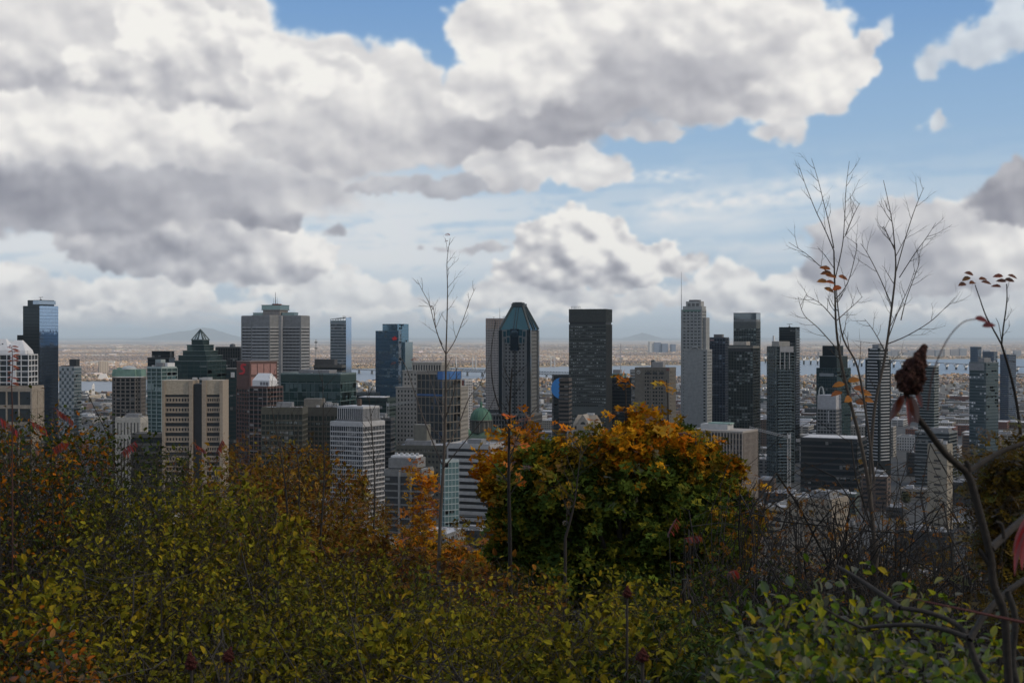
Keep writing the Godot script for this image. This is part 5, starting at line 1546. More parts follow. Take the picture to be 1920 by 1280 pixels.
	for k in 36:
		var shrink := 1.0 - 0.24 * pow(maxf(0.0, 1.0 - k / 6.0), 1.7)
		var sl := MB.new()
		var poly := PackedVector2Array()
		for q in 16:
			var a := -TAU * q / 16.0
			var c := cos(a)
			var e := sin(a)
			poly.append(Vector2(signf(c) * pow(absf(c), 0.55) * sw * 0.5, signf(e) * pow(absf(e), 0.55) * sd2 * 0.5) * shrink)
		sl.prism(poly, 0, 1.15)
		var so := obj("balcony_ring", sl.mesh(), M(0.55, 0.56, 0.57, 0.6), s.t)
		so.position.y = s.h - 2.0 - k * 3.25
	bx("roof_box", s.t, Vector3(0, s.h + 1.4, 0), Vector3(sw * 0.4, 4.0, sd2 * 0.4), M(0.3, 0.31, 0.32))

	# --- other right hand towers
	tower({"n": "pale_striped_block", "l": "slim apartment tower with pale floor stripes, behind the sumac seed head", "c": "apartment building", "short": "the slim striped tower", "x0": 1722, "xc": 1752, "x1": 1761, "t": 687, "d": 1500, "th": 20, "glass": coated(0.05, 0.075, 0.075, 0.5), "wall": M(0.40, 0.43, 0.43), "fp": 3.1, "sp": 0.7, "out": 0.5, "plant": false})
	tower({"n": "striped_podium", "l": "wide low block with pale stripes at the foot of the slim striped tower", "c": "apartment building", "x0": 1716, "xc": 1780, "x1": 1796, "t": 812, "d": 1320, "th": 16, "glass": dark, "wall": M(0.26, 0.28, 0.28), "fp": 3.4, "sp": 0.8, "out": 0.4})
	s = tower({"n": "slate_blue_tower", "l": "grey-blue glass tower with scattered white panels at the right", "c": "apartment building", "short": "the white-flecked tower", "x0": 1818, "xc": 1850, "x1": 1873, "t": 681, "d": 1340, "th": 38, "glass": coated(0.12, 0.17, 0.19, 0.6), "wall": M(0.13, 0.165, 0.175, 0.5), "fp": 3.1, "sp": 0.5, "out": 0.2, "panes": 0.25, "panew": 2.4, "tones": [Vector3(0.62, 0.63, 0.64), Vector3(0.16, 0.2, 0.22)]})
	bx("grey_crown", s.t, Vector3(-1, s.h - 3.6, 0.2), Vector3(s.w * 0.9, 7.0, s.d + 0.6), M(0.26, 0.27, 0.28))
	tower({"n": "river_tower", "l": "slim blue-grey tower behind the white-flecked tower, left one", "c": "apartment building", "x0": 1820, "xc": 1834, "x1": 1841, "t": 651, "d": 2500, "th": 26, "glass": coated(0.10, 0.15, 0.21, 0.5), "wall": M(0.16, 0.20, 0.25), "fp": 3.4, "sp": 0.8, "plant": false})
	tower({"n": "river_tower", "l": "blue-grey tower behind the white-flecked tower, middle one", "c": "apartment building", "x0": 1843, "xc": 1864, "x1": 1871, "t": 660, "d": 2450, "th": 20, "glass": coated(0.10, 0.15, 0.21, 0.5), "wall": M(0.18, 0.21, 0.26), "fp": 3.4, "sp": 0.8, "plant": false})
	tower({"n": "river_tower", "l": "dark blue tower near the right edge behind the brown oak leaves", "c": "apartment building", "x0": 1876, "xc": 1892, "x1": 1906, "t": 665, "d": 2480, "th": 40, "glass": coated(0.09, 0.13, 0.19, 0.5), "wall": M(0.22, 0.25, 0.29), "fp": 3.4, "sp": 0.9, "plant": false})

	# --- mid height blocks in front of these
	s = site({"n": "gabled_apartments", "l": "beige apartment tower with a steep gable, in front of the dark slab tower", "c": "apartment building", "short": "the gabled beige apartments", "x0": 1064, "xc": 1118, "x1": 1134, "t": 806, "d": 960, "th": 16})
	var gb := M(0.42, 0.375, 0.315)
	skin(s.t, Vector3.ZERO, s.w, s.d, 0, s.h, {"glass": coated(0.05, 0.055, 0.05, 0.4), "wall": gb, "fp": 3.5, "sp": 1.5, "out": 0.35, "bay": 3.6, "pw": 1.2, "pp": 0.05})
	bx("front_bay", s.t, Vector3(-s.w * 0.08, s.h / 2 + 3.4, 0.8), Vector3(0.8, s.h + 6.8, s.d + 0.9), gb)
	bx("front_bay", s.t, Vector3(s.w * 0.18, s.h / 2 + 3.4, 0.8), Vector3(0.8, s.h + 6.8, s.d + 0.9), gb)
	bx("dark_recess", s.t, Vector3(s.w * 0.34, s.h / 2 - 2, 0.5), Vector3(2.2, s.h - 4, s.d + 0.3), M(0.07, 0.07, 0.065))
	skin(s.t, Vector3(0.8, 0, -0.5), s.w * 0.72, s.d * 0.86, s.h, s.h + 3.6, {"glass": coated(0.05, 0.055, 0.05, 0.4), "wall": gb, "fp": 3.6, "sp": 1.2, "out": 0.3, "bay": 3.4, "pw": 1.2})
	var roofm := M(0.36, 0.30, 0.225)
	var gr := MB.new()
	gr.frustum(s.h + 3.6, s.w * 0.76, s.d * 0.9, s.h + 9.8, s.w * 0.66, 0.4, Vector3(0.8, 0, -0.5))
	obj("hipped_roof", gr.mesh(), roofm, s.t)
	var gf := MB.new()
	var gx: float = s.w * 0.05
	var gz: float = s.d / 2 + 0.9
	gf.tri(Vector3(gx, s.h + 10.4, gz), Vector3(gx + 4.6, s.h + 3.4, gz), Vector3(gx - 4.6, s.h + 3.4, gz))
	gf.quad(Vector3(gx, s.h + 10.6, gz + 0.3), Vector3(gx, s.h + 10.6, -2), Vector3(gx + 4.9, s.h + 3.2, -2), Vector3(gx + 4.9, s.h + 3.2, gz + 0.3))
	gf.quad(Vector3(gx, s.h + 10.6, -2), Vector3(gx, s.h + 10.6, gz + 0.3), Vector3(gx - 4.9, s.h + 3.2, gz + 0.3), Vector3(gx - 4.9, s.h + 3.2, -2))
	gf.box(Vector3(gx, s.h + 1.6, gz - 1.0), Vector3(9.2, 3.6, 2.0))
	obj("gable", gf.mesh(), gb, s.t)
	var fan := MB.new()
	for k in 8:
		var a := PI * k / 8
		var b := PI * (k + 1) / 8
		fan.tri(Vector3(gx, s.h + 3.7, gz + 0.08), Vector3(gx + cos(a) * 1.8, s.h + 3.7 + sin(a) * 1.8, gz + 0.08), Vector3(gx + cos(b) * 1.8, s.h + 3.7 + sin(b) * 1.8, gz + 0.08))
	obj("fan_window", fan.mesh(), blackm, s.t)
	bx("roof_plant", s.t, Vector3(3.0, s.h + 10.2, -1), Vector3(5.0, 1.4, 3.0), pale)

	s = site({"n": "finned_block", "l": "beige block of tall close-set vertical fins behind the big maple", "c": "office building", "short": "the finned beige block", "x0": 1288, "xc": 1392, "x1": 1420, "t": 812, "d": 900, "th": 22})
	skin(s.t, Vector3.ZERO, s.w, s.d, 0, s.h, {"glass": M(0.04, 0.04, 0.04, 0.4), "wall": M(0.20, 0.175, 0.15), "fp": 3.6, "sp": 0.9, "out": 0.2, "bay": 2.1, "pw": 0.7, "pp": 0.5, "pier": M(0.44, 0.37, 0.31), "post": "fin"})
	bx("roof_slab", s.t, Vector3(0, s.h + 0.6, 0), Vector3(s.w + 1.2, 1.2, s.d + 1.2), M(0.45, 0.40, 0.35))
	bx("roof_plant", s.t, Vector3(-s.w * 0.1, s.h + 3.0, 0), Vector3(s.w * 0.5, 3.6, s.d * 0.4), pale)
	bx("green_skylight", s.t, Vector3(-s.w * 0.02, s.h + 5.2, 0), Vector3(s.w * 0.4, 0.9, s.d * 0.3), M(0.32, 0.46, 0.40))
	s = tower({"n": "stepped_concrete_block", "l": "concrete office with heavy shelves and two round shafts, below the white gridded office", "c": "office building", "short": "the shelved concrete block", "x0": 721, "xc": 790, "x1": 812, "t": 884, "d": 840, "th": 18, "glass": M(0.05, 0.05, 0.05, 0.4), "wall": M(0.24, 0.235, 0.22), "fp": 4.2, "sp": 1.0, "out": 0.5, "blank": 3.2, "plant": false})
	for k in 2:
		var sh := MB.new()
		var xx: float = s.w * (-0.1 + 0.32 * k)
		sh.tube(PackedVector3Array([Vector3(xx, 0, s.d / 2 + 0.6), Vector3(xx, s.h + 1, s.d / 2 + 0.6)]), PackedFloat32Array([0.8, 0.8]), 10)
		obj("round_shaft", sh.mesh(), M(0.32, 0.31, 0.29), s.t)
	bx("upper_block", s.t, Vector3(-2, s.h + 4.2, -2), Vector3(s.w * 0.8, 6.0, s.d * 0.7), M(0.26, 0.255, 0.245))
	bx("dark_gap", s.t, Vector3(-2, s.h + 1.0, -2), Vector3(s.w * 0.74, 1.6, s.d * 0.64), blackm)
	bx("white_roof_frame", s.t, Vector3(-2, s.h + 8.0, -2), Vector3(s.w * 0.7, 1.2, s.d * 0.6), white)
	for k in 5:
		bx("roof_vent", s.t, Vector3(-s.w * 0.35 + k * 3.4, s.h + 9.4, 0), Vector3(1.6, 1.6, 1.6), pale)
	tower({"n": "white_terrace_block", "l": "white stepped block with black window strips in front of the domed cathedral", "c": "office building", "short": "the white strip-windowed block", "x0": 838, "xc": 918, "x1": 944, "t": 836, "d": 900, "th": 22, "glass": M(0.035, 0.035, 0.035, 0.3), "wall": M(0.50, 0.485, 0.465), "fp": 4.3, "sp": 2.3, "out": 0.3, "bay": 26.0, "pw": 1.0})
	tower({"n": "teal_glass_annex", "l": "pale teal glass annex with a white frame, behind the sapling trunk", "c": "building", "short": "the teal glass annex", "x0": 826, "xc": 834, "x1": 860, "t": 866, "d": 830, "th": 60, "glass": coated(0.22, 0.36, 0.37, 0.6), "wall": M(0.45, 0.52, 0.52), "fp": 3.6, "sp": 0.5, "out": 0.15, "bay": 2.4, "pw": 0.25, "plant": false})
	s = tower({"n": "brown_stone_block", "l": "dark olive stone block with a ledge, below the old stone office", "c": "building", "short": "the olive stone block", "x0": 742, "xc": 838, "x1": 856, "t": 838, "d": 1060, "th": 14, "glass": M(0.03, 0.032, 0.03, 0.4), "wall": M(0.135, 0.13, 0.105), "fp": 4.2, "sp": 2.2, "out": 0.4, "bay": 3.2, "pw": 1.2})
	bx("blank_tower", s.t, Vector3(-s.w * 0.1, s.h + 8.0, -2), Vector3(s.w * 0.26, 16.0, s.d * 0.4), M(0.20, 0.19, 0.155))
	bx("ledge", s.t, Vector3(0, s.h - 4.2, 0), Vector3(s.w + 2.0, 1.2, s.d + 2.0), M(0.18, 0.17, 0.14))
	bx("white_boxes", s.t, Vector3(-s.w * 0.3, s.h + 2.6, 0), Vector3(s.w * 0.2, 4.0, 5.0), M(0.5, 0.49, 0.46))
	tower({"n": "white_low_block", "l": "low pale block with tall narrow windows and a roof box below the octagon tower", "c": "building", "short": "the pale slit-windowed block", "x0": 216, "xc": 262, "x1": 276, "t": 785, "d": 1040, "th": 20, "glass": M(0.05, 0.05, 0.05, 0.4), "wall": M(0.55, 0.52, 0.46), "fp": 12.0, "sp": 3.0, "out": 0.3, "bay": 2.6, "pw": 1.6})
	tower({"n": "dark_foot_block", "l": "dark flat building with a grey fascia, left foot of the brutalist block", "c": "building", "x0": 246, "xc": 304, "x1": 312, "t": 815, "d": 1000, "th": 12, "glass": black, "wall": M(0.10, 0.10, 0.095), "fp": 6.0, "sp": 2.0, "out": 0.3, "plant": false})
	tower({"n": "beige_tower_block", "l": "plain beige tower block among the dark twigs at lower right", "c": "building", "short": "the plain beige tower block", "x0": 1741, "xc": 1776, "x1": 1786, "t": 836, "d": 860, "th": 18, "glass": M(0.06, 0.055, 0.05, 0.4), "wall": M(0.36, 0.315, 0.245), "fp": 5.0, "sp": 3.8, "out": 0.3, "bay": 9.0, "pw": 4.0})
	tower({"n": "stepped_old_block", "l": "old beige block with a mansard top behind the twigs below the set-back teal tower", "c": "apartment building", "short": "the old mansard block", "x0": 1476, "xc": 1560, "x1": 1592, "t": 940, "d": 700, "th": 22, "glass": M(0.05, 0.05, 0.045, 0.4), "wall": M(0.34, 0.29, 0.225), "fp": 3.6, "sp": 1.9, "out": 0.3, "bay": 3.0, "pw": 1.5})
	s = tower({"n": "dark_flat_block", "l": "large dark flat block with a bright white roof below the set-back teal tower", "c": "building", "short": "the dark white-roofed block", "x0": 1500, "xc": 1608, "x1": 1626, "t": 826, "d": 1180, "th": 12, "glass": black, "wall": M(0.05, 0.05, 0.05), "fp": 5.0, "sp": 1.6, "out": 0.3, "plant": false})
	bx("white_roof", s.t, Vector3(0, s.h + 1.4, 0), Vector3(s.w * 0.96, 0.5, s.d * 0.9), white)
# ---------------------------------------------------------------- the lower city, its trees, cranes and the far shore
func nearest_landmark(p: Vector3) -> Dictionary:
	var best := {}
	var bd := 1e9
	for l in landmarks:
		if not l.n.begins_with("the "):
			continue
		var q: Vector3 = l.p
		var e := Vector2((p.x / -p.z - q.x / -q.z) * 2600.0, (p.z - q.z) * 0.25).length()
		if e < bd:
			bd = e
			best = l
	return best

func build_low_city() -> void:
	rng.seed = 301
	var walls := [
		["grey", M(0.26, 0.26, 0.255)], ["beige", M(0.36, 0.32, 0.26)], ["red brick", M(0.20, 0.085, 0.06)], ["brown brick", M(0.15, 0.105, 0.08)],
		["white", M(0.56, 0.55, 0.53)], ["dark", M(0.07, 0.072, 0.072)], ["pale stone", M(0.40, 0.37, 0.32)], ["dull green", M(0.09, 0.12, 0.105)]]
	var roofs := [M(0.60, 0.60, 0.61, 0.9), M(0.42, 0.42, 0.43, 0.9), M(0.24, 0.24, 0.24, 0.9), M(0.11, 0.11, 0.11, 0.9), M(0.66, 0.66, 0.67, 0.9)]
	var glass := M(0.035, 0.038, 0.042, 0.25, 0.0, 24.0, 0.0)
	var done := []
	var tries := 0
	var made := 0
	while made < 299 and tries < 14000:
		tries += 1
		var px := rng.randf_range(60, 1980)
		var d := 640.0 * pow(6.6, pow(rng.randf(), 0.72))
		if px < 1380 and rng.randf() < 0.4:
			continue
		var x := (px - 960.0) / F * d
		if ground(x, -d) < -36.5 or d > table(NEAR, px) - 260.0:
			continue
		var big := clampf(d / 1400.0, 0.75, 1.7)
		var w := rng.randf_range(16, 44) * big
		var dep := rng.randf_range(14, 34) * big
		var h := rng.randf_range(8, 22) if rng.randf() < 0.75 else rng.randf_range(22, 40)
		if d > 1900.0:
			h = rng.randf_range(8, 18)
		var p := Vector3(x, 0, -d)
		var rr := maxf(w, dep) * 0.55
		var bad := false
		for l in landmarks:
			var q: Vector3 = l.p
			if Vector2(p.x - q.x, p.z - q.z).length() < l.r + rr:
				bad = true
				break
		if not bad:
			for q in done:
				if Vector2(p.x - q.x, p.z - q.z).length() < q.y + rr * 0.9:
					bad = true
					break
		if bad:
			continue
		done.append(Vector3(p.x, rr * 0.9, p.z))
		made += 1
		var wk: Array = walls[rng.randi() % walls.size()]
		if px > 1400 and d < 1700.0 and rng.randf() < 0.5:
			wk = walls[[2, 3, 5, 1][rng.randi() % 4]]
		p.y = ground(p.x, p.z) - 1.0
		var near := nearest_landmark(p)
		var q: Vector3 = near.p
		var side := "right of"
		var dx := p.x / -p.z - q.x / -q.z
		if absf(dx) * 2600.0 < 40.0:
			side = "behind" if -p.z > -q.z else "in front of"
		elif dx < 0.0:
			side = "left of"
		var size := "low" if h < 14 else ("mid-height" if h < 23 else "taller")
		var long := " long" if w > dep * 1.7 else ""
		var rk := rng.randi() % roofs.size()
		var rname: String = ["pale roof", "grey roof", "dim roof", "black roof", "white roof"][rk]
		var t := thing("city_block", "%s%s %s building, %s, %s %s" % [size, long, wk[0], rname, side, near.n], "building", p, deg_to_rad(-20.0) - atan((px - 960.0) / F) * 0.3 + (PI / 2 if rng.randf() < 0.3 else 0.0), "lower buildings around %s" % near.n)
		bx("walls", t, Vector3(0, h / 2, 0), Vector3(w, h, dep), wk[1])
		bx("roof", t, Vector3(0, h + 0.1, 0), Vector3(w - 0.8, 0.3, dep - 0.8), roofs[rk])
		for s in [-1, 1]:
			bx("parapet", t, Vector3(s * (w / 2 - 0.2), h + 0.4, 0), Vector3(0.4, 0.8, dep), wk[1])
			bx("parapet", t, Vector3(0, h + 0.403, s * (dep / 2 - 0.2)), Vector3(w - 0.8, 0.8, 0.4), wk[1])
		var fl := int(h / 3.6)
		var mb := MB.new()
		var strip := rng.randf() < 0.3
		for i in fl:
			var y := h - 2.3 - i * 3.6
			var step := 3.0 if not strip else 9.0
			for f in 2:
				var len := w if f == 0 else dep
				var nb := int((len - 1.5) / step)
				for j in nb:
					var a := -len / 2 + (j + 0.5) * len / nb
					var e := step * (0.52 if not strip else 0.9)
					for sg in [-1, 1]:
						if f == 0:
							mb.box(Vector3(a, y, sg * dep / 2), Vector3(e, 1.7, 0.12))
						else:
							mb.box(Vector3(sg * w / 2, y, a), Vector3(0.12, 1.7, e))
		if mb.v.size():
			obj("windows", mb.mesh(), glass, t, "stuff")
		if rng.randf() < 0.7:
			bx("roof_house", t, Vector3(w * rng.randf_range(-0.25, 0.25), h + 1.7, dep * rng.randf_range(-0.2, 0.2)), Vector3(w * rng.randf_range(0.15, 0.35), 3.0, dep * rng.randf_range(0.2, 0.4)), roofs[rng.randi() % 3])
		for k in (7 if d < 1700.0 else 3):
			var vs := rng.randf_range(0.8, 2.2)
			bx("roof_vent", t, Vector3(w * rng.randf_range(-0.4, 0.4), h + vs / 2 + 0.2, dep * rng.randf_range(-0.4, 0.4)), Vector3(vs * 1.5, vs, vs), roofs[rng.randi() % 2])
	# trees between the blocks
	var pal := [[Vector3(0.36, 0.22, 0.05), "golden"], [Vector3(0.11, 0.11, 0.04), "dull green"], [Vector3(0.30, 0.12, 0.04), "rust"]]
	var protos := []
	for k in 3:
		protos.append(null)
	var spots := [[1012, 737, 4300, 0], [1028, 742, 4100, 1], [1044, 735, 4400, 0], [1020, 752, 3900, 0], [1478, 714, 5200, 0], [1488, 712, 5300, 0], [1508, 722, 5000, 0], [1526, 720, 5100, 2], [1812, 706, 5800, 0], [1880, 708, 5600, 1], [1790, 800, 1750, 0], [1804, 806, 1700, 0], [1770, 826, 1600, 1], [1768, 755, 3300, 2], [1790, 756, 3200, 2], [1700, 870, 1150, 1], [1830, 880, 1100, 0], [1866, 872, 1150, 1], [1440, 870, 1150, 1], [590, 905, 900, 1], [600, 930, 850, 2], [170, 790, 2100, 1], [190, 800, 1900, 0], [930, 838, 1250, 1], [1020, 812, 1500, 2], [1690, 905, 950, 0], [1450, 925, 900, 1], [1880, 930, 880, 2], [215, 822, 1500, 1], [1205, 812, 1600, 0]]
	var idx := 0
	for sp in spots:
		idx += 1
		var k: int = sp[3]
		var o: Node3D
		var at := P(sp[0], 0, sp[2])
		at.y = ground(at.x, at.z) - 0.3
		var near := nearest_landmark(at)
		var label := "%s street tree, %s %s" % [pal[k][1], ["left of", "below", "right of"][clampi(int((sp[0] - near.px) / 40.0 + 1.5), 0, 2)], near.n]
		if protos[k] == null:
			o = thing("city_tree", label, "tree", at, 0.0, "street trees in the city")
			var tr := MB.new()
			tr.tube(PackedVector3Array([Vector3.ZERO, Vector3(0.1, 3, 0), Vector3(0.2, 6.5, 0.1)]), PackedFloat32Array([0.35, 0.26, 0.12]), 6)
			for q in 6:
				tr.tube(PackedVector3Array([Vector3(0.1, 2.6 + q * 0.5, 0), Vector3(cos(q * 1.7) * 2.2, 4.6 + q * 0.6, sin(q * 1.7) * 2.2)]), PackedFloat32Array([0.13, 0.04]), 5)
			obj("trunk", tr.mesh(), M(0.07, 0.055, 0.045, 0.9, 0.0, 3.0), o)
			var lf := MB.new()
			for q in 900:
				var v := Vector3(rng.randfn(), rng.randfn(), rng.randfn()).normalized() * pow(rng.randf(), 0.4)
				var lump := 0.75 + 0.35 * sn1.get_noise_3d(v.x * 1.6 + k * 9, v.y * 1.6, v.z * 1.6)
				var c := Vector3(v.x * 4.2, 6.6 + v.y * 4.0, v.z * 4.2) * Vector3(lump, 1, lump)
				var b := Basis.from_euler(Vector3(rng.randf() * TAU, rng.randf() * TAU, 0))
				var col: Vector3 = pal[k][0] * rng.randf_range(0.6, 1.25)
				lf.col = Color(col.x, col.y, col.z)
				lf.quad(c + b * Vector3(-0.5, 0.35, 0), c + b * Vector3(0.5, 0.35, 0), c + b * Vector3(0.5, -0.35, 0), c + b * Vector3(-0.5, -0.35, 0))
			obj("crown", lf.mesh(), tinted(0.8, 0.0, 0.3), o, "stuff")
			protos[k] = o
		else:
			o = protos[k].duplicate()
			o.name = numbered("city_tree")
			o.position = at
			o.rotation.y = rng.randf() * TAU
			tag(o, label)
			add_child(o)
		o.scale = Vector3.ONE * rng.randf_range(0.8, 1.25) * (1.3 if sp[2] > 3000 else 1.0)
	# white clock tower on the far quay
	var ct := thing("clock_tower", "slim white clock tower by the river, left, seen over the green shrubs", "tower", P(174, 0, 3900) * Vector3(1, 0, 1) + Vector3(0, -34, 0), 0.3)
	bx("shaft", ct, Vector3(0, 20, 0), Vector3(9, 40, 9), M(0.68, 0.67, 0.64))
	bx("belfry", ct, Vector3(0, 45, 0), Vector3(7, 10, 7), M(0.70, 0.69, 0.66))
	var cap := MB.new()
	cap.lathe(Vector3(0, 50, 0), [Vector2(3.4, 0), Vector2(2.6, 2.0), Vector2(0.4, 4.0), Vector2(0.02, 9.0)], 10)
	obj("cap", cap.mesh(), M(0.6, 0.6, 0.58), ct)
	bx("clock_face", ct, Vector3(0, 36, 4.6), Vector3(5, 5, 0.3), M(0.2, 0.2, 0.2))
	crane("tower_crane", "white tower crane jib reaching right above the white gridded office", 727, 762, 782, 752, 1240)
	crane("tower_crane", "long pale crane jib sloping down to the right above the dark flat block", 1480, 822, 1405, 803, 1050)
	# blocks of flats on the far bank and the island
	var flats := [[1700, 660, 14], [1712, 657, 18], [1728, 662, 12], [1744, 655, 16], [1760, 656, 13], [1775, 654, 12], [1790, 655, 15], [1806, 653, 14], [1690, 659, 12], [1680, 656, 16], [1668, 658, 11], [1655, 660, 10], [1640, 657, 13], [1850, 656, 12], [1540, 660, 12], [1560, 657, 10], [1908, 657, 14], [1890, 655, 12]]
	var fm := [M(0.36, 0.36, 0.38), M(0.24, 0.27, 0.32), M(0.44, 0.40, 0.36)]
	for k in flats.size():
		var f: Array = flats[k]
		var at := P(f[0], 0, 13000 + (k % 4) * 260)
		at.y = -36
		var h: float = CAMY + (EYE - f[1]) / F * -at.z + 36.0
		var rank := 0
		for e in flats:
			rank += 1 if e[0] < f[0] else 0
		var ord: String = ["first", "second", "third", "fourth", "fifth", "sixth", "seventh", "eighth", "ninth", "tenth", "eleventh", "twelfth", "thirteenth", "fourteenth", "fifteenth", "sixteenth", "seventeenth", "last"][rank]
		var o := thing("shore_flats", "%s from left of the flats on the far river bank beyond the white bridge" % ord, "apartment building", at, 0.2 * (k % 3), "flats on the far river bank")
		bx("walls", o, Vector3(0, h / 2, 0), Vector3(f[2] * 5.0, h, 30), fm[k % 3])
		for j in 5:
			bx("window_band", o, Vector3(0, h * (0.15 + 0.17 * j), 0), Vector3(f[2] * 5.0 + 0.6, h * 0.06, 30.6), M(0.10, 0.12, 0.15, 0.4))
	var pair := [[250, 1222, 640, 20, "pale slim tower among far blue blocks on the plain at centre right"], [262, 1232, 642, 26, "first blue block on the plain right of the dark slab tower"], [262, 1246, 644, 22, "low blue block on the plain just left of the spire tower"], [262, 1262, 645, 16, "far blue block nearest the spire tower on the plain"]]
	for k in 4:
		var f: Array = pair[k]
		var at := P(f[1], 0, 17000)
		at.y = -36
		var h: float = CAMY + (EYE - f[2]) / F * 17000.0 + 36.0
		var o := thing("far_block", f[4], "apartment building", at, 0.2)
		bx("walls", o, Vector3(0, h / 2, 0), Vector3(f[3] * 3.4, h, 60), M(0.5, 0.5, 0.48) if k == 0 else M(0.12, 0.16, 0.24))
	var sl := thing("shore_slab", "beige slab of flats on the far bank at left, above the green-roofed octagon", "apartment building", P(193, 0, 7000) * Vector3(1, 0, 1) + Vector3(0, -36, 0), 0.5)
	var shh := CAMY + (EYE - 677) / F * 7000.0 + 36.0
	bx("walls", sl, Vector3(0, shh / 2, 0), Vector3(44, shh, 26), M(0.46, 0.40, 0.33))
	for k in 5:
		bx("balcony_strip", sl, Vector3(-17 + k * 8.5, shh / 2, 13.3), Vector3(2.4, shh * 0.94, 0.6), M(0.2, 0.17, 0.15))
	var wl := thing("white_shed", "long white shed on the plain at left beyond the island trees", "building", P(192, 0, 9800) * Vector3(1, 0, 1) + Vector3(0, -36, 0), 0.1)
	bx("walls", wl, Vector3(0, 8, 0), Vector3(165, 16, 40), M(0.62, 0.61, 0.58))
	bx("roof", wl, Vector3(0, 16.6, 0), Vector3(167, 1.2, 42), M(0.66, 0.66, 0.65))
	var pv := thing("white_pavilion", "white sloping pavilion among island trees at left, over the river", "building", P(196, 0, 6050) * Vector3(1, 0, 1) + Vector3(0, -36, 0), 0.2)
	var pm := MB.new()
	pm.frustum(0, 46, 24, 26, 26, 16, Vector3(-8, 0, 0))
	pm.frustum(0, 60, 20, 9, 44, 14, Vector3(26, 0, 0))
	obj("roof", pm.mesh(), M(0.68, 0.67, 0.66), pv)

func crane(called: String, label: String, px0: float, py0: float, px1: float, py1: float, d: float) -> void:
	var a := P(px0, py0, d)
	var b := P(px1, py1, d + 10.0)
	var t := thing(called, label, "crane", Vector3(a.x, ground(a.x, a.z), a.z))
	var o := t.position
	a -= o
	b -= o
	var jib := MB.new()
	var n := 22
	for k in n:
		var p := a.lerp(b, k / float(n))
		var q := a.lerp(b, (k + 1) / float(n))
		jib.bar(p, q, 0.28)
		jib.bar(p + Vector3(0, 1.6, 0), q + Vector3(0, 1.6, 0), 0.28)
		jib.bar(p, q + Vector3(0, 1.6, 0), 0.18)
		jib.bar(p + Vector3(0, 1.6, 0), q, 0.18)
	obj("jib", jib.mesh(), M(0.52, 0.50, 0.47, 0.6), t)
	var mast := MB.new()
	for s in [[-1, -1], [1, -1], [1, 1], [-1, 1]]:
		mast.bar(Vector3(s[0], 0, s[1]), Vector3(s[0], a.y + 4.0, s[1]), 0.35)
	for k in int(a.y / 2.4):
		mast.bar(Vector3(-1, k * 2.4, 1), Vector3(1, k * 2.4 + 2.4, 1), 0.2)
		mast.bar(Vector3(1, k * 2.4, -1), Vector3(1, k * 2.4 + 2.4, 1), 0.2)
	obj("mast", mast.mesh(), M(0.50, 0.48, 0.45, 0.6), t)
	bx("cab", t, a + Vector3(0, 1.6, 1.4), Vector3(2.0, 2.6, 2.0), M(0.6, 0.6, 0.6, 0.5))
	bx("counterweight", t, a - (b - a).normalized() * 7.0 + Vector3(0, 0.4, 0), Vector3(3.0, 2.2, 2.0), M(0.3, 0.3, 0.3))

func bridge(called: String, label: String, a: Vector3, b: Vector3, n: int, style: String) -> void:
	var t := thing(called, label, "bridge", Vector3(a.x, -46, a.z))
	a -= t.position
	b -= t.position
	var dirv := (b - a).normalized()
	var side := dirv.cross(Vector3.UP).normalized()
	var bas := Basis(dirv, Vector3.UP, dirv.cross(Vector3.UP))
	var len := a.distance_to(b)
	var deckm := M(0.30, 0.30, 0.31)
	var deck := obj("deck", cube, deckm, t)
	deck.transform = Transform3D(bas * Basis.from_scale(Vector3(len, 3.0, 20.0)), (a + b) / 2)
	for k in n:
		var p := a.lerp(b, (k + 0.5) / n)
		var pier := MB.new()
		if style == "white":
			for s in [-1, 1]:
				pier.bar(Vector3(0, 0, 0), Vector3(0, p.y * 0.55, 0), 10.0)
				pier.bar(Vector3(0, p.y * 0.5, 0) + side * s * 1.0, Vector3(0, p.y - 1.6, 0) + side * s * 16.0 + dirv * 2.0 * s, 8.0)
			pier.bar(Vector3(0, p.y - 2.6, 0) - side * 18, Vector3(0, p.y - 2.6, 0) + side * 18, 4.0)
			pier.bar(Vector3(0, p.y - 2.4, 0) - dirv * 22, Vector3(0, p.y - 2.4, 0) + dirv * 26, 4.5)
		else:
			pier.frustum(0, 12, 26, p.y - 1.6, 8, 22)
		var po := obj("pier", pier.mesh(), M(0.82, 0.82, 0.82) if style == "white" else M(0.24, 0.225, 0.20), t)
		po.position = Vector3(p.x, 0, p.z)
	var tr := MB.new()
	if style == "truss":
		var m := n * 6
		for k in m:
			var p := a.lerp(b, k / float(m))
			var q := a.lerp(b, (k + 1) / float(m))
			for s in [-1, 1]:
				var o: Vector3 = side * s * 9.0
				tr.bar(p + o + Vector3(0, 13, 0), q + o + Vector3(0, 13, 0), 1.4)
				tr.bar(p + o, p + o + Vector3(0, 13, 0), 1.0)
				tr.bar(p + o, q + o + Vector3(0, 13, 0), 1.0)
				tr.bar(p + o + Vector3(0, 13, 0), q + o, 0.8)
		obj("truss", tr.mesh(), M(0.10, 0.12, 0.14, 0.6), t)
	else:
		for s in [-1, 1]:
			tr.bar(a + side * s * 9.8 + Vector3(0, 2.4, 0), b + side * s * 9.8 + Vector3(0, 2.4, 0), 0.8)
		obj("railing", tr.mesh(), deckm, t)

func ground_at_y(px: float, py: float, y: float) -> Vector3: # the place of height y seen at that picture point
	var d := (CAMY - y) * F / (py - EYE)
	return Vector3((px - 960.0) / F * d, y, -d)

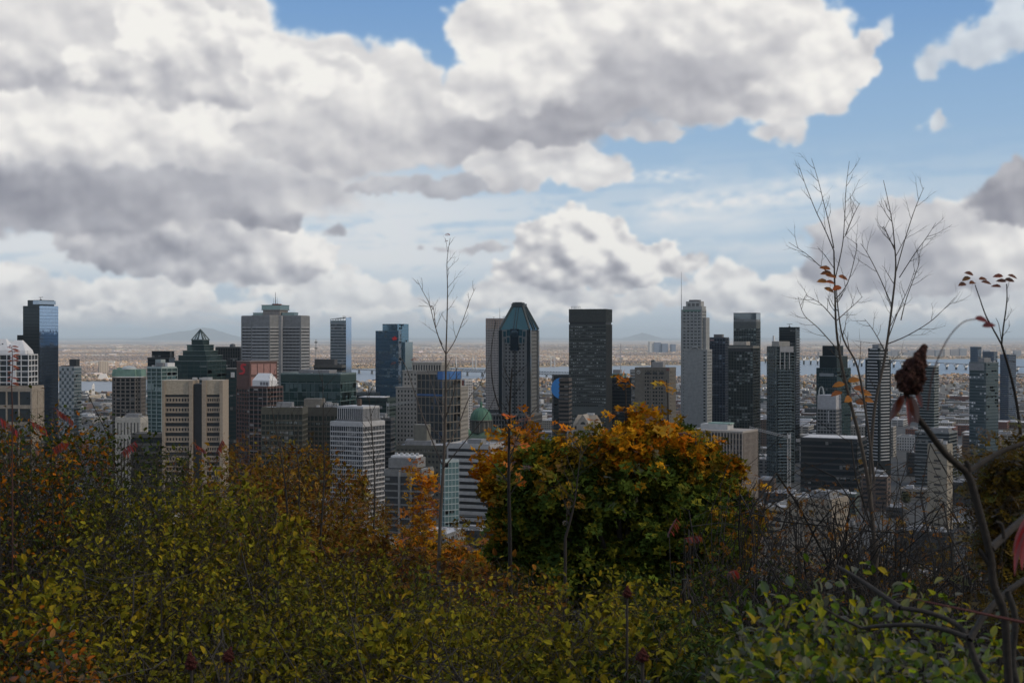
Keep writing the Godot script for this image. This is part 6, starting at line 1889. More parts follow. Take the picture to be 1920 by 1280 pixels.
func build_bridges() -> void:
	bridge("steel_truss_bridge", "dark steel truss bridge on stone piers crossing the river at centre", P(760, 693, 7300), P(1180, 707, 5900), 14, "truss")
	bridge("causeway_bridge", "low road bridge on piers left of the blue tower with the red badge", P(570, 688, 7600), P(760, 697, 7000), 8, "plain")
	bridge("white_pier_bridge", "long low bridge on white forked piers crossing the river at right", P(1430, 664, 10300), P(1960, 690, 7500), 34, "white")
	var road := thing("elevated_highway", "elevated highway on piers along the near river bank at right", "highway", Vector3(0, 0, 0))
	var dk := MB.new()
	for k in 40:
		var a := P(1400 + k * 14, 707 + k * 0.15, 6000)
		var b := P(1400 + (k + 1) * 14, 707 + (k + 1) * 0.15, 6000)
		dk.bar(a, b, 4.0)
		if k % 2 == 0:
			dk.bar(a, Vector3(a.x, -40, a.z), 3.0)
	obj("deck", dk.mesh(), M(0.42, 0.41, 0.39), road)
	var stacks := [[855, 665, 7700], [886, 667, 7900], [892, 667, 7900], [1033, 668, 8800], [1040, 668, 8800], [1164, 644, 3000], [1451, 629, 9000]]
	for k in stacks.size():
		var f: Array = stacks[k]
		var at := P(f[0], 0, f[2])
		at.y = ground(at.x, at.z)
		var h: float = CAMY + (EYE - f[1]) / F * f[2] - at.y
		var o := thing("pylon", ["slim pale pylon on the plain right of the sapling", "left one of a pair of pale pylons left of the blue-gabled tower", "right one of a pair of pale pylons left of the blue-gabled tower", "left one of two faint pylons right of the blue-gabled tower", "right one of two faint pylons right of the blue-gabled tower", "thin mast behind the black block right of the dark slab tower", "tall pale pylon between the grey-topped tower and the black balcony tower"][k], "pylon", at)
		var mb := MB.new()
		var r: float = 4.0 if k < 5 else (1.2 if k == 5 else 13.0)
		mb.tube(PackedVector3Array([Vector3.ZERO, Vector3(0, h * 0.6, 0), Vector3(0, h, 0)]), PackedFloat32Array([r, r * 0.8, r * 0.5]), 8)
		obj("shaft", mb.mesh(), M(0.55, 0.55, 0.55), o)

# things that came out with the same words are told apart by their place
func tell_apart() -> void:
	var same := {}
	for o in get_children():
		if o is Node3D and o.has_meta("label") and (String(o.name).begins_with("city_") or String(o.name).begins_with("slope_tree") or String(o.name).begins_with("olive_shrub")):
			var k: String = o.get_meta("label")
			if not same.has(k):
				same[k] = []
			same[k].append(o)
	for k in same:
		var list: Array = same[k]
		if list.size() < 2 or list.size() > 4:
			continue
		list.sort_custom(func(a, b): return a.position.x / -a.position.z < b.position.x / -b.position.z)
		for i in list.size():
			list[i].set_meta("label", "%s, %s" % [k, "leftmost" if i == 0 else ("rightmost" if i == list.size() - 1 else ("middle one" if list.size() == 3 else ["", "second", "third"][i]))])
# ---------------------------------------------------------------- shrubs, trees and twigs on the slope
var leafm := {}

# leaves lie in the xy plane with the stalk at the origin, tip at +y, one unit long
func leaf_shape(kind: String) -> ArrayMesh:
	if leafm.has(kind):
		return leafm[kind]
	var mb := MB.new()
	var half := [] # outline of one half: x, y
	if kind == "ovate":
		half = [Vector2(0, 0), Vector2(0.2, 0.16), Vector2(0.29, 0.42), Vector2(0.2, 0.74), Vector2(0, 1.0)]
	elif kind == "lance":
		half = [Vector2(0, 0), Vector2(0.11, 0.2), Vector2(0.14, 0.45), Vector2(0.08, 0.8), Vector2(0, 1.0)]
	elif kind == "maple":
		half = [Vector2(0, 0.05), Vector2(0.26, -0.04), Vector2(0.2, 0.14), Vector2(0.56, 0.24), Vector2(0.40, 0.38), Vector2(0.52, 0.70), Vector2(0.26, 0.58), Vector2(0.12, 0.72), Vector2(0, 1.0)]
	elif kind == "oak":
		half = [Vector2(0, 0), Vector2(0.1, 0.15), Vector2(0.24, 0.26), Vector2(0.13, 0.4), Vector2(0.32, 0.55), Vector2(0.16, 0.68), Vector2(0.2, 0.86), Vector2(0, 1.0)]
	var mid := []
	for p in half:
		mid.append(Vector3(0, p.y, 0.05 * sin(p.y * PI)))
	for sx in [-1.0, 1.0]:
		for i in half.size() - 1:
			var a := Vector3(half[i].x * sx, half[i].y, 0.05 * sin(half[i].y * PI) + absf(half[i].x) * 0.34)
			var b := Vector3(half[i + 1].x * sx, half[i + 1].y, 0.05 * sin(half[i + 1].y * PI) + absf(half[i + 1].x) * 0.34)
			var c := Vector3(0, clampf((half[i].y + half[i + 1].y) * 0.5, 0.1, 1.0), 0.04)
			if kind == "maple" or kind == "oak":
				mb.tri(c if i > 2 else Vector3(0, 0.25, 0.03), a, b)
			else:
				mb.tri(mid[i], a, b)
				if i < half.size() - 2:
					mb.tri(mid[i], b, mid[i + 1])
	# a stalk
	if kind == "maple":
		mb.tri(Vector3(-0.012, 0.1, 0), Vector3(0.012, 0.1, 0), Vector3(0, -0.45, -0.05))
	leafm[kind] = mb.mesh()
	return leafm[kind]

# one branch with its offspring; every twig tip is noted in tips as [points]
func limb(mb: MB, p: Vector3, dirv: Vector3, len: float, r: float, lvl: int, k: Dictionary, tips: Array) -> void:
	var n := 5 if lvl < 2 else 4
	var low := float(k.get("rag", 0.3)) * rng.randf() * rng.randf()
	var pts := PackedVector3Array([p])
	var rad := PackedFloat32Array([r])
	var q := p
	var dd := dirv.normalized()
	for i in n:
		dd = (dd + Vector3(rng.randfn(), rng.randfn() * 0.6, rng.randfn()) * float(k.get("wob", 0.16)) + Vector3.UP * float(k.get("up", 0.06))).normalized()
		q += dd * len / n
		if k.has("top"):
			var rho := Vector2(q.x / float(k.wide), q.z / (float(k.wide) * 1.5)).length()
			if rho > 1.0:
				var pull := lerpf(1.0, 1.0 / rho, 0.75)
				q.x *= pull
				q.z *= pull
				rho = 1.0
			var roof: float = k.top - float(k.wide) * 0.62 * rho * rho - low + minf(q.z, 0.0) * 0.12
			if q.y > roof:
				q.y = roof - rng.randf() * 0.06
				dd.y = -0.15
		pts.append(q)
		rad.append(r * lerpf(1.0, float(k.get("taper", 0.45)), (i + 1) / float(n)))
	mb.tube(pts, rad, 6 if lvl == 0 else (5 if lvl == 1 else 3))
	var last: int = k.lv
	if lvl >= last - (0 if k.get("clump", false) else 1):
		tips.append(pts)
	if lvl >= last:
		return
	var kids: int = k.kids
	for j in kids:
		var f := lerpf(float(k.get("bare", 0.3)), 1.0, (j + rng.randf()) / kids)
		var seg := clampi(int(f * n), 0, n - 1)
		var at := pts[seg].lerp(pts[seg + 1], f * n - seg)
		var ax := (pts[seg + 1] - pts[seg]).normalized()
		var o := ax.cross(Vector3(rng.randfn(), rng.randfn(), rng.randfn())).normalized()
		var ang := deg_to_rad(float(k.get("ang", 42.0)) * rng.randf_range(0.7, 1.3))
		limb(mb, at, ax * cos(ang) + o * sin(ang), len * float(k.get("lr", 0.6)) * rng.randf_range(0.7, 1.2), lerpf(r, r * 0.45, f) * 0.62, lvl + 1, k, tips)

func bark(tone := 0) -> Material:
	return [M(0.055, 0.046, 0.038, 0.9, 0.0, 0.6, 0.3), M(0.14, 0.125, 0.11, 0.9, 0.0, 0.6, 0.3), M(0.024, 0.02, 0.016, 0.9, 0.0, 0.6, 0.3), M(0.10, 0.04, 0.03, 0.8, 0.0, 0.6, 0.3)][tone]

func leaf_material() -> StandardMaterial3D:
	var m := tinted(0.85, 0.0, 0.5)
	m.metallic_specular = 0.08
	return m

# leaves: array of [Transform3D, Vector3 colour]; the largest in the picture as single parts when the plant's leaves can be picked apart
func foliage(t: Node3D, leaves: Array, kind: String, single: int) -> void:
	var mesh := leaf_shape(kind)
	var o := t.position
	if single > 0:
		var keyed := []
		for k in leaves.size():
			var tr: Transform3D = leaves[k][0]
			keyed.append([(tr.origin + o - Vector3(0, CAMY, 0)).length() / tr.basis.y.length() + (0.0 if in_frame(tr.origin + o) else 1e6), k])
		keyed.sort_custom(func(a, b): return a[0] < b[0])
		var chosen := {}
		for k in mini(single, keyed.size()):
			chosen[keyed[k][1]] = true
		var rest := []
		var n := 0
		for k in leaves.size():
			if not chosen.has(k):
				rest.append(leaves[k])
				continue
			var c: Vector3 = leaves[k][1]
			var mi := MeshInstance3D.new()
			mi.mesh = mesh
			mi.material_override = leaf_tone(c)
			mi.transform = leaves[k][0]
			mi.name = "leaf" if n == 0 else "leaf_%03d" % n
			n += 1
			t.add_child(mi)
		leaves = rest
	if leaves.is_empty():
		return
	var xf := []
	var cols := PackedColorArray()
	for l in leaves:
		xf.append(l[0])
		cols.append(Color(l[1].x, l[1].y, l[1].z))
	scatter("foliage", "", mesh, leaf_material(), xf, cols, t)

func in_frame(p: Vector3) -> bool:
	return p.z < -0.5 and absf(p.x / p.z) < 0.372 and absf((p.y - CAMY) / p.z) < 0.25

func leaf_tone(c: Vector3) -> StandardMaterial3D:
	var q := Vector3(roundf(sqrt(c.x) * 14.0), roundf(sqrt(c.y) * 14.0), roundf(sqrt(c.z) * 14.0)) / 14.0
	var key := "leaf %s" % q
	if not mats.has(key):
		var m := StandardMaterial3D.new()
		m.resource_name = "leaf_surface"
		m.albedo_color = Color(q.x * q.x, q.y * q.y, q.z * q.z).linear_to_srgb()
		m.roughness = 0.85
		m.metallic_specular = 0.08
		m.backlight_enabled = true
		m.backlight = Color(0.45, 0.45, 0.45)
		mats[key] = m
	return mats[key]

func pick(pal: Array) -> Vector3:
	var c: Vector3 = pal[rng.randi() % pal.size()]
	return c * rng.randf_range(0.7, 1.25)

# leaves along every twig
func dress(tips: Array, size: float, per: int, pal: Callable, droop: float, spread: float, jit := 0.03) -> Array:
	var out := []
	for pts in tips:
		var m: int = pts.size()
		for j in per:
			var f := lerpf(0.15, 1.0, pow((j + rng.randf()) / per, 0.7)) * (m - 1)
			var s := clampi(int(f), 0, m - 2)
			var p: Vector3 = pts[s].lerp(pts[s + 1], f - s)
			var ax: Vector3 = (pts[s + 1] - pts[s]).normalized()
			var o := ax.cross(Vector3(rng.randfn(), rng.randfn() * 0.5, rng.randfn())).normalized()
			var y := (ax * (1.0 - spread) + o * spread + Vector3.DOWN * droop * rng.randf_range(0.3, 1.2)).normalized()
			var z := (Vector3.UP + Vector3(rng.randfn(), rng.randfn(), rng.randfn()) * 0.45).normalized()
			var x := y.cross(z)
			if x.length() < 0.05:
				x = y.cross(Vector3.RIGHT)
			x = x.normalized()
			z = x.cross(y)
			var sc := size * rng.randf_range(0.5, 1.35)
			out.append([Transform3D(Basis(x * sc, y * sc, z * sc), p + y * jit), pal.call(p)])
	return out

# A shrub: several stems fanning from one root, its crown's top at picture row py where it stands d metres off.
func shrub(o: Dictionary) -> Node3D:
	var d: float = o.d
	var x: float = (o.px - 960.0) / F * d
	var y := ground(x, -d) - 0.1
	var top: float = CAMY + (EYE - o.py) / F * d
	var h := maxf(0.8, top - y)
	var t := thing(o.n, o.l, o.get("c", "shrub"), Vector3(x, y, -d), 0.0, o.get("g", ""))
	var wide: float = o.w / F * d
	var mb := MB.new()
	var tips := []
	var k := {"lv": o.get("lv", 3), "kids": o.get("kids", 5), "wob": o.get("wob", 0.17), "up": o.get("up", 0.05), "ang": o.get("ang", 44.0), "lr": o.get("lr", 0.56), "bare": o.get("bare", 0.35), "taper": 0.4, "clump": o.get("clump", false), "rag": o.get("rag", 0.3)}
	k["top"] = h
	k["wide"] = wide * 1.4
	var stems: int = o.get("stems", 8)
	for i in stems:
		var a := TAU * (i + rng.randf() * 0.7) / stems
		var lean := rng.randf_range(0.25, 1.0) * wide
		var goal := Vector3(cos(a) * lean, h * rng.randf_range(0.62, 0.86), sin(a) * lean * 0.8)
		limb(mb, Vector3(cos(a), 0, sin(a)) * 0.12, goal, goal.length() * 0.9, float(o.get("r", 0.018)) * rng.randf_range(0.7, 1.2), 0, k, tips)
	obj("branches", mb.mesh(), bark(o.get("bark", 0)), t)
	var pal: Array = o.get("pal", [])
	if pal.size() and o.get("per", 6) > 0:
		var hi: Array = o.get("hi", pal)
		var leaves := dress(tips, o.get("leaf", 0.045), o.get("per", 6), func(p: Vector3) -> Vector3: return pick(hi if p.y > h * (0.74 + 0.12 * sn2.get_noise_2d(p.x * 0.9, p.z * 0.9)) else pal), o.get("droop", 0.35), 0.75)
		var keep := []
		var tint: float = rng.randf_range(0.8, 1.3) if o.get("clump", false) else 1.0
		for l in leaves:
			var q: Vector3 = l[0].origin
			if q.y > h + 0.03 or (o.get("clump", false) and sn2.get_noise_3d(q.x * 2.0 + d * 7.0, q.y * 2.0, q.z * 2.0 + o.px * 0.1) < -0.12):
				continue
			l[1] *= tint
			keep.append(l)
		foliage(t, keep, o.get("shape", "ovate"), o.get("single", 0))
	return t

# a bare stem traced by points of the picture, at depth d
func traced(mb: MB, pts: Array, d: float, r0: float, r1: float, base: Vector3, sway := 0.0) -> PackedVector3Array:
	var p := PackedVector3Array()
	var r := PackedFloat32Array()
	# smooth the corners
	var src := []
	for k in pts.size() - 1:
		var a := Vector2(pts[k][0], pts[k][1])
		var b := Vector2(pts[k + 1][0], pts[k + 1][1])
		var a0 := Vector2(pts[maxi(k - 1, 0)][0], pts[maxi(k - 1, 0)][1])
		var b1 := Vector2(pts[mini(k + 2, pts.size() - 1)][0], pts[mini(k + 2, pts.size() - 1)][1])
		for j in 4:
			src.append(a.cubic_interpolate(b, a0, b1, j / 4.0))
	src.append(Vector2(pts[-1][0], pts[-1][1]))
	for k in src.size():
		var f := k / float(src.size() - 1)
		p.append(P(src[k].x, src[k].y, d + sway * f) - base)
		r.append(lerpf(r0, r1, f))
	mb.tube(p, r, 6)
	return p

func twigs(mb: MB, p: PackedVector3Array, count: int, len: float, r: float, tips: Array, from := 0.2, lv := 1) -> void:
	var k := {"lv": lv, "kids": 3, "wob": 0.12, "up": 0.07, "ang": 38.0, "lr": 0.5, "bare": 0.25, "taper": 0.35}
	for j in count:
		var f := lerpf(from, 0.97, (j + rng.randf() * 0.8) / count) * (p.size() - 1)
		var s := clampi(int(f), 0, p.size() - 2)
		var ax := (p[s + 1] - p[s]).normalized()
		var o := (ax.cross(Vector3(rng.randfn() * 0.4, rng.randfn() * 0.4, 1.0)).normalized() * (1.0 if rng.randf() < 0.5 else -1.0) + Vector3(0, 0, rng.randfn() * 0.4)).normalized()
		limb(mb, p[s].lerp(p[s + 1], f - s), ax * 0.75 + o * 0.62, len * rng.randf_range(0.5, 1.1) * (1.0 - 0.5 * f / p.size()), r, 0, k, tips)

func at_root(px: float, d: float) -> Vector3:
	var x := (px - 960.0) / F * d
	return Vector3(x, ground(x, -d), -d)

# a compound leaf: a stalk with leaflets along both sides
func frond(t: Node3D, called: String, a: Vector3, b: Vector3, sag: float, leaflet: float, n: int, col: Vector3, hang := 0.6) -> void:
	var mb := MB.new()
	var pts := PackedVector3Array()
	for k in 8:
		var f := k / 7.0
		pts.append(a.lerp(b, f) + Vector3(0, -sag * f * f, 0))
	mb.tube(pts, PackedFloat32Array([0.003, 0.0028, 0.0026, 0.0024, 0.002, 0.0018, 0.0015, 0.001]), 4)
	var root := obj(called, mb.mesh(), M(col.x * 0.8, col.y * 0.7, col.z * 0.7, 0.7, 0.0, 1.0, 0.0), t)
	var ax := (b - a).normalized()
	var side := ax.cross(Vector3.UP).normalized()
	for k in n:
		var f := 0.15 + 0.85 * (k / 2) / float(maxi(1, n / 2))
		var s := clampi(int(f * 7.0), 0, 6)
		var p: Vector3 = pts[s].lerp(pts[s + 1], clampf(f * 7.0 - s, 0, 1))
		var y := (side * (1.0 if k % 2 else -1.0) + ax * 0.45 + Vector3.DOWN * hang * rng.randf_range(0.7, 1.4)).normalized()
		var z := (Vector3.UP + ax * rng.randfn() * 0.3).normalized()
		var x := y.cross(z).normalized()
		z = x.cross(y)
		var sc := leaflet * rng.randf_range(0.8, 1.1)
		var mi := MeshInstance3D.new()
		mi.mesh = leaf_shape("lance")
		mi.material_override = leaf_tone(col * Vector3(1, rng.randf_range(0.8, 2.2), 1) * rng.randf_range(0.45, 1.35))
		mi.transform = Transform3D(Basis(x * sc * 1.1, y * sc, z * sc), p)
		mi.name = "leaflet" if k == 0 else "leaflet_%03d" % k
		root.add_child(mi)

func seed_head(t: Node3D, a: Vector3, b: Vector3, r: float, col: Vector3) -> void:
	var m := MB.new()
	var ax := b - a
	var x := ax.cross(Vector3.BACK).normalized()
	var z := ax.cross(x).normalized()
	for k in 1500:
		var f := rng.randf()
		var w := r * (0.35 + 0.75 * sin(PI * pow(f, 0.62))) * (1.0 - 0.72 * f * f)
		var an := rng.randf() * TAU
		var lump := 1.0 + 0.25 * sin(f * 21.0 + an * 3.0)
		var p := a + ax * f + (x * cos(an) + z * sin(an)) * w * pow(rng.randf(), 0.3) * lump
		var s := r * rng.randf_range(0.13, 0.24)
		var c := col * rng.randf_range(0.5, 1.4)
		m.col = Color(c.x, c.y, c.z)
		m.box(p, Vector3(s, s, s), Basis.from_euler(Vector3(rng.randf() * 6, rng.randf() * 6, 0)))
	obj("seed_head", m.mesh(), tinted(0.9), t)
func build_growth() -> void:
	rng.seed = 4242
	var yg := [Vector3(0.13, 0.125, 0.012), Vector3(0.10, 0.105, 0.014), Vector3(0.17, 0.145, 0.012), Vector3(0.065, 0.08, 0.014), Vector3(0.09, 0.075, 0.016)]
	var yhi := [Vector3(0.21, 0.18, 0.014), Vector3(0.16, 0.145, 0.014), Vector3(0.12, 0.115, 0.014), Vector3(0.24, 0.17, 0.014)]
	var dg := [Vector3(0.045, 0.07, 0.018), Vector3(0.035, 0.055, 0.015), Vector3(0.06, 0.08, 0.016), Vector3(0.08, 0.085, 0.014)]
	var rust := [Vector3(0.20, 0.085, 0.014), Vector3(0.15, 0.06, 0.014), Vector3(0.24, 0.13, 0.014), Vector3(0.12, 0.075, 0.014), Vector3(0.18, 0.14, 0.016)]
	var amber := [Vector3(0.55, 0.20, 0.010), Vector3(0.50, 0.15, 0.010), Vector3(0.58, 0.27, 0.012), Vector3(0.46, 0.22, 0.012), Vector3(0.36, 0.21, 0.014)]
	var green := [Vector3(0.075, 0.115, 0.022), Vector3(0.055, 0.09, 0.020), Vector3(0.10, 0.13, 0.020), Vector3(0.17, 0.16, 0.018)]
	var lime := [Vector3(0.17, 0.18, 0.008), Vector3(0.12, 0.15, 0.010), Vector3(0.06, 0.10, 0.010), Vector3(0.24, 0.20, 0.008), Vector3(0.045, 0.075, 0.010)]

	# ---- far part of the slope: rust and amber crowns before the city
	var far_rust := "rust-brown shrubs at the brow of the slope, left of centre"
	for o in [[395, 800, 15, 60, 1], [462, 800, 16, 75, 0], [520, 780, 17, 60, 1], [575, 822, 17, 70, 0], [632, 880, 16, 60, 1], [430, 880, 13, 90, 0], [540, 900, 13.5, 90, 1], [620, 935, 13, 70, 0], [700, 930, 14, 70, 1]]:
		shrub({"n": "rust_shrub", "l": "rust and gold leaved shrub, %s the brow, below %s" % ["under" if o[1] > 870 else "on", over(o[0])], "g": far_rust, "px": o[0], "py": o[1], "d": o[2], "w": o[3], "pal": rust, "leaf": 0.058, "per": 7, "shape": "oak" if o[4] else "ovate", "kids": 5, "stems": 8, "r": 0.018, "single": 40})
	for o in [[790, 850, 15.5, 9], [800, 985, 14, 70], [870, 975, 14.5, 70]]:
		shrub({"n": "amber_maple_shoot", "l": ["slender amber maple shoot left of the sapling trunk, before the shelved concrete block", "low amber maple bush left of the sapling's foot", "low orange-brown bush right of the sapling's foot"][0 if o[1] < 900 else (1 if o[0] < 850 else 2)], "c": "maple", "px": o[0], "py": o[1], "d": o[2], "w": o[3], "pal": amber if o[0] < 850 else rust, "leaf": 0.10, "per": 5 if o[1] < 900 else 4, "shape": "maple", "kids": 4 if o[1] < 900 else 5, "stems": 3 if o[1] < 900 else 5, "r": 0.02, "single": 150, "up": 0.22, "rag": 1.3 if o[1] < 900 else 0.4})
	# ---- the big maple: green below, amber on top
	maple("large green maple with amber top leaves in front of the dark slab tower", 1175, 12.5, [[925, 890, 45], [950, 860, 50], [915, 950, 50], [985, 835, 45], [930, 1010, 50], [1000, 815, 80], [1060, 850, 80], [960, 880, 70], [1130, 840, 80], [1180, 775, 70], [1240, 790, 80], [1300, 840, 80], [1350, 900, 60], [1280, 900, 110], [1170, 900, 120], [1060, 930, 110], [980, 960, 80], [1230, 980, 130], [1110, 1000, 120], [1330, 980, 80], [1385, 965, 36], [1398, 905, 24], [1418, 975, 26], [1385, 868, 20], [1402, 1020, 30], [1040, 1020, 90], [1180, 1050, 100], [1290, 1050, 80], [1080, 1075, 80], [1230, 1065, 90], [1150, 1095, 90], [1165, 985, 90], [1270, 960, 80], [1000, 1050, 70], [1320, 1040, 60]], amber, green)
	# ---- left: green shrub with red sumac leaves
	for o in [[60, 715, 9.5, 90, 0], [140, 725, 10, 100, 1], [225, 765, 10, 75, 2], [20, 755, 8.5, 70, 0], [110, 790, 9, 120, 4]]:
		shrub({"n": "green_shrub", "l": (("taller orange and green leaved shrub near the left edge" if o[0] > 40 else "lower orange and green leaved shrub on the left edge") if o[4] == 0 else ["", "tall green shrub at left before the checkered block", "green shrub at left before the octagonal tower", "", "lower green shrub in front of the other tall green ones at left"][o[4]]), "g": ("orange and green shrubs at the left edge" if o[4] == 0 else "tall green shrubs at left"), "px": o[0], "py": o[1], "d": o[2], "w": o[3], "pal": dg if o[4] else [Vector3(0.34, 0.11, 0.01), Vector3(0.07, 0.08, 0.015), Vector3(0.22, 0.12, 0.01), Vector3(0.05, 0.07, 0.016)], "leaf": 0.032, "per": 8, "kids": 5, "stems": 8, "r": 0.024, "clump": true, "single": 40})
	# ---- the broad mass of yellow-green shrubs
	var mass := "yellow-green shrubs covering the slope"
	var rowsg := [
		[180, 858, 8.6, 120], [262, 816, 8.8, 110], [340, 824, 9.0, 110], [420, 878, 9.0, 100], [90, 928, 8.0, 120], [250, 938, 7.8, 130], [390, 963, 8.0, 130], [505, 963, 9.0, 110], [590, 963, 9.6, 100], [660, 978, 9.6, 100], [480, 1038, 7.6, 130], [620, 1043, 8.0, 130], [740, 1018, 9.4, 110], [330, 1038, 7.3, 130], [160, 1038, 7.2, 130], [40, 1018, 7.1, 120],
		[840, 1063, 8.8, 110], [930, 1058, 8.6, 110], [1010, 1053, 8.2, 110], [1100, 1028, 8.6, 90], [1150, 1058, 7.8, 90], [1210, 1068, 7.6, 100], [780, 1108, 7.4, 140], [640, 1138, 7.0, 150], [480, 1138, 6.8, 150], [920, 1128, 7.2, 140], [1060, 1128, 7.1, 130], [1180, 1138, 6.9, 130], [300, 1138, 6.7, 150], [120, 1148, 6.6, 150], [860, 1208, 6.5, 170], [1040, 1218, 6.4, 160], [640, 1223, 6.4, 170], [420, 1228, 6.3, 170], [200, 1228, 6.2, 170]]
	for o in rowsg:
		var sort := rng.randf()
		var dark_one := sort < 0.24
		var big_leaf := sort > 0.8
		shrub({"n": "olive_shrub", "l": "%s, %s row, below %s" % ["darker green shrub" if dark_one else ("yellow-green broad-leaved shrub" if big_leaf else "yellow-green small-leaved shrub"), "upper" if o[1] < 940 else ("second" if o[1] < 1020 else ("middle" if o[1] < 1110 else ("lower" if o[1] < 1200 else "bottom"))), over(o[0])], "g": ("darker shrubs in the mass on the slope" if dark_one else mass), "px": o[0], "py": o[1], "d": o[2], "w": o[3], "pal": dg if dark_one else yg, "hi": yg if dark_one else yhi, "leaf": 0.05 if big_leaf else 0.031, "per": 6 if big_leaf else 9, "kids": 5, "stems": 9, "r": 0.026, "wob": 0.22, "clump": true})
	# orange leaved bush in the bottom left corner
	for o in [[30, 1120, 6.2, 80], [90, 1190, 6.0, 80]]:
		shrub({"n": "orange_bush", "l": ["low orange and green bush on the left edge near the bottom", "low orange and green bush in the bottom left corner"][1 if o[0] > 60 else 0], "g": "orange bushes in the bottom left corner", "px": o[0], "py": o[1], "d": o[2], "w": o[3], "pal": [Vector3(0.32, 0.10, 0.01), Vector3(0.20, 0.09, 0.012), Vector3(0.08, 0.09, 0.015), Vector3(0.05, 0.06, 0.015)], "leaf": 0.036, "per": 6, "kids": 4, "stems": 7, "single": 60, "shape": "ovate"})
	# dark green shrubs under the maple and at right
	for o in [[1290, 1040, 9.5, 100], [1390, 1010, 9.0, 80], [1350, 1090, 7.5, 110], [1270, 1130, 6.8, 110], [1330, 1210, 5.4, 140], [1200, 1250, 4.8, 130], [1440, 1150, 5.6, 120]]:
		shrub({"n": "dark_shrub", "l": "deep green shrub, %s row, below %s" % ["upper" if o[1] < 1060 else ("middle" if o[1] < 1160 else "bottom"), over(o[0])], "g": "deep green shrubs below the big maple", "px": o[0], "py": o[1], "d": o[2], "w": o[3], "pal": dg, "hi": dg, "leaf": 0.032, "per": 9, "kids": 5, "stems": 8, "single": 20})
	# near right: large lime leaves
	for o in [[1640, 1012, 4.0, 120, 0], [1530, 1040, 3.9, 100, 1], [1740, 1080, 3.9, 90, 2], [1480, 1150, 3.6, 90, 3], [1640, 1160, 3.4, 120, 4], [1790, 1190, 3.3, 90, 5], [1560, 1235, 3.0, 100, 6], [1880, 1200, 3.2, 60, 7]]:
		shrub({"n": "lime_shrub", "l": ["tallest lime-leaved shrub before the twin bare trees at lower right", "lime-leaved shrub left of the tallest one at lower right", "lime-leaved shrub beside the crooked near branch at lower right", "left outlying lime-leaved shrub at lower right", "lime-leaved shrub in the middle of the lower right clump", "lime-leaved shrub under the crooked near branch", "lowest lime-leaved shrub on the bottom edge, right", "small lime-leaved shrub in the bottom right corner"][o[4]], "px": o[0], "py": o[1], "d": o[2], "w": o[3], "pal": lime, "leaf": 0.033, "per": 4, "kids": 4, "stems": 6, "r": 0.009, "single": 300, "droop": 0.2})
	# brown-leaved oak sprays at the right edge
	for o in [[1912, 655, 5.2, 26, 0], [1885, 748, 5.4, 40, 1]]:
		shrub({"n": "brown_oak", "l": ["brown oak spray at the right edge, upper one near the skyline", "brown oak spray at the right edge, lower and larger one"][o[4]], "c": "oak", "px": o[0], "py": o[1], "d": o[2], "w": o[3], "pal": [Vector3(0.11, 0.065, 0.012), Vector3(0.08, 0.05, 0.012), Vector3(0.14, 0.09, 0.014), Vector3(0.10, 0.09, 0.02)], "leaf": 0.07, "per": 4, "shape": "oak", "kids": 4, "stems": 3, "r": 0.010, "bare": 0.78, "lr": 0.3, "up": 0.14, "single": 200})
	for o in [[1880, 950, 11, 110, 0], [1780, 985, 11, 100, 1], [1840, 1010, 9.5, 110, 2], [1470, 955, 12.5, 110, 3], [1565, 985, 12, 110, 4], [1655, 970, 12.5, 110, 5], [1745, 985, 12, 110, 6]]:
		shrub({"n": "brown_thicket", "l": ["brown-leaved thicket at the right edge below the plain beige tower block", "brown-leaved thicket behind the near sumac stem", "lower brown-leaved thicket at right", "rust and olive thicket at the right foot of the finned beige block", "rust and olive thicket in front of the old mansard block", "rust and olive thicket under the white-striped tower", "rust and olive thicket under the slim striped tower"][o[4]], "px": o[0], "py": o[1], "d": o[2], "w": o[3], "pal": [Vector3(0.09, 0.05, 0.012), Vector3(0.06, 0.045, 0.012), Vector3(0.12, 0.08, 0.014), Vector3(0.07, 0.075, 0.012), Vector3(0.20, 0.08, 0.012)], "leaf": 0.055, "per": 4, "shape": "oak", "kids": 4, "stems": 7})
	# dark bare brambles at right
	for o in [[1480, 810, 9.5, 130, 0], [1560, 750, 9.8, 140, 1], [1640, 760, 9.0, 150, 2], [1720, 770, 9.2, 150, 3], [1800, 790, 8.6, 150, 4], [1520, 930, 8.0, 150, 5], [1620, 940, 7.6, 160, 6], [1720, 930, 7.8, 160, 7], [1460, 970, 8.4, 110, 8], [1500, 880, 13, 170, 9], [1600, 860, 13.5, 170, 10], [1700, 870, 13, 170, 11], [1800, 890, 12.5, 170, 12], [1560, 1000, 7.0, 160, 13], [1850, 930, 8.0, 130, 14]]:
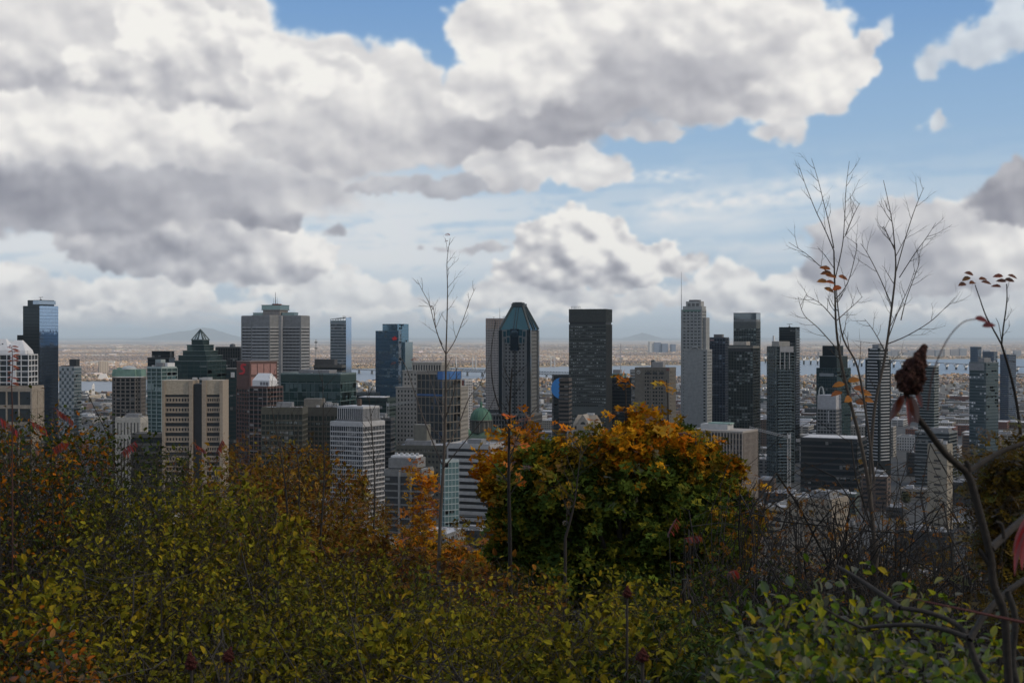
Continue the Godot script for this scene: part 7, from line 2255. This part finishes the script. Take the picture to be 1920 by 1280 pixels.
		shrub({"n": "bare_bramble", "l": ["sparse twiggy bush with rust leaves right of the finned beige block", "sparse twiggy bush with rust leaves below the set-back teal tower", "tangle of bare dark branches round the twin trees' feet", "tangle of bare dark branches behind the sumac seed head", "tangle of bare dark branches left of the near sumac fork", "bare dark bush left of the twin trees, lower", "bare dark bush under the twin trees", "bare dark bush behind the tallest lime-leaved shrub", "sparse bush at the right foot of the big maple", "rear bramble right of the finned beige block", "rear bramble below the white gallery block", "rear bramble below the white-striped tower", "rear bramble at the plain beige tower block", "bare dark bush just above the lime leaves", "bare dark bush behind the near sumac stem"][o[4]], "c": "bush", "px": o[0], "py": o[1], "d": o[2], "w": o[3], "pal": [Vector3(0.24, 0.09, 0.012), Vector3(0.16, 0.07, 0.012), Vector3(0.28, 0.15, 0.012)] if o[4] in [0, 1, 2, 8, 9, 10, 11, 12] else [], "leaf": 0.05, "per": 3, "shape": "oak", "kids": 3 if o[4] % 2 else 4, "stems": 11, "lv": 2, "r": 0.027, "rag": 1.1, "bark": 2, "wob": 0.16, "ang": 46.0, "lr": 0.7})
	for o in [[760, 985, 12, 80, 0], [850, 1010, 11.5, 80, 1], [690, 985, 12.5, 70, 2], [930, 1020, 10.5, 80, 3]]:
		shrub({"n": "twig_bush", "l": ["grey twiggy bush left of the sapling trunk", "grey twiggy bush at the sapling trunk", "grey twiggy bush below the white gridded office", "grey twiggy bush at the left foot of the big maple"][o[4]], "c": "bush", "px": o[0], "py": o[1], "d": o[2], "w": o[3], "pal": rust, "leaf": 0.05, "per": 2, "kids": 4, "stems": 9, "r": 0.016, "bark": 0, "lr": 0.66})
	# long bare branches crossing the left shrubs
	for o in [[130, 870, 7.0, 170, 0], [50, 960, 6.4, 170, 1], [470, 1020, 6.6, 170, 2], [640, 1100, 6.4, 160, 3], [860, 1120, 6.4, 170, 4], [300, 1120, 6.0, 170, 5], [1060, 1120, 6.2, 160, 6], [740, 1010, 8.6, 150, 7]]:
		shrub({"n": "gnarled_bush", "l": ["gnarled grey branched bush among the left shrubs, upper", "gnarled grey branched bush at the left edge, lower", "gnarled dark branched bush left of bottom centre", "dark crooked bush right of the gnarled one near bottom centre", "dark crooked bush at bottom centre", "dark crooked bush low at left", "dark crooked bush under the big maple's left side", "dark crooked bush below the sapling's left side"][o[4]], "c": "bush", "px": o[0], "py": o[1], "d": o[2], "w": o[3], "pal": [], "kids": 3, "stems": 7, "lv": 2, "r": 0.02, "lr": 0.6, "bark": 0, "wob": 0.24, "ang": 50.0})
	saplings()
	near_sumac()
	slope_litter()

var CROWN := [[880, 900], [940, 860], [1000, 812], [1060, 846], [1130, 830], [1180, 772], [1240, 785], [1300, 825], [1360, 880], [1430, 950]]

func maple(label: String, px: float, d: float, lobes: Array, top: Array, low: Array) -> void:
	var root := at_root(px, d)
	var t := thing("maple_tree", label, "maple", root)
	var mb := MB.new()
	var tips := []
	var crotch := P(px, 1120, d) - root
	mb.tube(PackedVector3Array([Vector3.ZERO, crotch * 0.5 + Vector3(0.05, 0, 0), crotch]), PackedFloat32Array([0.10, 0.08, 0.07]), 8)
	var k := {"lv": 2, "kids": 6, "wob": 0.14, "up": 0.05, "ang": 46.0, "lr": 0.62, "bare": 0.2, "taper": 0.35}
	var leaves := []
	var all := lobes.duplicate()
	for q in 16:
		var x := rng.randf_range(915, 1400)
		all.append([x, table(CROWN, x) + rng.randf_range(-8, 40), rng.randf_range(20, 38)])
	for l in all:
		var dz := rng.randf_range(-0.5, 0.7)
		var r: float = l[2] / F * d
		var c := P(l[0], l[1] + l[2] * 0.7, d + dz) - root
		var from := crotch + Vector3(0, rng.randf_range(-0.3, 0.3), 0)
		var mid := from.lerp(c, 0.55) + Vector3(0, 0.15, 0)
		mb.tube(PackedVector3Array([from, mid, c]), PackedFloat32Array([0.035, 0.022, 0.012]), 6)
		var mine := []
		var own := rng.randfn() * 0.3
		for j in 4 + int(l[2] / 13.0):
			var dirv := Vector3(rng.randfn(), rng.randfn() * 0.7 + 0.5, rng.randfn()).normalized()
			limb(mb, mid.lerp(c, rng.randf_range(0.45, 1.0)), dirv, r * rng.randf_range(0.35, 1.0), 0.008, 0, k, mine)
		leaves.append_array(dress(mine, 0.095, 3, func(p: Vector3) -> Vector3:
			var n := sn1.get_noise_3d(p.x * 1.3, p.y * 1.3, p.z * 1.3)
			var w := p + root
			var x := 960.0 + w.x / -w.z * F
			var y := EYE - (w.y - CAMY) / -w.z * F
			var lift := (table(CROWN, x) + 30.0 - y) / 85.0 + n * 1.5 + rng.randfn() * 0.25 + own + clampf((1000.0 - x) / 60.0, 0.0, 1.4)
			if lift > 0.45:
				return pick(top)
			if lift > -0.15:
				return pick(top).lerp(pick(low), rng.randf_range(0.4, 0.8)) * 0.9
			return pick(low), 0.55, 0.8, 0.04))
	obj("branches", mb.mesh(), bark(0), t)
	# a few shoots that stand above the crown
	var shoot := MB.new()
	var stips := []
	for q in [[1172, 820, 1172, 700], [1252, 830, 1250, 712], [1185, 850, 1150, 768], [1300, 860, 1305, 812], [1003, 900, 1000, 812], [1400, 930, 1418, 905]]:
		var p := traced(shoot, [[q[0], q[1]], [lerpf(q[0], q[2], 0.5) + 2, lerpf(q[1], q[3], 0.5)], [q[2], q[3]]], d, 0.008, 0.004, root)
		stips.append(p.slice(p.size() - 3))
	obj("top_shoots", shoot.mesh(), bark(0), t)
	leaves.append_array(dress(stips, 0.11, 7, func(_p: Vector3) -> Vector3: return pick(top), 0.5, 0.8, 0.04))
	foliage(t, leaves, "maple", 300)

func saplings() -> void:
	# the bare sapling at centre
	var d := 12.0
	var root := at_root(822, d)
	var t := thing("bare_sapling", "tall slender bare sapling left of centre, a last red leaf at its tip", "sapling", root)
	var mb := MB.new()
	var tips := []
	var foot := P(822, 1080, d) - root
	mb.tube(PackedVector3Array([Vector3.ZERO, foot * 0.5, foot]), PackedFloat32Array([0.03, 0.026, 0.022]), 8)
	var tr := traced(mb, [[822, 1080], [826, 960], [832, 860], [835, 760], [836, 664]], d, 0.017, 0.008, root)
	var up1 := traced(mb, [[836, 664], [838, 600], [839, 540], [838, 490], [844, 446]], d, 0.0065, 0.0016, root)
	var lf := traced(mb, [[836, 664], [825, 640], [814, 605], [805, 570], [792, 545], [782, 524]], d, 0.005, 0.0014, root, -0.3)
	var rt := traced(mb, [[836, 664], [852, 640], [868, 600], [880, 565], [891, 540]], d, 0.005, 0.0014, root, 0.3)
	var l2 := traced(mb, [[829, 645], [818, 620], [813, 580], [807, 572]], d, 0.004, 0.0015, root, 0.2)
	traced(mb, [[828, 870], [800, 800], [785, 760], [762, 690], [748, 668]], d, 0.007, 0.002, root, 0.3)
	traced(mb, [[830, 850], [858, 800], [880, 745], [900, 720], [920, 665]], d, 0.007, 0.002, root, 0.5)
	traced(mb, [[829, 880], [870, 830], [910, 780], [930, 740]], d, 0.006, 0.002, root, -0.4)
	traced(mb, [[832, 790], [812, 730], [800, 690]], d, 0.005, 0.002, root, 0.4)
	traced(mb, [[834, 785], [850, 740], [856, 700], [853, 680]], d, 0.005, 0.002, root, -0.2)
	twigs(mb, up1, 9, 0.24, 0.002, tips)
	twigs(mb, lf, 6, 0.2, 0.002, tips)
	twigs(mb, rt, 6, 0.2, 0.002, tips)
	twigs(mb, tr, 6, 0.34, 0.0035, tips, 0.55)
	twigs(mb, l2, 3, 0.2, 0.0025, tips)
	obj("trunk", mb.mesh(), M(0.11, 0.09, 0.075, 0.85, 0.0, 0.4), t)
	for q in [[844, 440, 0.05], [840, 452, 0.035], [812, 574, 0.03], [770, 676, 0.06], [743, 680, 0.055]]:
		lone_leaf(t, P(q[0], q[1], d) - root, q[2], Vector3(0.20, 0.05, 0.02), "oak")
	# dark upright stem before the blue-gabled tower
	d = 11.0
	root = at_root(957, d)
	t = thing("dark_sapling", "thin dark upright stem with orange leaves, below the blue-gabled tower", "sapling", root)
	mb = MB.new()
	foot = P(957, 1110, d) - root
	mb.tube(PackedVector3Array([Vector3.ZERO, foot * 0.5, foot]), PackedFloat32Array([0.022, 0.02, 0.018]), 8)
	tr = traced(mb, [[957, 1110], [956, 1000], [954, 900], [955, 800], [957, 740], [960, 690]], d, 0.018, 0.004, root)
	traced(mb, [[955, 800], [938, 770], [924, 720], [921, 660], [930, 600]], d, 0.007, 0.002, root, 0.3)
	traced(mb, [[955, 860], [980, 800], [1000, 770], [1012, 760]], d, 0.006, 0.002, root, 0.3)
	traced(mb, [[954, 905], [925, 870], [903, 850]], d, 0.005, 0.002, root, 0.2)
	tips = []
	twigs(mb, tr, 12, 0.35, 0.0035, tips, 0.3)
	obj("stem", mb.mesh(), bark(2), t)
	tips = tips.filter(func(q): return (q[-1] + root).y < CAMY + (EYE - 765.0) / F * d)
	var lv := dress(tips, 0.10, 1, func(_p: Vector3) -> Vector3: return pick([Vector3(0.52, 0.17, 0.01), Vector3(0.46, 0.12, 0.01)]), 0.5, 0.8, 0.03)
	foliage(t, lv, "maple", 200)
	# other thin grey shoots through the middle
	for q in [[600, 1010, 604, 700, 13.0, "thin grey shoot before the white gridded office"], [540, 980, 500, 720, 13.0, "thin grey shoot leaning left before the red granite tower"], [560, 960, 545, 770, 14.0, "short grey shoot before the olive office"], [700, 1000, 690, 720, 13.5, "thin grey shoot left of the white tower crane"], [1060, 1010, 1090, 830, 11.0, "thin pale shoot inside the big maple's left side"]]:
		root = at_root(q[0], q[4])
		t = thing("grey_shoot", q[5], "sapling", root)
		mb = MB.new()
		foot = P(q[0], q[1], q[4]) - root
		mb.tube(PackedVector3Array([Vector3.ZERO, foot]), PackedFloat32Array([0.014, 0.012]), 6)
		tr = traced(mb, [[q[0], q[1]], [lerpf(q[0], q[2], 0.4) + 6, lerpf(q[1], q[3], 0.4)], [q[2], q[3]]], q[4], 0.011, 0.002, root)
		tips = []
		twigs(mb, tr, 14, 0.4, 0.003, tips, 0.15)
		obj("stem", mb.mesh(), bark(0), t)
		foliage(t, dress(tips.slice(0, 9), 0.07, 1, func(_p: Vector3) -> Vector3: return pick([Vector3(0.22, 0.09, 0.012), Vector3(0.26, 0.15, 0.012)]), 0.6, 0.8, 0.02), "oak", 60)
	# twin bare trees at right
	d = 9.0
	root = at_root(1640, d)
	t = thing("twin_bare_trees", "pair of bare young trees on one foot at right, rising high into the sky", "tree", root)
	mb = MB.new()
	tips = []
	foot = P(1640, 1010, d) - root
	mb.tube(PackedVector3Array([Vector3.ZERO, foot * 0.5, foot]), PackedFloat32Array([0.04, 0.036, 0.03]), 8)
	var a := traced(mb, [[1640, 1010], [1628, 900], [1612, 820], [1598, 765], [1580, 690], [1569, 620], [1566, 545], [1564, 470]], d, 0.015, 0.0045, root)
	var b := traced(mb, [[1640, 1010], [1632, 900], [1637, 800], [1644, 745], [1661, 662], [1674, 565], [1680, 505], [1678, 460], [1672, 408], [1657, 338]], d, 0.014, 0.0016, root, 0.3)
	for l in [[[1564, 470], [1547, 430], [1530, 395], [1510, 345], [1497, 306]], [[1564, 465], [1555, 420], [1545, 380], [1535, 340], [1522, 297]], [[1567, 520], [1580, 460], [1584, 410], [1587, 350], [1593, 302]], [[1556, 512], [1535, 496], [1515, 478], [1479, 454]], [[1586, 440], [1600, 405], [1613, 380]], [[1571, 655], [1535, 615], [1508, 590], [1497, 557]], [[1567, 600], [1540, 570], [1511, 553]], [[1570, 600], [1598, 575], [1618, 556]], [[1568, 560], [1590, 530], [1606, 470], [1607, 455]]]:
		var p := traced(mb, l, d, 0.0038, 0.0012, root, rng.randf_range(-0.4, 0.4))
		twigs(mb, p, 5, 0.24, 0.0017, tips)
	for l in [[[1681, 508], [1697, 450], [1713, 400], [1724, 372], [1733, 351]], [[1687, 520], [1716, 475], [1738, 445], [1755, 418]], [[1674, 575], [1650, 520], [1627, 475], [1614, 456]], [[1664, 645], [1700, 630], [1742, 605], [1770, 580], [1791, 558]], [[1661, 660], [1640, 622], [1622, 598]], [[1690, 600], [1700, 560], [1722, 500], [1725, 480]], [[1679, 470], [1660, 430], [1656, 425]], [[1664, 640], [1686, 580], [1704, 540], [1716, 505]]]:
		var p := traced(mb, l, d + 0.2, 0.0038, 0.0012, root, rng.randf_range(-0.4, 0.4))
		twigs(mb, p, 5, 0.24, 0.0017, tips)
	var dk := traced(mb, [[1640, 900], [1628, 800], [1609, 690], [1582, 636], [1572, 580], [1569, 542]], d - 0.2, 0.009, 0.003, root)
	twigs(mb, dk, 6, 0.3, 0.003, tips)
	twigs(mb, a, 7, 0.3, 0.003, tips, 0.4)
	twigs(mb, b, 9, 0.3, 0.003, tips, 0.3)
	obj("trunks", mb.mesh(), M(0.085, 0.07, 0.056, 0.85, 0.0, 0.3), t)
	for q in [[1558, 505], [1548, 516], [1572, 518], [1552, 528], [1566, 532], [1545, 540], [1578, 538], [1560, 512]]:
		lone_leaf(t, P(q[0], q[1], d) - root, 0.075, Vector3(0.30, 0.09, 0.025), "ovate")
	for q in [[1590, 715], [1600, 728], [1580, 735], [1612, 735], [1596, 745], [1605, 752], [1585, 720], [1615, 748]]:
		lone_leaf(t, P(q[0], q[1], d - 0.1) - root, 0.085, Vector3(0.30, 0.10, 0.025), "ovate")
	# slim forked stem with brown tip leaves at far right
	d = 6.0
	root = at_root(1905, d)
	t = thing("forked_stem", "slim forked stem with red-brown leaves at both tips, far right against the sky", "sapling", root)
	mb = MB.new()
	tips = []
	foot = P(1920, 860, d) - root
	mb.tube(PackedVector3Array([Vector3.ZERO, foot * 0.5, foot]), PackedFloat32Array([0.014, 0.012, 0.010]), 6)
	tr = traced(mb, [[1920, 860], [1908, 760], [1895, 700], [1879, 646]], d, 0.0075, 0.005, root)
	lf = traced(mb, [[1879, 646], [1862, 615], [1849, 591], [1838, 560], [1829, 534]], d, 0.004, 0.002, root)
	rt = traced(mb, [[1879, 646], [1882, 615], [1887, 580], [1889, 555], [1888, 532]], d, 0.004, 0.002, root)
	traced(mb, [[1879, 640], [1874, 610], [1868, 596]], d, 0.002, 0.001, root)
	twigs(mb, rt, 4, 0.09, 0.0015, tips, 0.1)
	obj("stem", mb.mesh(), bark(2), t)
	for q in [[1829, 530, -1], [1820, 520, -1], [1836, 524, 1], [1826, 516, -1], [1840, 528, 1], [1812, 532, -1], [1888, 528, -1], [1882, 518, -1], [1890, 516, 1], [1878, 538, -1], [1884, 524, 1]]:
		lone_leaf(t, P(q[0], q[1], d) - root, 0.045, Vector3(0.16, 0.055, 0.025), "ovate", q[2])

func lone_leaf(t: Node3D, p: Vector3, size: float, col: Vector3, kind: String, side := 0) -> void:
	var mi := MeshInstance3D.new()
	mi.mesh = leaf_shape(kind)
	mi.material_override = leaf_tone(col * rng.randf_range(0.75, 1.2))
	var sx: float = side if side != 0 else (1 if rng.randf() < 0.5 else -1)
	var y := Vector3(sx, rng.randf_range(-0.5, 0.25), rng.randfn() * 0.4).normalized()
	var z := Vector3(rng.randfn() * 0.3, 0.7, 0.7).normalized()
	var x := y.cross(z).normalized()
	mi.transform = Transform3D(Basis(x * size, y * size, x.cross(y) * size), p)
	mi.name = "leaf"
	t.add_child(mi, true)

func near_sumac() -> void:
	var d := 2.8
	var root := at_root(1900, d)
	var t := thing("near_sumac", "close crooked sumac at lower right with a dark seed head and red leaflets", "sumac", root)
	var mb := MB.new()
	var foot := P(1895, 1320, d) - root
	mb.tube(PackedVector3Array([Vector3.ZERO, foot]), PackedFloat32Array([0.014, 0.012]), 8)
	traced(mb, [[1895, 1320], [1890, 1230], [1884, 1150], [1864, 1095], [1858, 1040], [1840, 970], [1822, 905], [1812, 884]], d, 0.0088, 0.008, root)
	traced(mb, [[1812, 884], [1775, 852], [1740, 806], [1710, 765], [1698, 732]], d, 0.0078, 0.005, root, -0.1)
	traced(mb, [[1814, 886], [1842, 868], [1882, 845], [1930, 828]], d, 0.007, 0.0045, root, 0.1)
	traced(mb, [[1818, 884], [1815, 870], [1811, 864]], d, 0.008, 0.004, root)
	traced(mb, [[1858, 1030], [1900, 990], [1935, 960]], d, 0.009, 0.007, root, 0.2)
	traced(mb, [[1858, 1060], [1840, 1035], [1836, 1032]], d, 0.006, 0.004, root)
	traced(mb, [[1884, 1010], [1880, 985], [1868, 978]], d, 0.004, 0.003, root)
	obj("stem", mb.mesh(), M(0.045, 0.036, 0.028, 0.9, 0.0, 0.1, 0.5), t)
	seed_head(t, P(1697, 735, d - 0.1) - root, P(1735, 648, d - 0.1) - root, 0.024, Vector3(0.05, 0.017, 0.010))
	for q in [[1697, 738, 1668, 790], [1700, 742, 1705, 800], [1708, 740, 1722, 795], [1716, 730, 1730, 765], [1690, 740, 1678, 770]]:
		var a := P(q[0], q[1], d - 0.1) - root
		var b := P(q[2], q[3], d - 0.08) - root
		var mi := MeshInstance3D.new()
		mi.mesh = leaf_shape("lance")
		mi.material_override = leaf_tone(Vector3(0.17, 0.026, 0.010) * rng.randf_range(0.6, 1.1))
		var y := b - a
		var x := y.cross(Vector3(rng.randfn() * 0.4, 0.2, 1)).normalized() * y.length()
		mi.transform = Transform3D(Basis(x, y, x.cross(y).normalized() * y.length()), a)
		mi.name = "red_leaflet"
		t.add_child(mi, true)
	# a thin blurred tendril with two dark leaves
	var te := MB.new()
	traced(te, [[1740, 770], [1750, 700], [1775, 640], [1805, 605], [1832, 598]], 2.2, 0.0012, 0.0008, root, 0.0)
	obj("tendril", te.mesh(), bark(3), t)
	lone_leaf(t, P(1828, 598, 2.2) - root, 0.028, Vector3(0.12, 0.02, 0.02), "ovate", 1)
	lone_leaf(t, P(1842, 612, 2.2) - root, 0.022, Vector3(0.12, 0.02, 0.02), "ovate", 1)
	# crooked branches low at right
	root = at_root(1850, 3.1)
	t = thing("crooked_branch", "crooked grey branch reaching left across the lime leaves at lower right", "sumac", root)
	mb = MB.new()
	foot = P(1880, 1330, 3.1) - root
	mb.tube(PackedVector3Array([Vector3.ZERO, foot]), PackedFloat32Array([0.013, 0.012]), 8)
	traced(mb, [[1880, 1330], [1835, 1250], [1815, 1195], [1790, 1168], [1740, 1148], [1690, 1140]], 3.1, 0.0088, 0.0055, root, 0.1)
	traced(mb, [[1815, 1195], [1770, 1180], [1720, 1172], [1660, 1173], [1618, 1178]], 3.0, 0.0062, 0.004, root, 0.1)
	traced(mb, [[1690, 1140], [1650, 1112], [1610, 1085], [1572, 1062]], 3.2, 0.007, 0.004, root, 0.2)
	traced(mb, [[1820, 1200], [1850, 1150], [1890, 1110], [1930, 1082]], 3.1, 0.008, 0.0065, root, 0.1)
	traced(mb, [[1890, 1110], [1905, 1160], [1900, 1240], [1912, 1300]], 3.0, 0.007, 0.008, root)
	traced(mb, [[1618, 1178], [1580, 1160], [1545, 1140]], 3.1, 0.004, 0.002, root)
	obj("branch", mb.mesh(), M(0.06, 0.052, 0.044, 0.9, 0.0, 0.1, 0.5), t)
	frond(t, "red_stalk", P(1935, 1170, 2.7) - root, P(1700, 1120, 2.9) - root, 0.0, 0.01, 0, Vector3(0.16, 0.05, 0.035))
	# red feathery leaf at the right edge
	root = at_root(1960, 2.6)
	t = thing("red_sumac_leaf", "curved bright red sumac leaf hanging at the right edge", "sumac", root)
	mb = MB.new()
	foot = P(1965, 1240, 2.6) - root
	mb.tube(PackedVector3Array([Vector3.ZERO, foot, P(1950, 950, 2.6) - root]), PackedFloat32Array([0.008, 0.006, 0.003]), 6)
	obj("stem", mb.mesh(), bark(3), t)
	for q in [[1938, 962, 1906, 1010, 1904, 1080], [1944, 975, 1914, 1020, 1918, 1070], [1942, 950, 1915, 985, 1900, 1040]]:
		var rb := MB.new()
		var pp := PackedVector3Array()
		for k in 7:
			var f := k / 6.0
			var u := Vector2(q[0], q[1]).lerp(Vector2(q[2], q[3]), f).lerp(Vector2(q[2], q[3]).lerp(Vector2(q[4], q[5]), f), f)
			pp.append(P(u.x, u.y, 2.6) - root)
		for k in 6:
			var wa := 0.0065 * sin(PI * clampf(k / 6.0, 0.05, 1.0)) + 0.001
			var wb := 0.0065 * sin(PI * (k + 1) / 6.0) + 0.001
			rb.quad(pp[k] + Vector3(-wa, 0, 0.002), pp[k] + Vector3(wa, 0, -0.002), pp[k + 1] + Vector3(wb, 0, -0.002), pp[k + 1] + Vector3(-wb, 0, 0.002))
		obj("red_leaflet", rb.mesh(), leaf_tone(Vector3(0.28, 0.018, 0.014)), t)
	# red sumac leaves among the left and middle shrubs, each on its own thin stem
	var red := Vector3(0.34, 0.028, 0.018)
	var sprays := [
		[100, 765, 128, 790, 9.0, "red drooping sumac leaf among the left green shrubs, uppermost right one"], [55, 790, 78, 806, 8.6, "red sumac leaf at left below the white hip-roofed block"],
		[-6, 780, 24, 810, 8.2, "red sumac leaf cut by the left edge"], [95, 845, 118, 822, 8.4, "bright red upturned sumac leaf low among the left shrubs"],
		[226, 850, 246, 826, 8.6, "red sumac leaf left of the beige brutalist block"], [362, 832, 380, 846, 13.0, "salmon red sumac leaf at the foot of the beige brutalist block"], [405, 850, 412, 822, 13.0, "small red sumac leaf right of the salmon one"],
		[1255, 1000, 1262, 970, 9.5, "red sumac leaf standing in the maple's shade"], [1284, 1010, 1308, 1004, 9.5, "red sumac leaf spread flat in the maple's shade"], [1366, 1074, 1374, 1070, 8.5, "small red leaf right of the maple's shade"]]
	for q in sprays:
		root = at_root(q[0], q[4])
		t = thing("sumac_leaf", q[5], "sumac", root)
		var a := P(q[0], q[1], q[4]) - root
		var b := P(q[2], q[3], q[4] + 0.05) - root
		mb = MB.new()
		mb.tube(PackedVector3Array([Vector3.ZERO, a * 0.6 + Vector3(0.05, 0, 0.05), a]), PackedFloat32Array([0.007, 0.005, 0.003]), 5)
		obj("stem", mb.mesh(), bark(0), t)
		frond(t, "rachis", a, b + Vector3(0.03, 0.02, 0), 0.02, 0.06, 12, red * 0.55, 1.8)
	# small seed heads deep in the shrubs
	for q in [[358, 1255, 355, 1222, 5.0, "dark seed head near the bottom left"], [425, 1240, 432, 1214, 5.2, "dark slanting seed head right of the other near the bottom left"], [1176, 1120, 1177, 1098, 6.5, "slim red seed head at bottom centre right"], [1205, 1240, 1206, 1215, 4.6, "dark red seed head at the bottom, right of centre"]]:
		root = at_root(q[0], q[4])
		t = thing("sumac_seed_head", q[5], "sumac", root)
		var a := P(q[0], q[1], q[4]) - root
		mb = MB.new()
		mb.tube(PackedVector3Array([Vector3.ZERO, a]), PackedFloat32Array([0.008, 0.006]), 5)
		obj("stem", mb.mesh(), bark(0), t)
		seed_head(t, a, P(q[2], q[3], q[4]) - root, 0.018, Vector3(0.07, 0.012, 0.008))
	# slim red spike with tiny leaflets at the left edge
	root = at_root(22, 8.0)
	t = thing("red_spike", "slim red sumac spike with tiny leaflets against the white hip-roofed block", "sumac", root)
	mb = MB.new()
	var ft := P(22, 760, 8.0) - root
	mb.tube(PackedVector3Array([Vector3.ZERO, ft]), PackedFloat32Array([0.008, 0.004]), 5)
	var spk := traced(mb, [[22, 760], [21, 720], [23, 680], [21, 650]], 8.0, 0.004, 0.0015, root)
	obj("stem", mb.mesh(), bark(3), t)
	for k in 26:
		var p: Vector3 = spk[mini(spk.size() - 1, int(spk.size() * (0.3 + 0.7 * k / 26.0)))]
		lone_leaf(t, p + Vector3(0, rng.randf() * 0.02, 0), 0.045 if k % 2 else 0.03, Vector3(0.28, 0.06, 0.025), "lance", 1 if k % 2 else -1)

func slope_litter() -> void:
	# leaf-strewn undergrowth under everything
	var xf := []
	var cols := PackedColorArray()
	for k in 26000:
		var d := 3.0 + 60.0 * pow(rng.randf(), 1.6)
		var x := rng.randf_range(-0.46, 0.46) * d
		var y := ground(x, -d)
		var s := rng.randf_range(0.05, 0.11)
		var p := Vector3(x, y + absf(rng.randfn()) * 0.22, -d)
		xf.append(Transform3D(Basis.from_euler(Vector3(rng.randf() * TAU, rng.randf() * TAU, rng.randf() * TAU)) * Basis.from_scale(Vector3(s, s, s)), p))
		var c := pick([Vector3(0.06, 0.06, 0.016), Vector3(0.09, 0.055, 0.018), Vector3(0.04, 0.05, 0.014)])
		cols.append(Color(c.x, c.y, c.z))
	scatter("undergrowth", "leafy undergrowth and litter on the slope beneath the shrubs", leaf_shape("ovate"), leaf_material(), xf, cols)
	# lower on the slope: a dense wood falling away to the city
	rng.seed = 909
	var cols2 := [[Vector3(0.16, 0.075, 0.02), "rust"], [Vector3(0.10, 0.085, 0.02), "olive"], [Vector3(0.26, 0.15, 0.03), "gold"]]
	var protos := [null, null, null]
	for k in 46:
		var d := rng.randf_range(45, 420)
		var px := rng.randf_range(20, 1900)
		var x := (px - 960.0) / F * d
		var base := ground(x, -d)
		# their tops stay under the brow line of the photograph's view to the city
		var limit := CAMY + (EYE - rng.randf_range(985, 1060)) / F * d
		var h := clampf(limit - base, 3.0, 17.0)
		var kind := rng.randi() % 3
		var o: Node3D
		var at := Vector3(x, base - 0.2, -d)
		var label := "%s tree low on the slope, %s, below %s" % [cols2[kind][1], "near" if d < 150.0 else ("halfway" if d < 280.0 else "far"), over(px)]
		if protos[kind] == null:
			o = thing("slope_tree", label, "tree", at, 0.0, "%s trees on the lower slope" % cols2[kind][1])
			var mb := MB.new()
			var tips := []
			limb(mb, Vector3.ZERO, Vector3.UP, 0.8, 0.018, 0, {"lv": 3, "kids": 6, "wob": 0.1, "up": 0.04, "ang": 52.0, "lr": 0.52, "bare": 0.25, "taper": 0.4}, tips)
			obj("trunk", mb.mesh(), bark(0), o)
			var base_col: Vector3 = cols2[kind][0]
			foliage(o, dress(tips, 0.035, 7, func(_p: Vector3) -> Vector3: return base_col * rng.randf_range(0.5, 1.3), 0.4, 0.8, 0.005), "ovate", 0)
			protos[kind] = o
		else:
			o = protos[kind].duplicate()
			o.name = numbered("slope_tree")
			o.position = at
			o.rotation.y = rng.randf() * TAU
			tag(o, label)
			add_child(o)
		o.scale = Vector3(h, h, h) * 0.95

# the named tower that stands above a column of the picture
func over(px: float) -> String:
	var best := ""
	var bd := 1e9
	for l in landmarks:
		if l.n.begins_with("the ") and absf(l.px - px) < bd and l.p.z < -1050.0:
			bd = absf(l.px - px)
			best = l.n
	return best
